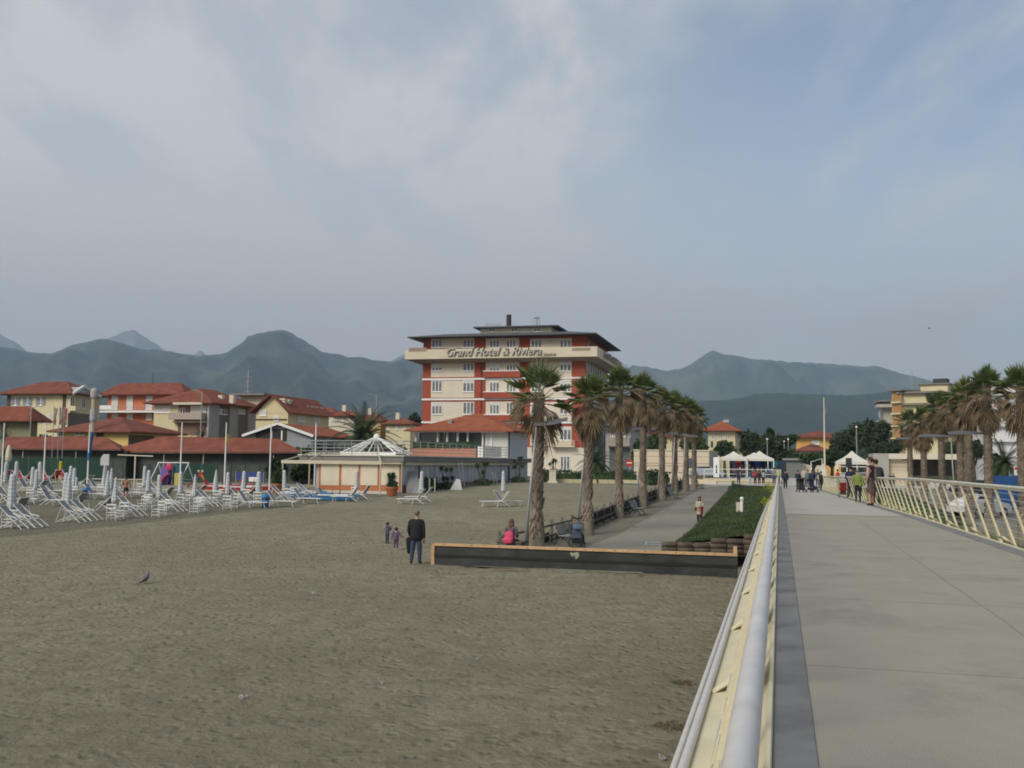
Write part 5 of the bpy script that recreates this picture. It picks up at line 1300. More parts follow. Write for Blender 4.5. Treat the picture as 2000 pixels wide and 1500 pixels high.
for i,(px,py,rz,lb) in enumerate([(8,950,2.5,'red lounger at the left picture edge'),(36,951,-.7,'second red lounger from the left'),(60,949,2.5,'third red lounger, behind two closed umbrellas'),(84,950,-.7,'fourth red lounger, left of the yellow post'),(108,949,2.5,'red lounger just below the yellow post'),(121,949,-.6,'rightmost red lounger, right of the yellow post')]): place(pr_, i, px, py, rz, lb, 1.1).location.z += .22
FC = [(221,1017,'front folding chair of the third group'),(237,1013,'folding chair right behind the front one of the third group'),(280,998,'folding chair between the third and fourth groups, left one'),(292,993,'folding chair between the third and fourth groups, right one'),(309,1010,'front folding chair of the fourth group'),(323,1006,'folding chair beside the front one of the fourth group'),
(354,992,'folding chair right of the swing, left one'),(366,987,'folding chair right of the swing, right one'),(382,1003,'front folding chair of the fifth group'),(394,999,'folding chair beside the front one of the fifth group'),(420,985,'folding chair below the flat-topped umbrella, left one'),(430,981,'folding chair below the flat-topped umbrella, right one'),
(446,996,'front folding chair of the sixth group'),(459,992,'folding chair beside the front one of the sixth group'),(476,981,'folding chair below the ragged umbrella'),(505,987,'folding chair just left of the blue bin'),(558,979,'folding chair before the pergola corner, with small dark reds behind its slats'),(570,976,'folding chair beside the one before the pergola corner'),
(62,982,'folding chair in the middle row, left one'),(74,981,'folding chair in the middle row, right one'),(140,975,'folding chair behind the second front umbrellas'),(199,970,'folding chair in the far rows, left of the man'),(270,968,'folding chair far right of the man, left one'),(282,967,'folding chair far right of the man, right one'),(694,975,'folding chair by the cream shutters'),(18,1040-8,'folding chair partly behind the leftmost deck chair')]
pr_ = director(); random.seed(2)
for i,(px,py,lb) in enumerate(FC): place(pr_, i, px, py, RZ-pi/2+random.uniform(-.15,.15) if i%3 else RZ+pi/2+.1, lb, 1.0)
# bins
BLU = mat('blue_plastic', (.03,.16,.36), .45, .1, 3)
for px,py,s_,lb in ((518,992,1.0,'blue barrel bin beside the folding chairs in front of the pedal boats'),(167,975,.95,'blue barrel bin behind the second front pair of deck chairs')):
    p = ground(px,py); r_ = empty('barrel_bin', p, 0, lb, 'bin', 'blue barrel bins'); MB().lathe([(.17,0),(.20,.04),(.23,.45),(.24,.5)],(0,0,0),16).build('body', BLU, r_, True); MB().lathe([(.245,.50),(.245,.60)],(0,0,0),16).build('band', DARKM, r_, True); MB().lathe([(.24,.6),(.27,.63),(.25,.75),(.14,.85),(.02,.88)],(0,0,0),16).build('lid', BLU, r_, True); r_.scale = (s_,)*3
# pedal boats
def pedalo(label, px, py, rz, m, cover=True):
    p = ground(px,py); r_ = empty('pedal_boat', p, rz, label, 'pedal boat', 'pedal boats')
    for y in (-.5,.5):
        mb = MB(); vs = []; prof = [(-1.5,.20,.16,.10),(-1.2,.30,.05,.20),(0,.34,.0,.23),(1.1,.34,.04,.20),(1.75,.46,.24,.03)]
        for x,zt,zb,hw_ in prof: vs += [(x,y-hw_,zt),(x,y+hw_,zt),(x,y+hw_*.7,zb),(x,y-hw_*.7,zb)]
        mb.add(vs,[(4*i+k,4*i+(k+1)%4,4*i+4+(k+1)%4,4*i+4+k) for i in range(4) for k in range(4)]+[(0,1,2,3),(16,19,18,17)]).build('hull', m, r_)
    MB().b2(-1.1,1.0,-.72,.72,.34,.42).build('deck', WHT, r_)
    mb = MB(); mb.b2(-.9,-.1,-.6,.6,.42,.52); mb.bar((-.85,0,.5),(-1.05,0,.85),1.15,.07); mb.build('seat', m, r_)
    MB().tube([(.35,-.25,.42),(.45,-.25,.72),(.45,.25,.72),(.35,.25,.42)],.03,6).build('pedal_frame', DARKM, r_); MB().tube([(-.2,0,.45),(.0,0,.95)],.025,6).build('tiller', mat('rust_red_metal',(.25,.06,.04),.6,.1), r_)
    return r_
BLT = mat('boat_blue', (.055,.19,.38), .5, .12, 2); RDB = mat('boat_red', (.42,.045,.045), .5, .12, 2)
pedalo('blue pedal boat nearest the pergola posts', 590, 972, .15, BLT); pedalo('second blue pedal boat, before the cream shutters', 652, 977, .1, BLT)
pedalo('red pedal boat on the promenade edge, left of the banner', 425, 958, .1, RDB); pedalo('red pedal boat beside the other red one, under the banner', 470, 960, .05, RDB); pedalo('red pedal boat rightmost, below the banner', 497, 958, .0, RDB)
# banner board, blue sign lettering
p = ground(487,955); d_ = p.y
bn = empty('beach_banner', p, RZ, 'blue and white banner on two posts above the red pedal boats', 'banner')
zt = at_d(487,928,d_).z-p.z; hw = (511-451)/2*d_/1951
MB().tube([(-hw,0,0),(-hw,0,zt+.3)],.04,6).build('post', STL, bn); MB().tube([(hw,0,0),(hw,0,zt+.3)],.04,6).build('post', STL, bn); MB().b2(-hw,hw,-.03,.03,zt-.35,zt+.25).build('board', mat('banner_blue',(.03,.05,.20),.7,.15,3), bn)
MB().b2(-.05,hw*.55,-.05,-.031,zt-.52,zt-.16).build('cloth', WHT, bn)
# swing frame
p0 = ground(300,948); d_ = p0.y
sw = empty('swing_frame', (p0.x,p0.y,p0.z), 0, 'white A-frame swing standing before the beach cabins', 'swing')
def L_(px,py,off=0): q = at_d(px,py,d_+off); return q-p0
mb = MB()
tl, tr = L_(308,903.5), L_(369,904)
mb.tube([tl,tr],.05,8); mb.build('top_bar', WPL, sw)
for a,b,o1 in ((tl+Vector((.1,0,0)),L_(296,945),-.9),(tl+Vector((.1,0,0)),L_(312,945),.9),(tr,L_(354,950),-.9),(tr+Vector((-.1,0,0)),L_(375,945),.9)):
    b = Vector((b.x,o1,0)); MB().tube([a,b],.045,7).build('leg', WPL, sw)
MB().tube([L_(356,937),L_(374,937)],.03,6).build('brace', WPL, sw)
# slides and play tower
def flat(px,py,d): return at_d(px,py,d)
d_ = ground(318,952).y+1; p0 = ground(318,951); p0.y = d_; 
ps_ = empty('play_tower', (at_d(318,950,d_).x,d_,p0.z), 0, 'purple and teal plastic play tower with a pink slide behind the swing frame', 'slide'); o3 = ps_.location.copy()
def Q(px,py,off=0): q = at_d(px,py,d_+off); return Vector((q.x-o3.x,off,q.z-o3.z))
PUR = mat('plastic_purple',(.16,.12,.36),.5,.1); PNK = mat('plastic_pink',(.55,.04,.14),.45,.1); TEA = mat('plastic_teal',(.02,.13,.16),.5,.1); YPL = mat('plastic_yellow',(.52,.42,.10),.5,.1)
a = Q(312,912); b_ = Q(325,950); MB().b2(a.x,b_.x,.3,1.2,0,a.z).build('tower', PUR, ps_); a = Q(334,909); b_ = Q(344,950); MB().b2(a.x,b_.x,.5,1.4,0,a.z).build('panel', TEA, ps_); a = Q(341,924); b_ = Q(352,950); MB().b2(a.x,b_.x,.0,.9,0,a.z).build('panel', YPL, ps_)
a = Q(331,925); m_ = Q(321,932); c_ = Q(316,943); e_ = Q(303,953); mb = MB()
for y in (-.25,.25): mb.tube([a+Vector((0,y,0)),m_+Vector((0,y,.02)),c_+Vector((0,y,.02)),e_+Vector((0,y-.2,.15))],.05,6)
pts = [a,m_,c_,e_]; 
for q,w in zip(pts,pts[1:]): mb.bar(q+Vector((0,0,-.05)),w+Vector((0,0,-.03)),.5,.04)
mb.build('slide_chute', PNK, ps_); a = Q(329,906); MB().ball((a.x,.2,a.z-.25),(.28,.1,.35)).build('arch', PNK, ps_)
p0 = ground(392,954); s2 = empty('toddler_slide', p0, .1, 'small red slide with yellow steps, right of the swing frame', 'slide')
mb = MB(); mb.bar((-.1,0,1.05),(-1.1,0,.12),.5,.05); mb.b2(-.15,.15,-.25,.25,.95,1.35); mb.build('chute', RDB, s2)
mb = MB(); mb.bar((.1,-.25,1.15),(.5,-.25,0),.06,.06); mb.bar((.1,.25,1.15),(.5,.25,0),.06,.06)
for k in range(4): z = .15+.25*k; x = .47-.087*k*1.0; mb.b2(x-.06,x+.06,-.25,.25,z,z+.04)
mb.build('ladder', YPL, s2); MB().ball((-.15,-.25,1.42),.1).ball((.15,-.25,1.42),.1).build('knob', CRM, s2)
# yellow post, basketball board, goal frame, flag poles
p = ground(117,945); H_ = at_d(117,903,p.y).z-p.z; o = MB().tube([(0,0,0),(0,0,H_)],.14,10).ball((0,0,H_),(.14,.14,.1)).build('padded_post', mat('padding_yellow',(.50,.36,.01),.6,.1), None, False, p); tag(o,'yellow padded post behind the red loungers','post')
p = ground(203,950); d_ = p.y; r_ = empty('basketball_board', p, -.3, 'pale folded basketball backboard on a post before the green netting', 'board'); z1 = at_d(203,887,d_).z-p.z; z0 = at_d(203,909,d_).z-p.z; hw = .42
MB().prism([(-hw,z0),(hw,z0),(hw,z1),(-.15,z1),(-hw,z1-.35)],-.05,.05,Matrix.Rotation(pi/2,4,'X')).build('backboard', mat('board_grey',(.42,.43,.43),.7,.05), r_); MB().tube([(hw*.4,.1,0),(hw*.2,.05,z0+.2)],.07,6).build('post', GRY, r_)
p = ground(262,952); d_ = p.y; r_ = empty('shower_frame', p, 0, 'cream T-shaped frame with long crossbar before the green doors', 'frame'); z1 = at_d(262,889.5,d_).z-p.z; xa = at_d(230,889,d_).x-p.x; xb = at_d(299,891,d_).x-p.x
MB().tube([(0,0,0),(0,0,z1)],.06,7).build('post', CRM, r_); MB().tube([(xa,0,z1+.03),(xb,0,z1-.05)],.05,7).build('crossbar', CRM, r_)
r2 = empty('low_rail', ground(232,950), 0, 'low cream rail behind the bare-backed man', 'rail'); q0 = r2.location; xa = at_d(180,937,q0.y).x-q0.x; xb = at_d(296,937,q0.y).x-q0.x; zr_ = at_d(232,936,q0.y).z-q0.z
MB().tube([(xa,0,zr_),(xb,0,zr_)],.04,6).build('rail', CRM, r2)
for k in range(5): x = xa+(xb-xa)*k/4; MB().tube([(x,0,0),(x,0,zr_)],.035,5).build('post', CRM, r2)
# edge of the paved strip in front of the cabins
mb = MB(); a = ground(-20,955); pts = [(-20,958),(120,958),(300,957.5),(420,960),(540,962),(640,966)]
P_ = [ground(x,y) for x,y in pts]
for q,w in zip(P_,P_[1:]): mb.bar(q+Vector((0,0,.02)),w+Vector((0,0,.02)),.16,.18)
o = mb.build('kerb_strip', mat('kerb_pale',(.45,.42,.34),.85,.08)); o['kind'] = 'structure'
mb = MB(); vs = []
for q in P_: vs += [q+Vector((0,.1,.05)), Vector((q.x-2.5,q.y+9,1.42))]
mb.add(vs,[(2*i,2*i+2,2*i+3,2*i+1) for i in range(len(P_)-1)]); o = mb.build('cabin_pavement', mat('cabin_paving',(.24,.22,.17),.9,.1)); o['kind'] = 'structure'
FP = [(2,800+26,905,None,'flag pole at the left picture edge'),(84,830,886,None,'white flag pole second from the left'),(170,828,905,'blue','white flag pole carrying a drooping blue flag'),(351,825,889,None,'white flag pole above the swing frame'),(438,825,892,'yellow','white flag pole with a small yellow pennant'),(526,829,892,None,'white flag pole before the grey hall'),(614,827,905,None,'white flag pole at the left end of the terrace railing')]
BLF = mat('flag_blue',(.02,.10,.26),.8,.15,3); YLF = mat('flag_yellow',(.42,.36,.06),.8,.15,3)
def cloth(mb, top, h, w, seed=0):
    vs = []; nx, nz = 5, 8
    for i in range(nx+1):
        for j in range(nz+1):
            u, v = i/nx, j/nz; vs.append(top+Vector((w*u*(.55+.45*(1-v)), .06*sin(u*9+v*4+seed), -h*v-w*.35*u)))
    mb.add(vs,[(i*(nz+1)+j,(i+1)*(nz+1)+j,(i+1)*(nz+1)+j+1,i*(nz+1)+j+1) for i in range(nx) for j in range(nz)])
for i,(px,ty,by,fl,lb) in enumerate(FP):
    d_ = 79 if px < 600 else 84; b0 = at_d(px,955,d_); z0 = gz(b0.x,b0.y); zt = at_d(px,ty,d_).z
    r_ = empty('flag_pole', (b0.x,b0.y,z0), 0, lb, 'flag pole', 'flag poles before the cabins'); MB().tube([(0,0,0),(0,0,zt-z0)],[.07,.045],8).build('pole', WHT, r_)
    if fl == 'blue':
        mb = MB(); cloth(mb,Vector((.06,0,zt-z0-.6)),1.7,.30); mb.build('flag', BLF, r_); MB().tube([(0,0,at_d(px,899,d_).z-z0),(0,0,at_d(px,884,d_).z-z0)],.10,8).build('pole_band', BLU, r_)
    if fl == 'yellow': mb = MB(); cloth(mb,Vector((.05,0,zt-z0-.9)),.9,.22); mb.build('flag', YLF, r_)
d_ = 96
for px,c1,c2,lb in ((101,(.45,.43,.42),(.30,.04,.06),'left of three drooping flags before the yellow house'),(112,(.5,.48,.44),(.32,.05,.04),'middle of three drooping flags before the yellow house'),(121,(.42,.05,.04),(.5,.48,.45),'right of three drooping flags before the yellow house')):
    b0 = at_d(px,900,d_); zt = at_d(px,794,d_).z; r_ = empty('flag', (b0.x,b0.y,1.4), 0, lb, 'flag', 'three flags before the yellow house'); MB().tube([(0,0,0),(0,0,zt-1.4)],.035,6).build('pole', STL, r_)
    mb = MB(); cloth(mb,Vector((.03,0,zt-1.5)),1.6,.35,px); mb.build('cloth', mat('flag_cloth_%d'%px,c1,.8,.5,2.2,c2=c2), r_)
# green windbreak netting in front of the cabins
NETM = mat('green_netting',(.018,.060,.045),.9,.2,.6)
N, L, b = nodes(NETM); b.inputs['Alpha'].default_value = .72
for (xa,xb,y0,y1,d_,lb) in ((0,200,893,945,92,'dark green windbreak netting left of the basketball board'),(345,420,905,945,91,'dark green windbreak netting right of the swing')):
    a = at_d(xa,y0,d_); b2 = at_d(xb,y0,d_-2); c_ = at_d(xb,y1,d_-2)
    r_ = empty('windbreak', (a.x,a.y,0), atan2(b2.y-a.y,b2.x-a.x), lb, 'windbreak'); Ln = (b2.xy-a.xy).length; MB().b2(0,Ln,-.01,.01,gz(c_.x,c_.y)-.1,a.z).build('netting', NETM, r_)
    for k in range(int(Ln/3)+1): MB().tube([(3*k,0,.8),(3*k,0,a.z+.15)],.03,5).build('post', mat('green_post',(.10,.17,.13),.7,.1), r_)
# pots and plants by the restaurant
POT = mat('terracotta_pot',(.40,.14,.06),.85,.12,3); SOIL = mat('soil',(.05,.035,.025),.95,.2)
def rosette(mb, c, n, l, w=.035, seed=0, up=.35):
    for k in range(n):
        a = k*2.4+seed; e = 1.35-1.5*(k/n)+random.uniform(-.1,.1); d = Vector((cos(a)*cos(e),sin(a)*cos(e),sin(e))); s_ = Vector((-sin(a),cos(a),0))*w
        p1 = c+d*l*.55; p2 = c+d*l-Vector((0,0,l*.22)); mb.add([c-s_*.5,c+s_*.5,p1+s_,p1-s_,p2],[(0,1,2,3),(3,2,4)])
YUC = mat('yucca_leaf',(.03,.065,.028),.7,.2,1.5,c2=(.09,.14,.06))
def yucca(label, px, py, ty, heads, wd=.7, pot=False, d=None, name='yucca', base=True):
    p = ground(px,py) if d is None else at_d(px,py,d); 
    if d is not None: p.z = gz(p.x,p.y)
    H_ = at_d(px,ty,p.y).z-p.z; r_ = empty(name, p, 0, label, 'plant')
    z0 = 0
    if pot:
        MB().lathe([(.33,0),(.36,.05),(.45,.55),(.50,.60),(.50,.68),(.44,.68)],(0,0,0),18).build('pot', POT, r_, True); MB().lathe([(.43,.6),(.02,.66)],(0,0,0),14).build('soil', SOIL, r_); z0 = .6
    st = MB(); lf = MB(); random.seed(px)
    for k in range(heads):
        a = 6.28*k/heads+.5; rr = wd*random.uniform(.15,.6); z = z0+(H_-z0)*random.uniform(.35,.82) if k else z0+(H_-z0)*.78; c = Vector((cos(a)*rr,sin(a)*rr,z))
        st.tube([(0,0,z0-.05),(c.x*.5,c.y*.5,(z+z0)/2),c],[.05,.04,.035],6,False); rosette(lf,c,46,min(.62,(H_-z0)*.42),.036,k)
    if base: leafclump(lf,(0,0,z0+.3),(wd*.8,wd*.8,.35),320,.14)
    st.build('stem', BARK, r_); lf.build('leaves', YUC, r_)
    return r_
yucca('tall spiky yucca in a large terracotta pot before the cream shutters',765,969,924,6,.55,True)
yucca('leafy shrub in a terracotta pot left of the pergola',541,962,915,5,.6,True)
yucca('spiky yucca clump against the pale side wall, left of the ladder',872,955,911,6,1.0)
yucca('spiky yucca clump against the pale side wall, right of the ladder',943,948,898,6,1.1)
yucca('tall yucca by the grey corner tower of the restaurant',1012,942,886,7,1.1)
yucca('yucca on the white planter between the restaurant and the hotel',1082,938,893,5,.9)
hedge('low clipped hedge along the side wall beside the two cream posts',ground(828,960),ground(850,955),.9,.7,LEAF,400,.12)
p = ground(838,962)
for px in (838.5,849): p = ground(px,961); o = MB().b2(-.05,.05,-.05,.05,0,1.05).ball((0,0,1.08),.06).build('garden_post', CRM, None, False, p); tag(o, ('left' if px < 840 else 'right')+' of two short cream posts before the small hedge','post','short cream posts')
# leaning boards, blue box, ladders, white sheet
p = ground(806,963); r_ = empty('leaning_boards', p, RZ+.1, 'grey boards leaning on the side wall of the restaurant', 'boards'); MB().bar((.0,-.3,0),(-.25,.9,1.75),.9,.04,(0,-1,.3)).build('board', mat('board_weathered',(.24,.25,.25),.8,.1), r_); MB().bar((.45,-.3,0),(.35,.6,1.15),.8,.05,(0,-1,.3)).build('board', mat('board_pale',(.36,.37,.36),.8,.08), r_)
p = ground(810,956); o = MB().b2(-.35,.35,-.2,.2,0,1.6).b2(-.25,.25,-.22,-.2,1.62,1.7).build('storage_crate', BLU, None, False, (p.x,p.y+.5,p.z)); tag(o,'blue plastic crate stack behind the leaning boards','crate')
for (px,by,ty,lb) in ((904,950,904,'aluminium ladder leaning on the pale side wall between the yuccas'),(968,944,922,'short ladder leaning on the side wall right of the yuccas')):
    p = ground(px,by); H_ = at_d(px,ty,p.y).z-p.z; r_ = empty('ladder', p, RZ+pi/2-.25, lb, 'ladder'); mb = MB()
    for y in (-.3,.3): mb.tube([(y,0,0),(y,.3,H_)],.03,5)
    mb.build('rails', WPL, r_)
    for k in range(int(H_/.3)): z = .25+.3*k; MB().tube([(-.3,.3*z/H_,z),(.3,.3*z/H_,z)],.02,5).build('rung', WPL, r_)
p = ground(890,957); o = MB().prism([(-.5,0),(.55,0),(.35,.9),(.05,.95)],-.03,.03,Matrix.Rotation(pi/2,4,'X')).build('white_sheet', WHT, None, False, p, .1); tag(o,'white triangular board standing on the sand below the ladder','board')
# hedge with yellow planters before the hotel
a = ground(1052,941); bq = ground(1250,948)
for i,(xa,xb,lb) in enumerate([(1050,1078,'low hedge behind the white planter before the hotel'),(1088,1130,'low hedge under the hotel balconies'),(1132,1200,'low hedge behind the second palm'),(1201,1240,'low hedge left of the yellow planter row end')]):
    pa = at_d(xa,935,112); pb = at_d(xb,935,110); pa.z = pb.z = 1.4; hedge(lb,pa,pb,1.15,1.0,LEAF,700,.14,grp='hedges before the hotel')
for i,px in enumerate([1092,1110,1128,1156,1178,1196,1222,1240]):
    p = at_d(px,940,107); o = MB().b2(-.48,.48,-.2,.2,0,.42).b2(-.44,.44,-.16,.16,.42,.45).build('planter_box', mat('planter_cream',(.50,.45,.28),.8,.1), None, False, (p.x,p.y,1.35)); tag(o, f'{ORD[i]} cream planter box from the left before the hotel hedge','planter','cream planter boxes before the hotel')
hedge('hedge closing the beach side beyond the fifth palm',ground(1262,948),ground(1302,948),1.3,1.2,LEAF,600,.16)
p = at_d(1079,940,106); o = MB().b2(-.5,.5,-.5,.5,0,.3).b2(-.35,.35,-.35,.35,.3,1.4).b2(-.42,.42,-.42,.42,1.4,1.5).build('pedestal', CRM, None, False, (p.x,p.y,1.3)); tag(o,'pale stone pedestal on the sand before the hotel','pedestal')
# ================================================================ PEOPLE
DG = None
PM = {}
def pm(c, r=.85):
    k = 'cloth_%02x%02x%02x' % tuple(int(min(255,x*255)) for x in c)
    return mat(k, c, r, .12, 8)
SKIN = mat('skin', (.42,.24,.17), .55, .06, 6)
def person(label, loc, face, H=1.72, top=(.02,.02,.03), bot=(.03,.04,.07), hair=(.03,.02,.015), shoes=(.02,.02,.02), pose=None, sleeves=True, longhair=0, short=False, detail=False, group=None, skinc=None, fat=1.0, kid=False, bare=False, coat=0.0, lod=1):
    """face: heading angle of the face direction (0 = away from the camera along +Y)"""
    P = pose or {}; k = H
    hs = 1.5 if kid else 1.06
    J = {}   # name: (pos, rx, ry, parent, part)
    def j(n, x, y, z, r, par, part, ry=None):
        if n in P and len(P[n]) == 3: x, y, z = P[n]
        if kid: z *= .9 if z < .8 else 1
        J[n] = (Vector((x,y,z))*k, r*k, (ry or r)*k, par, part)
    T, B, S_, Hh = 'top','bot','skin','hair'
    sl = T if (sleeves and not bare) else S_; tt = S_ if bare else T
    f = fat
    lean = P.get('lean', 0.0)
    j('pelvis',0,0,.52,.084*f,None,'bot' if not coat else T,.066*f)
    j('waist',0,lean*.3,.61,.088*f,'pelvis',tt,.066*f); j('chest',0,lean*.7,.73,.102*f,'waist',tt,.070*f); j('nb',0,lean,.82,.058,'chest',tt,.045)
    hz0 = .85 if not kid else .775
    hd = P.get('head',(0,lean+.01)); hx, hy = hd[0], hd[1]
    j('neck',hx*.4,lean*1.1,hz0+.01,.030,'nb',S_); j('jaw',hx,hy+.008,hz0+.045,.040*hs,'neck',S_,.042*hs); j('head',hx,hy,hz0+.085*hs,.048*hs,'jaw',S_,.056*hs); j('crown',hx,hy-.005,hz0+.12*hs,.036*hs,'head',S_,.042*hs)
    j('nose',hx,hy+.058*hs,hz0+.068*hs,.009,'head',S_)
    for s, n in ((-1,'l'),(1,'r')):
        j(n+'ear',hx+s*.044*hs,hy,hz0+.07*hs,.010,'head',S_)
        j(n+'sh',s*.105*f,lean*.85,.805,.042*f,'nb',tt if bare or sleeves else tt); j(n+'el',s*.135*f,-.01,.63,.037 if sleeves and not bare else .030,n+'sh',sl); j(n+'wr',s*.14*f,.03,.485,.026 if sleeves and not bare else .019,n+'el',S_ if not sl == T else T)
        e = J[n+'el'][0]; w = J[n+'wr'][0]; d = (w-e).normalized()*k
        J[n+'ha'] = (w+d*.038, .022*k, .014*k, n+'wr', S_)
        if detail:
            side = d.cross(Vector((0,1,0))*k)
            if side.length < 1e-4: side = Vector((1,0,0))
            side.normalize(); up_ = side.cross(d).normalized()
            for q in range(4):
                o_ = (q-1.5)*.011; l = (.036,.042,.040,.032)[q]
                b0 = w+d*.050+side*o_*k; J[n+'f%d'%q] = (b0, .0062*k,.0062*k, n+'ha', S_); J[n+'g%d'%q] = (b0+d*l*.6+up_*.004*k, .0056*k,.0056*k, n+'f%d'%q, S_); J[n+'h%d'%q] = (b0+d*l+up_*.012*k, .0046*k,.0046*k, n+'g%d'%q, S_)
            b0 = w+d*.022-side*.020*k; J[n+'t0'] = (b0,.007*k,.007*k,n+'ha',S_); J[n+'t1'] = (b0-side*.014*k+d*.022+up_*.006*k,.0056*k,.0056*k,n+'t0',S_)
        lg = S_ if short else B
        j(n+'hip',s*.045*f,0,.49,.066*f,'pelvis',B); j(n+'kn',s*.055*f,.012,.285,.050 if not short else .034,n+'hip',B if not short else S_); j(n+'an',s*.055*f,-.005,.05,.037 if not short else .026,n+'kn',lg)
        a = J[n+'an'][0]; fd = Vector(P.get(n+'foot',(s*.015,.065,-.028)))*k; J[n+'toe'] = (a+fd,.022*k,.018*k,n+'an','shoe'); J[n+'heel'] = (a+Vector((0,-.018,-.026))*k,.022*k,.02*k,n+'an','shoe')
    names = list(J); idx = {n:i for i,n in enumerate(names)}
    me = bpy.data.meshes.new('sk'); me.from_pydata([J[n][0] for n in names], [(idx[J[n][3]], idx[n]) for n in names if J[n][3]], [])
    o = bpy.data.objects.new('sk', me); COL.objects.link(o)
    m = o.modifiers.new('s','SKIN'); m.use_smooth_shade = True; m.branch_smoothing = .6
    sv = me.skin_vertices[0].data
    for n in names: sv[idx[n]].radius = (J[n][1], J[n][2])
    sv[0].use_root = True
    ss = o.modifiers.new('u','SUBSURF'); ss.levels = ss.render_levels = 2 if (detail or lod > 1) else 1
    dg = bpy.context.evaluated_depsgraph_get(); me2 = bpy.data.meshes.new_from_object(o.evaluated_get(dg)); bpy.data.objects.remove(o)
    parts = {'top':pm(top),'bot':pm(bot),'skin':SKIN if not skinc else mat('skin_%d'%int(skinc[0]*100),skinc,.5,.06,6),'shoe':pm(shoes),'hair':pm(hair)}
    keys = list(parts); me2.materials.clear()
    for q in keys: me2.materials.append(parts[q])
    segs = [(J[J[n][3]][0], J[n][0], J[n][4], n) for n in names if J[n][3]]
    for pl in me2.polygons:
        c = pl.center; best = None
        for a, b, part, n in segs:
            ab = b-a; u = max(0,min(1,(c-a).dot(ab)/max(ab.length_squared,1e-9))); dd = (c-(a+ab*u)).length
            if best is None or dd < best[0]: best = (dd, part, n, u)
        part = best[1]; n = best[2]
        if n in ('neck',) and best[3] < .3: part = 'top' if not bare else 'skin'
        if n.endswith('hip') or n == 'waist': part = (tt if n == 'waist' and best[3] > .25 else 'bot')
        if n.endswith('kn') and short: part = 'bot' if best[3] < .55 else 'skin'
        if n in ('lwr','rwr') and sleeves and not bare and best[3] > .9: part = 'skin'
        if n in ('lel','rel') and not sleeves: part = 'skin' if best[3] > .08 else tt
        if n in ('lan','ran') and best[3] > .93: part = 'shoe'
        if n == 'head' or n == 'crown' or n == 'jaw':
            pass
        pl.material_index = keys.index(part)
    me2.polygons.foreach_set('use_smooth',[True]*len(me2.polygons))
    root = bpy.data.objects.new('person', me2); COL.objects.link(root); root.location = loc; root.rotation_euler.z = face
    tag(root, label, 'person', group)
    # hair cap
    hc = J['head'][0]; r = .058*k*hs; mb = MB(); n_ = 14; m_ = 8; vs = []
    random.seed(int(abs(loc[0]*100))%999)
    for i in range(m_+1):
        ph = pi*i/m_
        for q in range(n_):
            a = 2*pi*q/n_; v = Vector((sin(ph)*cos(a)*.88, sin(ph)*sin(a)*1.08, cos(ph)))
            rr = r*1.06
            if v.y > .15 and v.z < .42: rr *= .80      # open at the face
            if v.z < -.35: rr *= .82 if not longhair else .95
            rr *= 1+.05*noise.noise(v*4+Vector((k,q*.1,0)))
            vs.append(hc+Vector((0,-.004*k,.014*k))+v*rr)
    mb.add(vs,[(i*n_+q,i*n_+(q+1)%n_,(i+1)*n_+(q+1)%n_,(i+1)*n_+q) for i in range(m_) for q in range(n_)])
    if longhair:
        for q in range(9):
            a = pi+pi*q/8; x = cos(a)*.043*k; y = sin(a)*.048*k; mb.tube([hc+Vector((x,y,.02*k)),hc+Vector((x*1.15,y*1.1-.004,-longhair*.5*k)),hc+Vector((x*1.1+random.uniform(-.01,.01)*k,y*1.15,-longhair*k))],[.018*k,.017*k,.008*k],6)
    mb.build('hair', pm(hair,.7), root, True)
    if not lod == 0:
        e = MB()
        for s in (-1,1): e.ball(hc+Vector((s*.020*k*hs,.0545*k*hs,.0)),(.0075*k,.004*k,.005*k),6,4)
        e.build('eyes', mat('eye_dark',(.02,.015,.012),.3,0), root)
        MB().ball(hc+Vector((0,.056*k*hs,-.034*k*hs)),(.014*k,.004*k,.004*k),6,4).build('mouth', mat('lips',(.30,.10,.08),.5,0), root)
    if lod > 0 and not bare and sleeves and 'pelvis' not in P:
        mb = MB(); n_ = 16; vs = []; kz = .9 if kid else 1.0
        pr_ = [(.455,.100,.072),(.46,.112,.082),(.55,.108,.078),(.64,.106,.076),(.73,.116,.082),(.785,.108,.072),(.82,.070,.052),(.842,.040,.036)]
        for z,a_,b_ in pr_:
            for q in range(n_):
                an = 2*pi*q/n_; w = 1+.07*noise.noise(Vector((q*.8,z*14,H))); yy = lean*max(0,(z-.5)/.32); vs.append(Vector((cos(an)*a_*w*f, yy+sin(an)*b_*w*f, z*kz))*k)
        mb.add(vs,[(i*n_+q,i*n_+(q+1)%n_,(i+1)*n_+(q+1)%n_,(i+1)*n_+q) for i in range(7) for q in range(n_)]).build('jacket', parts['top'], root, True)
    if coat:
        # skirt of a coat below the waist
        mb = MB(); n_ = 14; vs = []
        for i in range(5):
            u = i/4; z = (.60-(coat)*u)*k
            for q in range(n_): a = 2*pi*q/n_; vs.append(Vector((cos(a)*(.088+.02*u)*k*f, sin(a)*(.066+.02*u)*k*f, z)))
        mb.add(vs,[(i*n_+q,i*n_+(q+1)%n_,(i+1)*n_+(q+1)%n_,(i+1)*n_+q) for i in range(4) for q in range(n_)]).build('coat_skirt', parts['top'], root, True)
    return root
def PG_(px, py): return ground(px, py)
def size(px_feet, head_y, feet_y, p): return at_d(px_feet, head_y, p.y).z - p.z
AWAY, TOW = 0.0, pi
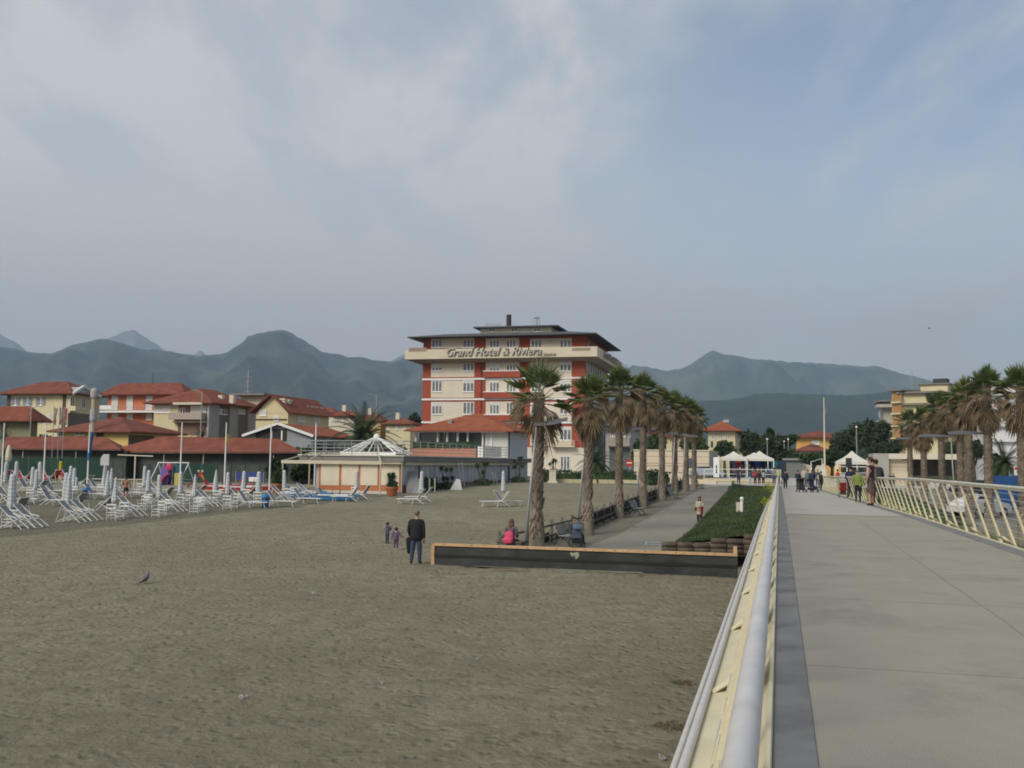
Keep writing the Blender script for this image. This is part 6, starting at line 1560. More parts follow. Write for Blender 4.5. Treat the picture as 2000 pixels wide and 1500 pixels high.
# man watching the children
p = ground(812,1103); 
man = person('grey-haired man in dark jacket and jeans seen from behind, jacket over his left arm', p, -.12, size(812,997,1103,p), (.012,.013,.018), (.035,.055,.095), (.16,.15,.15), (.03,.025,.02), {'lan':(-.085,-.01,.05),'lkn':(-.07,.01,.285),'ran':(.07,.0,.05),'rkn':(.062,.012,.285),'lel':(-.150,.02,.64),'lwr':(-.135,.09,.51),'rel':(.140,-.01,.62),'rwr':(.142,.02,.47)}, detail=True, fat=1.08, group=None)
mb = MB(); k = 1.86; vs = []
prof = [(.50,.035,.05),(.46,.06,.06),(.38,.055,.055),(.30,.045,.05),(.22,.035,.04),(.19,.01,.01)]
for z,a,b_ in prof:
    for q in range(10): an = 2*pi*q/10; rr = 1+.18*noise.noise(Vector((q*.9,z*9,2))); vs.append(Vector((-.150+cos(an)*a*rr, .07+sin(an)*b_*rr, z))*k)
mb.add(vs,[(i*10+q,i*10+(q+1)%10,(i+1)*10+(q+1)%10,(i+1)*10+q) for i in range(5) for q in range(10)]+[list(range(10))[::-1],[50+q for q in range(10)]])
o = mb.build('jacket', pm((.008,.010,.014)), None, True, man.location, man.rotation_euler.z); tag(o,'dark jacket carried over the arm of the man watching the children','jacket')
p = ground(756,1062.5)
person('toddler in blue-purple hoodie and dark trousers, left of two, hand to face', p, -1.0, size(756,1020,1062.5,p), (.075,.065,.12), (.035,.05,.06), (.03,.02,.015), (.05,.04,.04), {'lel':(-.15,.10,.68),'lwr':(-.05,.16,.80),'rel':(.14,.10,.69),'rwr':(.06,.17,.82),'lan':(-.08,-.03,.05),'ran':(.09,.02,.05)}, kid=True, detail=True, fat=1.15)
p = ground(773,1074)
r_ = person('toddler in purple suit with white collar and one arm stretched out to the man', p, -.1, size(773,1030,1074,p), (.115,.07,.125), (.105,.065,.115), (.03,.022,.012), (.6,.6,.58), {'rel':(.24,.0,.68),'rwr':(.36,.02,.60),'lel':(-.17,.0,.64),'lwr':(-.21,.03,.53),'ran':(.07,.02,.05),'lan':(-.06,-.02,.05)}, kid=True, detail=True, fat=1.18)
MB().lathe([(.062,.0),(.066,.02),(.05,.04)],(0,0,.79),12).build('collar', pm((.6,.6,.6)), r_, True).scale = (size(773,1030,1074,p),)*3
# woman sitting behind the barrier with a pink backpack
p = at_d(998,1060,36.8); k_ = 1.66
seatP = {'pelvis':(0,0,.10),'waist':(0,.02,.19),'chest':(0,.03,.31),'nb':(0,.035,.39),'neck':(.005,.045,.425),'jaw':(.01,.055,.465),'head':(.01,.05,.50),'crown':(.01,.045,.535),'nose':(.01,.108,.488),'lear':(-.035,.05,.49),'rear':(.054,.05,.49),
 'lsh':(-.105,.03,.375),'rsh':(.105,.03,.375),'lel':(-.15,.08,.24),'lwr':(-.08,.20,.20),'rel':(.155,.06,.22),'rwr':(.12,.19,.15),'lhip':(-.05,.04,.09),'rhip':(.05,.04,.09),'lkn':(-.08,.24,.20),'rkn':(.08,.24,.20),'lan':(-.07,.38,.04),'ran':(.07,.38,.04)}
class _: pass
def seated(label, loc, face, H, seat_z=0.0, P0=None, **kw):
    P = dict(P0 or seatP); hd = P.pop('head'); 
    return P, hd
def person_seated(label, loc, face, H, P0=None, **kw):
    P = dict(P0 or seatP)
    # the head joint is read through 'jaw','crown','nose' overrides; keep 'head' as a full point
    Q_ = dict(P); hp = Q_.pop('head'); Q_['head'] = hp
    return person(label, loc, face, H, pose=Q_, **kw)
benchP = {'pelvis':(0,0,.30),'waist':(0,-.01,.38),'chest':(0,.0,.50),'nb':(0,.0,.58),'neck':(.0,.01,.615),'jaw':(0,.03,.65),'head':(0,.02,.69),'crown':(0,.015,.725),'nose':(0,.078,.68),'lear':(-.044,.02,.68),'rear':(.044,.02,.68),
 'lsh':(-.1,.0,.565),'rsh':(.1,.0,.565),'lel':(-.13,.03,.42),'lwr':(-.08,.17,.37),'rel':(.13,.03,.42),'rwr':(.08,.17,.37),'lhip':(-.05,.03,.28),'rhip':(.05,.03,.28),'lkn':(-.06,.26,.29),'rkn':(.06,.26,.29),'lan':(-.06,.28,.05),'ran':(.06,.28,.05)}
o = MB().b2(-.5,.42,-.12,.45,-.3,.64).b2(-.55,.46,-.15,.48,.64,.69).build('timber_seat', LOG, None, False, (p.x,p.y,0), -.35); tag(o,'low dark timber seat under the woman with the pink backpack','seat')
sit = person_seated('woman with long brown hair sitting behind the barrier, pink backpack on her back', (p.x,p.y,.2), -.35, 1.72, P0=benchP, top=(.10,.10,.115), bot=(.05,.06,.09), hair=(.13,.07,.04), longhair=.17, detail=True)
bpk = empty('backpack', (0,0,0), 0, 'bright pink backpack worn by the seated woman with long brown hair', 'backpack')
bpk.location = sit.matrix_world @ Vector((0,0,0)) if False else Vector((p.x,p.y,.53)); bpk.rotation_euler.z = -.35
PK = mat('pink_nylon', (.60,.06,.14), .6, .1, 12, .4, 30)
def puff(mb, c, r, n=16, m=10, nz=.06, e=.6):
    vs = []
    for i in range(m+1):
        ph = pi*i/m
        for q in range(n):
            a = 2*pi*q/n; v = Vector((math.copysign(abs(sin(ph)*cos(a))**e,cos(a)),math.copysign(abs(sin(ph)*sin(a))**e,sin(a)),math.copysign(abs(cos(ph))**e,cos(ph))))
            g = 1+nz*noise.noise(v*3+Vector(c)); vs.append(Vector(c)+Vector((v.x*r[0],v.y*r[1],v.z*r[2]))*g)
    mb.add(vs,[(i*n+q,i*n+(q+1)%n,(i+1)*n+(q+1)%n,(i+1)*n+q) for i in range(m) for q in range(n)]); return mb
puff(MB(),(0,-.19,.33),(.17,.10,.21)).build('body', PK, bpk, True); puff(MB(),(-.02,-.27,.21),(.19,.09,.12)).build('pocket', PK, bpk, True)
MB().tube([(-.06,-.15,.54),(0,-.16,.60),(.06,-.15,.54)],.010,5).build('loop', PK, bpk)
for x in (-.1,.1): MB().tube([(x,-.12,.52),(x*1.1,-.02,.64),(x*1.2,.10,.58),(x*1.2,.09,.35),(x,-.08,.2)],.014,5,flat=.5).build('strap', PK, bpk)
# strollers
def stroller(label, p, rz, c=(.02,.02,.03), c2=(.05,.08,.13), grp='strollers', canopy=True, sc=1.0):
    r_ = empty('stroller', p, rz, label, 'stroller', grp); m1 = pm(c); m2 = pm(c2); r_.scale = (sc,)*3
    for y in (-.24,.24): MB().tube([(-.42,y,1.02),(-.25,y,.78),(.32,y,.12)],.014,6).tube([(.1,y,.55),(-.32,y,.12)],.014,6).build('frame', DARKM if c[0] < .3 else STL, r_)
    MB().tube([(-.42,-.24,1.02),(-.42,.24,1.02)],.016,6).build('handle', DARKM, r_)
    for x in (.34,-.34):
        for y in (-.25,.25):
            w = MB().tube([(x,y-.03,.09),(x,y+.03,.09)],.09,12).build('wheel', DARKM, r_); MB().tube([(x,y-.033,.09),(x,y+.033,.09)],.04,8).build('hub', STL, w)
    MB().bar((-.12,0,.92),(.02,0,.42),.40,.05,(1,0,.3)).bar((.0,0,.42),(.30,0,.44),.38,.05).bar((.30,0,.44),(.40,0,.20),.34,.04,(1,0,.3)).build('seat', m2, r_)
    mb = MB(); mb.prism([(-.28,.18),(.2,.16),(.26,.32),(-.22,.34)],-.19,.19,Matrix.Rotation(pi/2,4,'X')); mb.build('basket', m1, r_)
    if canopy:
        mb = MB(); vs = []; n = 7
        for i in range(n):
            a = .25+1.9*i/(n-1)
            for y,kk in ((-.22,.85),(-.12,1),(.12,1),(.22,.85)): vs.append((-.08+cos(a)*.38*kk*-1+.12, y, .74+sin(a)*.30*kk))
        mb.add(vs,[(4*i+q,4*i+q+1,4*i+5+q,4*i+4+q) for i in range(n-1) for q in range(3)]).build('canopy', m2, r_, True)
    return r_
p = ground(1126,1069,pathz); stroller('grey-blue stroller with its back to the camera, parked beside the nearest bench', p, pi/2+.1, (.012,.012,.016), (.15,.19,.25), sc=1.0)
p = ground(1108,1064,pathz); d_ = Vector((cos(-.5),sin(-.5),0)); n_ = Vector((-sin(-.5),cos(-.5),0)); q = p+d_*.12+n_*.35
person_seated('dark-haired person in dark clothes sitting on the nearest bench, behind the stroller', (q.x,q.y,p.z-.02), -.5-pi/2, 1.62, P0=benchP, top=(.02,.022,.03), bot=(.03,.03,.035), hair=(.06,.04,.03))
# woman on the path
p = ground(1366,1022,pathz); Hw = max(1.5,size(1366,972,1022,p))
wm = person('long-haired woman in cream coat looking down at the red jacket in her arms', p, pi+.1, Hw, (.52,.47,.37), (.018,.02,.035), (.05,.02,.015), (.015,.015,.02), {'lel':(-.125,.05,.63),'lwr':(-.04,.14,.63),'rel':(.125,.04,.63),'rwr':(.05,.13,.62),'head':(0,.035),'lan':(-.04,.03,.05),'ran':(.045,-.03,.05)}, longhair=.14, coat=.26, detail=True)
k = Hw; mb = MB(); vs = []
for z,a,b_ in ((.66,.03,.03),(.62,.07,.05),(.52,.06,.045),(.42,.05,.04),(.32,.045,.035),(.26,.02,.02)):
    for q in range(10): an = 2*pi*q/10; rr = 1+.2*noise.noise(Vector((q*.9,z*9,5))); vs.append(Vector((-.05+cos(an)*a*rr, .135+sin(an)*b_*rr, z))*k)
mb.add(vs,[(i*10+q,i*10+(q+1)%10,(i+1)*10+(q+1)%10,(i+1)*10+q) for i in range(5) for q in range(10)]+[list(range(10))[::-1],[50+q for q in range(10)]])
o = mb.build('red_jacket', pm((.22,.025,.02)), None, True, wm.location, wm.rotation_euler.z); tag(o,'dark red jacket held in both arms by the woman in the cream coat','jacket')
o = puff(MB(),(.15*k,-.0,.54*k),(.035*k,.06*k,.06*k)).tube([(.15*k,.0,.58*k),(.11*k,.0,.80*k)],.008,5).build('shoulder_bag', pm((.20,.03,.02)), None, True, wm.location, wm.rotation_euler.z); tag(o,'dark red shoulder bag at the side of the woman in the cream coat','bag')
# bare-backed man among the umbrellas
p = ground(245,976)
person('bare-backed tanned man in black swim shorts walking away among the umbrellas', p, .15, size(245,932,976,p), (.3,.13,.08), (.012,.012,.014), (.035,.02,.015), (.26,.13,.09), {'lel':(-.17,-.01,.64),'lwr':(-.19,.03,.50),'rel':(.17,-.01,.64),'rwr':(.19,.03,.50)}, short=True, bare=True, skinc=(.30,.125,.075), fat=1.25, lod=2)
# figures on the pier
pier_p = [
 (1534,955,918,0,(.02,.022,.03),(.014,.015,.02),'man in black walking inland alone near the left railing',{}),
 (1544,936,921,.5,(.42,.38,.10),(.05,.05,.06),'small child in a yellow top far along the pier',{'kid':1}),
 (1551,937,912,0,(.03,.025,.035),(.05,.06,.09),'person in dark jacket far along the pier, left of the pink one',{}),
 (1560,938,915,0,(.42,.07,.13),(.03,.04,.08),'person in a pink top far along the pier',{}),
 (1559,957,919,pi,(.02,.022,.05),(.018,.02,.04),'person in dark blue pushing the left black stroller',{}),
 (1571,950,914,pi,(.45,.40,.33),(.08,.08,.09),'far person in beige between the two strollers',{'hat':1}),
 (1578,952,918,pi,(.10,.16,.16),(.06,.08,.08),'far person in grey-green behind the right stroller',{}),
 (1586,957,918,pi,(.03,.035,.07),(.02,.02,.03),'woman with brown hair leaning over the right stroller',{'lh':.1}),
 (1604,958,921,.9,(.02,.02,.026),(.13,.11,.10),'person in black coat leaning on the right railing',{'coat':1}),
 (1597,950,917,pi,(.06,.10,.08),(.05,.05,.06),'far person with pale hat behind the black coat',{'hat':1}),
 (1648,966,918,0,(.30,.34,.40),(.05,.06,.10),'person in pale blue beside the red stroller',{}),
 (1662,972,911,0,(.014,.016,.045),(.03,.036,.034),'black-haired person in navy jacket pushing the red stroller',{'fat':1.1}),
 (1676,981,917,0,(.17,.22,.06),(.03,.05,.075),'grey-haired person in olive green jacket with hands behind the back',{'green':1}),
 (1712,986,898,.15,(.03,.032,.045),(.02,.03,.035),'person wearing a dark backpack on the right of the group',{'fat':1.08}),
 (1702,989,894,.95,(.02,.018,.04),(.085,.06,.05),'bare-armed person in navy vest and brown knee-length skirt',{'vest':1}),
]
for px,fy,hy,fc,tc_,bc,lb,ex in pier_p:
    p = deck_at(px,fy); p.z = deckz(topier(p.x,p.y)[1]); H_ = size(px,hy,fy,p); pose = {}; kw = {}
    random.seed(px); sp_ = random.uniform(-.04,.05); pose['lan'] = (-.055,sp_,.05); pose['ran'] = (.055,-sp_,.05)
    if ex.get('green'): pose.update({'lel':(-.16,-.03,.63),'lwr':(-.05,-.085,.52),'rel':(.16,-.03,.63),'rwr':(.05,-.085,.51),'head':(0,.04),'lean':.02}); kw['fat'] = 1.15
    if ex.get('vest'): kw.update(sleeves=False, short=True); kw['fat'] = .98; pose.update({'lel':(-.15,-.02,.63),'lwr':(-.12,.04,.49)})
    if ex.get('lh'): kw['longhair'] = ex['lh']; pose['lean'] = .05
    if ex.get('coat'): kw['coat'] = .25
    if 'pushing' in lb: pose.update({'lel':(-.14,.05,.63),'lwr':(-.11,.17,.60),'rel':(.14,.05,.63),'rwr':(.11,.17,.60)})
    hr = (.16,.15,.15) if ex.get('green') else (.02,.012,.01) if not ex.get('vest') else (.06,.022,.018)
    r_ = person(lb, p, fc-TH if fc < 2 else fc, H_, tc_, bc, hr, (.03,.03,.03), pose, kid=bool(ex.get('kid')), fat=kw.pop('fat', ex.get('fat',1.05)), lod=2 if px > 1650 else 1, **kw)
    k = H_
    if ex.get('hat'): MB().lathe([(.075*k,.925*k),(.078*k,.935*k),(.05*k,.945*k),(.045*k,.985*k),(.01*k,.995*k)],(0,.01*k,0),12).build('sun_hat', pm((.55,.5,.4)), r_, True)
    if ex.get('vest'):
        mb = MB(); vs = []; n_ = 14
        for i in range(5):
            u = i/4; z = (.58-.30*u)*k
            for q in range(n_): a = 2*pi*q/n_; vs.append(Vector((cos(a)*(.080+.028*u)*k, sin(a)*(.06+.03*u)*k, z)))
        mb.add(vs,[(i*n_+q,i*n_+(q+1)%n_,(i+1)*n_+(q+1)%n_,(i+1)*n_+q) for i in range(4) for q in range(n_)]).build('skirt', pm(bc), r_, True)
    if px == 1712:
        o = puff(MB(),(0,-.12*k,.70*k),(.085*k,.055*k,.12*k)).build('backpack', pm((.03,.04,.05)), None, True, p, r_.rotation_euler.z); tag(o,'dark backpack worn by the rightmost person of the pier group','backpack')
        o = puff(MB(),(.17*k,.0,.47*k),(.045*k,.03*k,.07*k)).build('handbag', pm((.01,.012,.02)), None, True, p, r_.rotation_euler.z); tag(o,'black handbag at the right hand of the rightmost person of the pier group','bag')
    if px == 1676:
        o = puff(MB(),(-.03*k,-.12*k,.45*k),(.07*k,.035*k,.085*k)).build('dark_bag', pm((.012,.012,.014)), None, True, p, r_.rotation_euler.z); tag(o,'black bundle held behind the back by the person in olive green','bag')
def dk(px,py): p = deck_at(px,py); p.z = deckz(topier(p.x,p.y)[1])+.005; return p
stroller('black stroller coming towards the camera, left of two', dk(1565,961.5), -pi/2, (.01,.01,.014), (.018,.018,.026)); stroller('dark blue stroller coming towards the camera, right of two', dk(1586,961.5), -pi/2+.5, (.012,.012,.02), (.02,.025,.06)); stroller('red stroller pushed inland by the person in navy', dk(1647,971.5), pi/2-.3, (.03,.02,.02), (.24,.015,.02), canopy=False, sc=.95)
# loudspeaker-like dark board on a pole at the gazebo
p = dk(1657,960); 
# behind the railing and on the promenade
far_p = [(1443,946,912,0,(.03,.035,.06),(.02,.022,.03),'tall slim person in dark blue walking on the pale promenade strip'),(1465,944,919,.3,(.05,.07,.09),(.35,.45,.48),'person in pale trousers by the terrace wall, left of the red one'),(1475,944,917,.2,(.42,.035,.06),(.03,.03,.04),'person in red top at the terrace wall'),(1483,944,919,0,(.012,.012,.016),(.03,.025,.02),'person in black at the terrace wall, right of the red one'),(1491,944,919,-.2,(.35,.35,.35),(.015,.015,.02),'person in black and white at the terrace wall'),(1636,938,917,.5,(.60,.10,.03),(.03,.03,.03),'person in bright orange beyond the right railing'),(1739,940,924,pi,(.02,.02,.03),(.02,.02,.03),'left of two dark people before the right stone building'),(1745,940,925,pi,(.02,.02,.03),(.02,.02,.03),'right of two dark people before the right stone building'),(1520,944,914,0,(.48,.50,.20),(.06,.06,.07),'person in yellow vest at the end of the left railing'),(1512,944,914,0,(.22,.22,.25),(.06,.06,.07),'person in grey beside the yellow vest')]
for px,fy,hy,fc,tc_,bc,lb in far_p:
    d_ = 108 if px < 1600 else 100; q = at_d(px,fy,d_); z = 1.47; q = Vector((q.x,q.y,z)); H_ = at_d(px,hy,d_).z-z
    person(lb, q, fc, min(max(H_,1.2),1.95), tc_, bc, (.03,.02,.015), lod=0)
tc2 = [(1433,(.42,.20,.22),'pink'),(1449,(.55,.22,.16),'salmon'),(1459,(.12,.32,.32),'teal'),(1470,(.42,.42,.22),'straw yellow'),(1480,(.40,.36,.26),'sand'),(1487,(.35,.30,.12),'mustard'),(1496,(.18,.38,.38),'pale teal'),(1502,(.06,.14,.22),'navy'),(1508,(.25,.36,.30),'sage')]
for i,(px,c,nm) in enumerate(tc2):
    q = at_d(px,930,124); H_ = at_d(px,913.5,124).z-1.9; r_ = person(f'distant person in {nm} top standing on the terrace under the white gazebos', (q.x,q.y,1.9), pi+.3*i, max(1.4,H_), c, (.06,.06,.08), (.05,.04,.03), lod=0, group='people on the gazebo terrace')
    k = max(1.4,H_)
    if i%2 == 0: MB().lathe([(.07*k,.93*k),(.05*k,.945*k),(.04*k,.985*k)],(0,.01*k,0),10).build('sun_hat', pm((.5,.47,.38)), r_, True)
p = ground(1430,957,pathz); st_ = stroller('bright green child buggy leaning at the edge of the path near the bank', p, pi*.8, (.02,.03,.02), (.04,.30,.05), sc=.85)
for px,c,lb in ((1079,(.03,.03,.035),'waiter in black and white behind the stone pedestal before the hotel'),(1103,(.6,.6,.62),'person in white shirt sitting behind the hotel hedge')):
    q = at_d(px,925,114); person(lb, (q.x,q.y,1.4), pi, 1.72 if px < 1090 else 1.45, c, (.03,.03,.04), (.03,.02,.015), lod=0)
# pigeon
p = ground(283,1141,sandz)
PGN = mat('pigeon_grey', (.10,.105,.125), .8, .3, 14, c2=(.19,.19,.21))
pg_ = MB(); pts = [(-.02,-.17,.05),(-.01,-.12,.07),(0,-.05,.115),(0,.03,.16),(0,.075,.205),(0,.09,.245),(0,.10,.272)]
pg_.tube(pts,[.018,.035,.062,.068,.045,.030,.018],10); pg_.tube([(0,.10,.262),(0,.135,.254)],[.008,.003],5)
for x in (-.02,.02): pg_.tube([(x,.0,.08),(x,.01,.0),(x,.03,.0)],.006,4)
s_ = MB(); 
o = pg_.build('pigeon', PGN, None, True, p, -.45); o.scale = (1.25,)*3; tag(o,'grey pigeon standing on the open sand with its back to the camera','bird')
for s in (-1,1): MB().tube([(s*.055,.05,.16),(s*.07,-.03,.125),(s*.04,-.15,.07)],[.02,.03,.008],7,flat=.5).build('wing', mat('pigeon_wing',(.05,.052,.06),.8,.3,20), o, True)
# gull far in the sky
q = at_d(1815,642,160); o = MB().add([(-.6,0,.12),(-.2,.1,.2),(0,.15,.05),(.2,.1,.2),(.6,0,.12),(-.2,-.1,.18),(0,-.15,.03),(.2,-.1,.18)],[(0,5,1),(1,5,6,2),(2,6,7,3),(3,7,4)]).ball((0,0,.03),(.06,.22,.06)).build('gull', mat('gull_grey',(.12,.12,.12),.8,.1), None, False, q, .4); tag(o,'small dark bird flying in the sky above the right hills','bird')
# ================================================================ PROMENADE AND TOWN ON THE RIGHT
random.seed(21)
# retaining wall of the gazebo terrace and its railing
STN = mat('bath_stone', (.55,.47,.34), .85, .06, .5, .05, 5, c2=(.62,.53,.39)); STNS = mat('bath_stone_side', (.36,.34,.30), .85, .08, .6); STND = mat('stone_groove', (.14,.13,.12), .9, .1)
ft = Fr(1375, 112, RZ)
a = ft; w = ft.front(1525,930)[0]
R_ = empty('terrace_wall', ft.o, RZ, 'low cream stone terrace wall with white railing at the end of the path', 'wall')
zt = 1.95
MB().b2(0,w,0,.35,1.0,zt).build('wall', STN, R_); MB().b2(-.1,w,-.03,.4,zt,zt+.06).build('coping', CRM, R_); MB().b2(0,w,-.02,0,zt-.32,zt-.27).build('groove', STND, R_); MB().b2(.0,w+8,.35,18,1.0,zt-.02).build('terrace_floor', PLZ, R_)
mb = MB(); rail_lines(mb,[(0,.15,zt+.05),(w,.15,zt+.05)],1.05,2,2.1,.035); mb.build('railing', WHT, R_)
# steps at its left end
R2 = empty('stone_steps', at_d(1342,945,108)*1.0, RZ, 'short flight of cream stone steps left of the terrace wall', 'steps'); R2.location.z = 1.3
for i in range(4): MB().b2(0,2.2,i*.35,1.6,.0,.16+.16*i).build('step', STN, R2)
MB().b2(2.2,3.1,-.2,1.6,0,.45).build('cheek_wall', STN, R2)
# stone bath building on the left
R_, f1, w, dep, ze, zr, rf = house('bath_building', 'long low cream stone building with grooves, behind the left row of palms', 1238, 1385, 1402, 118, 881, 879, STN, None, 0, cat='building')
for y0,y1 in ((891,892),(904.5,905.5),(909.5,910.5),(922,923)): panel(R_,'groove',f1,w,'F',(1238.5,y0,1384.5,y1),STND,0,.02)
panel(R_,'window',f1,w,'F',(1344,895,1352,914),mat('blue_grey_glass',(.07,.09,.12),.3,.1),0,.04); panel(R_,'side_shade_panel',f1,w,'S',(1385.2,882,1401,930),STNS,0,.04)  # side panel: darker copy of the stone, flank shade put into its colour
MB().b2(-.1,w+.1,-.1,dep+.1,ze,ze+.12).build('roof', CRM, R_)
p = at_d(1399,903,113); o = empty('sign_panel',(p.x,p.y,1.9),RZ,'tall white sign panel with a dark mark right of the stone building','sign'); MB().b2(-.32,.32,-.05,.05,.2,at_d(1399,893,113).z-1.9).build('board', WHT, o); MB().b2(-.05,.09,-.062,-.05,.6,1.6).build('mark', DARKM, o)
# road sign left of it
p = at_d(1229,910,122); o = empty('no_entry_sign',(p.x,p.y,1.4),0,'round red no-entry sign with white bar on a pole','road sign'); z = at_d(1229,904,122).z-1.4
MB().tube([(0,0,0),(0,0,z)],.04,6).build('pole', STL, o); MB().tube([(0,-.03,z),(0,-.06,z)],.42,18).build('disc', mat('sign_red',(.5,.03,.025),.5,0), o); MB().b2(-.3,.3,-.075,-.06,z-.07,z+.07).build('bar', WHT, o)
# two-storey annex between hotel and palms
R_, f1, w, dep, ze, zr, rf = house('house', 'grey annex with pale balcony wall just right of the hotel', 1183, 1232, 1252, 150, 838, 834, mat('annex_grey',(.33,.32,.30),.9,.1), None, .4)
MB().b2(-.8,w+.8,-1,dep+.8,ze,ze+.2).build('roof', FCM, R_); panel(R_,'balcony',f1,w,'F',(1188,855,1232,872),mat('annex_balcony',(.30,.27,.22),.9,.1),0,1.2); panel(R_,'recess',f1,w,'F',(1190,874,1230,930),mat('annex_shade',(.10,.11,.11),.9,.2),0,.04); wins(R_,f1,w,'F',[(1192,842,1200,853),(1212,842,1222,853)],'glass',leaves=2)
R_, f1, w, dep, ze, zr, rf = house('house', 'yellow house with overhanging roof glimpsed between the third and fourth palm', 1214, 1252, 1262, 175, 832, 822, YEL, TILE, .9)
wins(R_,f1,w,'F',[(1222,838,1228,850),(1238,838,1244,850)],'glass')
R_, f1, w, dep, ze, zr, rf = house('villa', 'yellow villa with red roof right of the last palm', 1383, 1436, 1446, 190, 841, 827, YEL, TILE2, 1.2, cat='house')
wins(R_,f1,w,'F',[(1390,848,1396,858),(1404,848,1410,858),(1418,848,1424,858)],'glass',leaves=2); panel(R_,'string_course',f1,w,'F',(1384,843,1435,845),CRM,0,.1)
for x in (1388,1400,1413,1427): panel(R_,'shutter',f1,w,'F',(x,862,x+5,874),mat('green_shutter',(.05,.11,.07),.8,.1),0,.05)
R_, f1, w, dep, ze, zr, rf = house('house', 'orange house with red hip roof right of the pine trees', 1556, 1642, 1650, 175, 854, 842, ORY, TILE, 1.0, depth=9)
wins(R_,f1,w,'F',[(1585,860,1601,868)],'glass',shut=.95)
R_, f1, w, dep, ze, zr, rf = house('house', 'low house with long red roof in front of the orange house', 1563, 1612, 1640, 150, 880, 867, CRM, TILE3, .8, depth=8)
MB().box((w*.55,1.2,ze+.75),(1.6,1.3,.08)).build('solar_panel', mat('solar_blue',(.10,.13,.18),.3,.1), R_)
# far houses behind
for i,(l,c,r,d,e,rg,wm_,lb) in enumerate([(1296,1330,1340,200,852,842,YEL,'yellow house seen between the palm trunks'),(1446,1470,1478,230,872,864,CRM,'small cream house left of the pines'),(1268,1290,1296,210,846,838,OCH,'ochre house behind the fifth palm'),(770,790,800,220,838,829,OCH,'ochre house by the hotel, left side')]):
    house('house', lb, l, c, r, d, e, rg, wm_, TILE, .8)
# gazebos
GZC = mat('gazebo_canvas', (.60,.58,.51), .8, .04, 1.5)
def gazebo(label, pxL, pxR, peak, eave, d, zb=1.95):
    c = at_d((pxL+pxR)/2, eave, d); wd = (pxR-pxL)*d/1951; zE = c.z-zb; zP = at_d((pxL+pxR)/2,peak,d).z-zb
    r_ = empty('gazebo', (c.x,c.y,zb), RZ, label, 'gazebo', 'white gazebos'); h = wd/2; n = 8; vs = []; mb = MB()
    lv = [(1.0,zE-.28),(1.0,zE),(.55,zE+(zP-zE)*.36),(.25,zE+(zP-zE)*.68),(.03,zP)]
    for f_,z in lv:
        for x,y in ((-1,-1),(0,-1),(1,-1),(1,0),(1,1),(0,1),(-1,1),(-1,0)): vs.append((x*h*f_,y*h*f_,z))
    mb.add(vs,[(i*8+q,i*8+(q+1)%8,(i+1)*8+(q+1)%8,(i+1)*8+q) for i in range(4) for q in range(8)]+[[32+q for q in range(8)]]).build('canopy', GZC, r_)
    for x in (-1,1):
        for y in (-1,1): MB().b2(x*h*.97-.05,x*h*.97+.05,y*h*.97-.05,y*h*.97+.05,0,zE).build('pole', WHT, r_)
    return r_
gazebo('left white pyramid gazebo on the terrace', 1406, 1460, 881.5, 895.5, 124); gazebo('middle white gazebo, half behind its neighbour', 1446, 1500, 884, 896, 131); gazebo('right white gazebo on the terrace, tallest peak', 1456, 1511, 881, 896, 126); gazebo('white gazebo right of the flag pole with window side panels', 1634, 1694, 881, 902, 104, 1.47)
p = at_d(1664,915,107); o = empty('window_wall',(p.x,p.y,1.47),RZ,'white window panel wall of the gazebo right of the flag pole','panel'); hw = 2.6*.0+ (1692-1636)/2*107/1951; mb = MB()
for z in (0.02,.9,1.35,2.0): mb.b2(-hw,hw,-.03,.03,z,z+.07)
for x in (-hw,-hw/3,hw/3,hw): mb.b2(x-.05,x+.05,-.04,.04,0,2.1)
mb.build('frame', WHT, o); MB().b2(-hw,hw,.031,.04,0,.9).build('lower_panel', mat('panel_green',(.06,.12,.06),.8,.2,2), o)
# stands under gazebos: dark cloth walls, colourful hangings
for px,y0,y1,c,lb in ((1442,898,912,(.42,.04,.04),'red cloth hanging under the left gazebo'),(1480,899,913,(.03,.08,.30),'blue cloth hanging under the right gazebo'),(1512,902,915,(.03,.30,.24),'green cloth hanging right of the gazebos'),(1460,906,913,(.35,.38,.25),'pale green stall table between the gazebos')):
    p = at_d(px,y1,126); z1 = at_d(px,y0,126).z; o = MB().b2(-.3,.3,-.03,.03,0,z1-p.z).tube([(-.34,0,z1-p.z),(.34,0,z1-p.z)],.02,5).tube([(-.32,0,1.93-p.z),(-.32,0,z1-p.z)],.02,5).tube([(.32,0,1.93-p.z),(.32,0,z1-p.z)],.02,5).build('hanging_cloth', pm(c), None, False, p, RZ); tag(o, lb, 'cloth')
p = at_d(1480,905,131); o = MB().b2(-3.6,3.6,0,.1,1.93,p.z+.35).b2(-3.6,-3.5,-.5,.1,1.93,p.z+.35).build('stall_backdrop', mat('backdrop_navy',(.025,.035,.06),.9,.2,1), None, False, (p.x,p.y,0), RZ); tag(o,'dark navy backdrop of the stalls under the gazebos','backdrop')
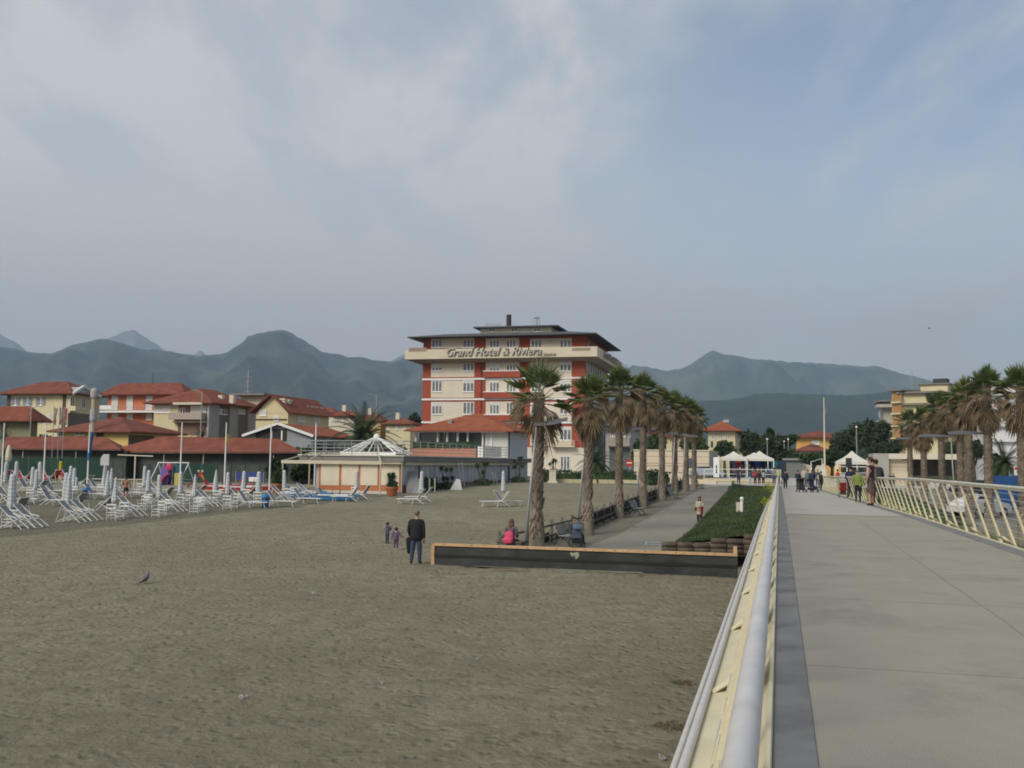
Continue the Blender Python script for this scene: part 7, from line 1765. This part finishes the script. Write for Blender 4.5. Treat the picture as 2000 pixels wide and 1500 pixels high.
# the speaker-like dark board on a stand
p = at_d(1657,950,76); z0 = deckz(topier(p.x,p.y)[1]); za = at_d(1657,894,76).z; zb_ = at_d(1657,912,76).z
p = deck_at(1650,962); d_ = p.y; o = empty('loudspeaker',(at_d(1658.5,950,d_).x,d_,deckz(topier(p.x,p.y)[1])),RZ,'dark rectangular loudspeaker on a pole above the black-haired person','loudspeaker'); z1 = at_d(1658,894.5,d_).z-o.location.z; z0 = at_d(1658,913,d_).z-o.location.z
MB().tube([(0,0,0),(0,0,z0)],.03,6).build('pole', DARKM, o); MB().b2(-.21,.21,-.2,.2,z0,z1).build('cabinet', mat('speaker_black',(.03,.035,.045),.7,.15,3), o); MB().tube([(0,-.21,(z0+z1)/2-.1),(0,-.2,(z0+z1)/2-.1)],.14,14).build('cone', DRK, o)
# flag pole, frame, lamp posts
p = at_d(1611,930,106); o = empty('flag_pole',(p.x,p.y,1.47),0,'very tall cream flag pole standing in the middle of the promenade','flag pole'); z = at_d(1611,776,106).z-1.47
MB().tube([(0,0,0),(0,0,z)],[.12,.045],10).build('pole', CRM, o); MB().lathe([(.5,0),(.28,1.6),(.2,1.7)],(0,0,0),10).build('base', CRM, o); mb = MB(); cloth(mb,Vector((.08,0,at_d(1611,797,106).z-1.47)),.8,.16); mb.build('flag', mat('flag_tricolour',(.4,.4,.38),.8,.4,2,c2=(.35,.06,.05)), o)
fl = Fr(1584, 100, RZ); o = empty('goal_frame', (fl.o.x,fl.o.y,1.47), RZ+.5, 'white tubular frame left of the promenade flag pole', 'frame'); z1 = at_d(1584,902,100).z-1.47
MB().tube([(0,0,0),(0,0,z1),(1.6,.6,z1+.35),(1.6,.6,0)],.045,7).tube([(0,0,.9),(1.6,.6,.9)],.03,6).build('frame', WHT, o)
for i,(px,ty,d,lb) in enumerate([(1499,858,140,'tall thin lamp post behind the right gazebo'),(1540,858,150,'tall grey lamp post left of the orange house'),(1532,862,160,'tall lamp post just left of the one before the orange house'),(1674,834,130,'tall lamp post with white globe above the right gazebo'),(1720,864,140,'grey lamp post behind the right stone building'),(1741,863,150,'second lamp post behind the right stone building'),(732,772,130,'grey street lamp rising behind the date palm'),(55,794,118,'double-armed street lamp before the yellow house'),(389,830-65,110,'tall slim lamp mast above the grey-sided house')]):
    p = at_d(px,925,d); zt_ = at_d(px,ty,d).z; o = empty('street_lamp',(p.x,p.y,1.4),0,lb,'street lamp'); MB().tube([(0,0,0),(0,0,zt_-1.4)],[.09,.05],7).build('pole', STL, o)
    if i < 6: MB().ball((0,0,zt_-1.4),.15).build('globe', WHT, o)
    else:
        for s in (1,-1) if i == 7 else (-1,):
            zz_ = zt_-1.4-(.0 if s > 0 else -.1); MB().tube([(0,0,zz_-.3),(s*.5,0,zz_),(s*1.3,0,zz_+.02)],[.035,.05,.03],6,flat=.6).build('lamp_head', mat('lamp_grey',(.25,.27,.29),.5,.1), o)
# grey shelter
p = at_d(1550,915,135); hw = (1568-1535)/2*135/1951; zt_ = at_d(1550,897,135).z; o = empty('shelter',(p.x,p.y,1.45),RZ,'grey flat-roofed shelter behind the people on the pier','shelter'); MB().b2(-hw,hw,0,3,0,zt_-1.6).build('wall', mat('shelter_grey',(.17,.18,.17),.9,.1), o); MB().b2(-hw-.3,hw+.3,-.4,3.3,zt_-1.6,zt_-1.3).build('roof', mat('shelter_roof',(.22,.22,.20),.9,.1), o)
# right stone building with portico
fr2 = Fr(1735, 112, RZ); w = fr2.front(1888,900)[0]; R_ = empty('bath_building', fr2.o, RZ, 'long low stone building with flat cream canopy behind the right row of palms', 'building')
zt_ = fr2.front(1800,886.5)[1]; zc = fr2.front(1800,897)[1]; w1 = fr2.front(1774,900)[0]
MB().b2(0,w1,0,6,1.0,zt_-.7).build('wall', STN, R_); MB().b2(-1.6,0,-.6,6.3,1.0,zt_).build('pier', STNS, R_); MB().b2(0,w,-.7,6.5,zc,zt_).build('canopy', CRM, R_)
for y0,y1 in ((910,911),(913,914),(918,918.8)):
    a0,z1 = fr2.front(1736,y0); a1,z0 = fr2.front(1773,y1); MB().b2(a0,a1,-.02,0,z0,z1).build('groove', STND, R_)
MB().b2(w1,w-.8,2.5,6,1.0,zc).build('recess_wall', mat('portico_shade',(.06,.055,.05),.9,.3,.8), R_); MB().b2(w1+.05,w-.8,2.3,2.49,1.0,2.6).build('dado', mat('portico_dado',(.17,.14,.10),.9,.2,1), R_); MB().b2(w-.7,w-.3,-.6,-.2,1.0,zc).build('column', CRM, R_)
a0,_ = fr2.front(1700,900); MB().b2(a0,-1.7,-.3,5,1.0,zt_-.5).build('side_wall', STN, R_)
for px,lb in ((1828,'left white planter trough before the portico'),(1861,'right white planter trough before the portico')):
    a0,_ = fr2.front(px-12,930,-3); a1,_ = fr2.front(px+12,930,-3); o = empty('planter_trough', fr2.o+fr2.ux*a0-fr2.uy*3+Vector((0,0,1.4)), RZ, lb, 'planter'); MB().b2(0,a1-a0,0,.5,0,.75).build('trough', mat('planter_white',(.5,.48,.43),.8,.2,3), o); mb = MB(); 
    for _ in range(260): leafclump(mb,(random.uniform(0,a1-a0),random.uniform(.05,.45),random.uniform(.7,1.05)),(.05,.05,.05),1,.10)
    mb.build('foliage', LEAF2, o)
# yellow apartment block
R_, f1, w, dep, ze, zr, rf = house('apartment_building', 'yellow apartment block with orange-shuttered side rising behind the right palms', 1763, 1842, 1850, 160, 767, 765, YEL, None, .3, rz=RZ-.35, depth=12, cat='building')
MB().b2(-.6,w+.6,-.8,12.6,ze,ze+.22).build('roof', FCM, R_)
for y in (765.5,788,812,836): panel(R_,'floor_band',f1,w,'F',(1763,y,1842,y+2.2),mat('band_grey_brown',(.22,.19,.15),.9,.1),0,.7)
for y in (771,793,817): panel(R_,'glazed_bay',f1,w,'F',(1809,y-3,1841,y+11),DGL,0,.08); wins(R_,f1,w,'F',[(1809,y-3,1824,y+11),(1825,y-3,1841,y+11)],'dark',leaves=3); wins(R_,f1,w,'F',[(1764,y-3,1769,y+8)],'glass',leaves=2)
a0,_ = f1.front(1792,760); a1,_ = f1.front(1846,760); z1 = f1.front(1820,751,2)[1]; MB().b2(a0,a1,2,9,ze,z1).build('roof_storey', YEL, R_); MB().b2(a0-.4,a1+.4,1.6,9.4,z1,z1+.18).build('roof_storey_slab', FCM, R_)
a0,_ = f1.front(1822,750,4); MB().b2(a0,a0+2.2,4,6,z1+.2,z1+1.1).build('rooftop_unit', DARKM, R_); MB().tube([(1,3,ze),(1,3,ze+4)],.05,5).build('antenna', STL, R_)
R_, f1, w, dep, ze, zr, rf = house('apartment_building', 'orange-striped wing of shutters left of the yellow block', 1744, 1762, 1768, 163, 763, 757, mat('wing_orange',(.40,.30,.16),.9,.12), None, .3, rz=RZ-.9, depth=9, cat='building')
MB().b2(-.8,w+.8,-.6,9.4,ze,ze+.2).build('roof', FCM, R_)
n = 7
for y in (776,798,822,846):
    for i in range(n): x = 1745+17*i/n; panel(R_,'shutter',f1,w,'F',(x,y-6,x+1.3,y+8),mat('shutter_orange',(.42,.20,.08),.8,.1),0,.06)
    panel(R_,'floor_band',f1,w,'F',(1744,y+9,1762,y+11),YEL,0,.5)
R_, f1, w, dep, ze, zr, rf = house('apartment_building', 'pale grey block with curved balconies at the left of the yellow building', 1728, 1745, 1752, 170, 785, 780, mat('pale_grey_block',(.38,.37,.34),.9,.1), None, .3, depth=8, cat='building')
for y in (790,822,845): MB().b2(-1.2,w+.3,-1.2,3,f1.front(1736,y+6)[1],f1.front(1736,y)[1]).build('balcony', mat('balcony_grey',(.42,.41,.37),.9,.1), R_)
MB().b2(-1,w+.5,-1,8.5,ze,ze+.25).build('roof', FCM, R_)
# big white building at the edge
R_, f1, w, dep, ze, zr, rf = house('apartment_building', 'large white building behind the palms at the right picture edge', 1922, 2060, 2080, 130, 745, 740, mat('white_block',(.62,.62,.64),.85,.06), None, .3, depth=14, cat='building')
MB().b2(-.8,w+.8,-.8,dep+.8,ze,ze+.25).build('roof', FCM, R_)
for y in (770,800,832,862): panel(R_,'floor_band',f1,w,'F',(1922,y,2050,y+2),mat('band_light',(.42,.42,.42),.9,.1),0,.6)
wins(R_,f1,w,'F',[(1935,778,1945,792),(1960,778,1972,792),(1985,778,1996,792),(1935,808,1945,824),(1960,808,1972,824),(1985,808,1996,824),(1935,840,1945,855),(1985,840,1996,855)],'glass',leaves=2)
R_, f1, w, dep, ze, zr, rf = house('apartment_building', 'pale yellow house glimpsed between the right palm trunks', 1872, 1915, 1925, 140, 840, 836, YEL, None, .3, depth=8, cat='building')
MB().b2(-.6,w+.6,-.6,dep+.6,ze,ze+.25).build('roof', FCM, R_); wins(R_,f1,w,'F',[(1884,850,1892,866),(1900,850,1908,866)],'glass',leaves=2)
# blue hoarding, cars, beach hut wall on the right
BLH = mat('blue_hoarding', (.02,.09,.26), .6, .15, 1.2)
for xa,xb,y0,y1,d,lb in ((1940,2090,930,1010,66,'bright blue hoarding beyond the right railing'),(1926,1938,885,1000,72,'tall narrow blue panel left of the blue hoarding')):
    a = at_d(xa,y1,d); b_ = at_d(xb,y1,d-3); zt_ = at_d((xa+xb)/2,y0,d).z; o = empty('hoarding',(a.x,a.y,0),atan2(b_.y-a.y,b_.x-a.x),lb,'hoarding'); Ln = (b_.xy-a.xy).length; MB().b2(0,Ln,-.02,.02,.9,zt_).build('sheet', BLH, o); n = max(2,int(Ln/1.2))
    for i in range(n+1): MB().b2(Ln*i/n-.03,Ln*i/n+.03,-.06,-.02,0,zt_+.03).build('rib', BLH, o)
def car(label, p, rz, c, grp='parked cars'):
    r_ = empty('car', p, rz, label, 'car', grp); m = mat('car_%02x'%int(c[0]*255), c, .3, .03, 1, spec=.6)
    mb = MB(); side = [(-2.05,.35),(-2.1,.75),(-1.9,.92),(-1.5,.98),(-1.0,1.40),(.35,1.44),(1.0,1.0),(1.85,.85),(2.05,.6),(2.05,.35)]; W2 = .83; vs = []
    for x,z in side:
        t_ = max(0,(z-.95)/.5)*.16
        for y in (-W2+t_,W2-t_): vs.append((x,y,z))
    n = len(side); fs = [(2*i,2*i+1,2*((i+1)%n)+1,2*((i+1)%n)) for i in range(n)]+[[2*i for i in range(n)][::-1],[2*i+1 for i in range(n)]]
    mb.add(vs,fs).build('body', m, r_)
    for s in (-1,1): 
        mb = MB(); mb.prism([(-1.35,1.0),(-.95,1.34),(.30,1.38),(.85,1.0)],-.005,.005,Matrix.Translation((0,s*(W2-.075),0))@Matrix.Rotation(pi/2,4,'X')@Matrix.Identity(4)); mb.build('side_window', DGL, r_)
    for x in (-1.3,1.3):
        for s in (-1,1): w_ = MB().tube([(x,s*.72,.31),(x,s*.86,.31)],.31,16).build('tyre', DARKM, r_); MB().tube([(x,s*.80,.31),(x,s*.87,.31)],.18,10).build('rim', STL, w_)
    for s in (-1,1): MB().b2(2.0,2.07,s*.6-.14,s*.6+.14,.62,.74).build('headlight', WHT, r_); MB().b2(-2.12,-2.06,s*.65-.1,s*.65+.1,.7,.85).build('tail_light', RDB, r_)
    return r_
p = at_d(1906,945,86); p.z = 1.0; car('dark car parked behind the right palms', (p.x,p.y,pathz(p.x,p.y)), .3, (.02,.025,.03)); p = at_d(1912,950,64); car('white car seen through the right railing, left of the blue hoarding', (p.x,p.y,pathz(p.x,p.y)+.02), .5, (.6,.6,.6)); p = at_d(1222,912,128); car('dark blue car parked near the no-entry sign', (p.x,p.y,1.35), .2, (.02,.035,.08)); p = at_d(1384,908,116); car('silver car roof showing left of the gazebos behind the terrace railing', (p.x,p.y+2,1.93), 0, (.35,.37,.40))
p = at_d(1989,915,70); o = empty('notice_board',(p.x,p.y,pathz(p.x,p.y)),RZ,'white notice board with red header at the right picture edge','sign'); z1 = at_d(1989,910,70).z-pathz(p.x,p.y); z0 = at_d(1989,928,70).z-pathz(p.x,p.y); MB().b2(-.28,.28,-.04,.04,z0,z1).build('board', WHT, o); MB().b2(-.24,.24,-.055,-.04,z1-.28,z1-.06).build('header', mat('header_red',(.5,.05,.05),.6,0), o); MB().tube([(0,0,0),(0,0,z0)],.04,6).build('post', STL, o); MB().ball((0,-.05,z0+.2),(.12,.02,.12)).build('emblem', DARKM, o)
# ---------------------------------------------------------------- trees
TRK = mat('tree_trunk',(.09,.07,.05),.95,.3,3)
LD = [mat('leaf_pine',(.016,.032,.014),.85,.1,.25,c2=(.045,.068,.026)), mat('leaf_holm',(.02,.036,.018),.85,.1,.3,c2=(.05,.07,.032)), LEAF, LEAF2]
def tree(name, label, px0, px1, ty, by, d, m, seed, zb=1.35, grp='trees behind the promenade', n=2400, ls=.30, flat=False):
    random.seed(seed); cx = (px0+px1)/2; p = at_d(cx,900,d); W_ = (px1-px0)*d/1951; zt = at_d(cx,ty,d).z-zb; z0 = max(.4,at_d(cx,by,d).z-zb)
    r_ = empty(name,(p.x,p.y,zb),random.uniform(0,6),label,'tree',grp); mb = MB(); mb.tube([(0,0,-.2),(.1,0,z0*.6+.5),(0,.1,(z0+zt)/2)],[.28,.2,.1],8)
    B_ = []; nb = 9
    for i in range(nb):
        a = i*2.4; rr = W_*.5*random.uniform(.25,.66) if i else 0; z = z0+(zt-z0)*(random.uniform(.25,.75) if i else .6); c = Vector((cos(a)*rr,sin(a)*rr,z)); B_.append((c, W_*.5*random.uniform(.34,.5), (zt-z0)*random.uniform(.22,.36) if not flat else (zt-z0)*.2))
        mb.tube([(0,0,z0*.8),c*.6+Vector((0,0,z0*.2)),c],[.12,.07,.03],5,False)
    mb.build('trunk', TRK, r_, True); lf = MB()
    for c,rx,rz_ in B_:
        # broken inner mass so that the crown is dense but not a ball
        vs = []
        for i in range(7):
            for q in range(9):
                ph = pi*i/6; a = 2*pi*q/9; v = Vector((sin(ph)*cos(a),sin(ph)*sin(a),cos(ph))); g = .62+.25*noise.noise(v*2+c); vs.append(c+Vector((v.x*rx,v.y*rx,v.z*rz_))*g)
        lf.add(vs,[(i*9+q,i*9+(q+1)%9,(i+1)*9+(q+1)%9,(i+1)*9+q) for i in range(6) for q in range(9)])
        for _ in range(n//nb):
            v = Vector((random.gauss(0,1),random.gauss(0,1),random.gauss(0,1))).normalized(); g = random.uniform(.6,1.12)*(1+.22*noise.noise(v*2.5+c)); leafclump(lf,c+Vector((v.x*rx,v.y*rx,v.z*rz_))*g,(.1,.1,.1),1,ls)
    lf.build('crown', m, r_); return r_
T = [('tree','low dark tree before the foot of the orange house',1596,1652,878,908,138,0,0),('pine_tree','round dark pine right of the yellow villa',1440,1492,836,893,165,0,0),('pine_tree','dark green pine between the two promenade lamp posts',1478,1532,848,895,150,1,0),('cypress_tree','small pointed cypress tip above the pines',1496,1514,836,875,175,0,0),('pine_tree','flat-topped umbrella pine left of the orange house',1512,1560,848,872,170,1,1),('tree','leafy tree in front of the low red roof',1560,1620,885,908,135,2,0),('holm_oak','large dark holm oak left of the orange shutter building',1662,1748,822,890,140,1,0),('tree','dark tree between orange house and the large oak',1615,1680,842,900,150,1,0),('tree','dark tree behind the right gazebo',1690,1770,858,895,128,0,0),('tree','dark tree low behind the grey shelter',1500,1570,876,912,150,0,0),
('tree','green tree in front of the yellow villa',1392,1440,860,890,150,2,0),('tree','green tree behind the stone building, between palm trunks',1258,1300,850,885,140,2,0),('tree','green tree behind the stone building roof',1330,1384,852,885,140,3,0),('tree','dark tree right of the hotel annex',1232,1262,858,925,135,2,0),('tree','dark tree behind the date palm, right of it',740,800,872,905,120,0,0),('tree','dark tree top left of the hotel roofline',786,826,806,842,190,0,0),('shrub_tree','dark bushy tree with round crown before the yellow house',72,104,848,880,108,0,0),
('tree','bushy green tree left of the pergola',560,618,868,915,96,3,0),('climbing_shrub','dark climber covering the wall right of the cabins',520,560,893,935,90,0,0),('tree','ivy-dark tree behind the pergola posts',566,616,896,945,92,0,0),('tree','low tree between the bungalow and the grey-sided house',430,480,858,880,110,2,0),('tree','dark green tree beside the restaurant terrace left end',612,660,862,890,100,0,0),('tree','dark tree far right behind the white car',1925,1960,880,935,100,0,0),('tree','green tree behind the right portico',1880,1925,858,905,125,0,0),('tree','leafy tree at the far right under the palms',1840,1890,862,890,135,2,0)]
for i,(nm,lb,x0,x1,ty,by,d,mi,fl_) in enumerate(T): tree(nm,lb,x0,x1,ty,by,d,LD[mi],200+i,flat=bool(fl_),n=2000 if x1-x0 < 60 else 3000,ls=.26 if d < 130 else .36)
# far belts of trees and town behind everything (uncountable, reads as one mass)
mb = MB(); random.seed(5)
for _ in range(620):
    px = random.uniform(-150,2150); d = random.uniform(260,420); p = at_d(px,900,d); h = random.uniform(5,9)
    if 1180 < px or px < 700: leafclump(mb,(p.x,p.y,1.3+h*.5),(random.uniform(4,8),4,h*.55),34,1.0)
    else: leafclump(mb,(p.x,p.y,1.3+h*.35),(6,4,h*.4),26,1.0)
tag(mb.build('far_wood', LD[1]), None, None, None, 'stuff')
# date palms
DPG = mat('date_frond', (.02,.042,.016), .7, .2, 1, c2=(.06,.085,.035))
def phoenix(label, px, by, d, crown_y, R, seed, n=58, zb=None, trunk=.32):
    random.seed(seed); p = at_d(px,by,d); z0 = gz(p.x,p.y) if zb is None else zb; hz = at_d(px,crown_y,d).z-z0; r_ = empty('date_palm',(p.x,p.y,z0),random.uniform(0,6),label,'palm','date palms')
    MB().tube([(0,0,-.2),(0,0,hz*.5),(0,0,hz)],[trunk*1.1,trunk,trunk*1.1],12).build('trunk', BARK, r_, True); mb = MB()
    for k in range(n):
        a = k*2.39996; e = 1.40-1.75*(k/n)**.9; L0 = R*random.uniform(.85,1.1); prev = Vector((0,0,hz)); d_ = Vector((cos(a)*cos(e),sin(a)*cos(e),sin(e))); side = Vector((-sin(a),cos(a),0)); N_ = 9; pts = [prev]
        for i in range(N_): d_ = (d_+Vector((0,0,-.13-.06*cos(e)))).normalized(); prev = prev+d_*L0/N_; pts.append(prev)
        for i in range(N_):
            a0, b0 = pts[i], pts[i+1]; t_ = (b0-a0).normalized(); up_ = side.cross(t_)
            for q in range(3):
                c0 = a0+(b0-a0)*(q/3); f_ = (i+q/3)/N_; l = R*.20*(sin(pi*min(1,f_*.85+.15))**.6)+.04
                for s in (-1,1): v = (side*s*.85+t_*.75+up_*.25).normalized()*l; wv = t_*.035*R/2.5; mb.add([c0-wv,c0+wv,c0+v],[(0,1,2)])
            mb.add([a0-side*.02,a0+side*.02,b0+side*.012,b0-side*.012],[(0,1,2,3)])
    mb.build('fronds', DPG, r_); return r_
phoenix('big date palm with arching fronds above the restaurant terrace',708,955,98,858,4.3,31,72,1.4)
phoenix('young date palm behind the second fan palm, before the hotel',1163,940,118,905,3.0,32,44,1.35,.25)
phoenix('small date palm before the grey-sided house',391,930,112,853,1.5,33,36,1.4,.2)
phoenix('date palm at the right picture edge beside the notice board',1964,945,75,905,2.3,34,44,None,.22)
phoenix('small dark palm at the far left before the greenish house',4,930,108,848,1.2,35,30,1.4,.2)
# tiny houses on the hills
for px,py,d,lb in ((1548,833,3300,'tiny white houses on the dark hill, left one'),(1514,832,3300,'tiny white house on the dark hill above the pines'),(1722,807,3300,'tiny pale house on the dark hill right of the flag pole'),(1418,823,3300,'tiny pale house on the lower slope left of the pines')):
    p = at_d(px,py,d); o = empty('hill_house', p, .2, lb, 'house', 'tiny houses on the hills'); MB().b2(-8,8,-5,5,-14,5).build('wall', mat('hill_house_white',(.75,.72,.68),.8,.05), o); MB().add([(-9,-6,5),(9,-6,5),(9,6,5),(-9,6,5),(-9,0,8.5),(9,0,8.5)],[(0,1,5,4),(2,3,4,5),(0,4,3),(1,2,5),(3,2,1,0)]).build('roof', TILE, o)
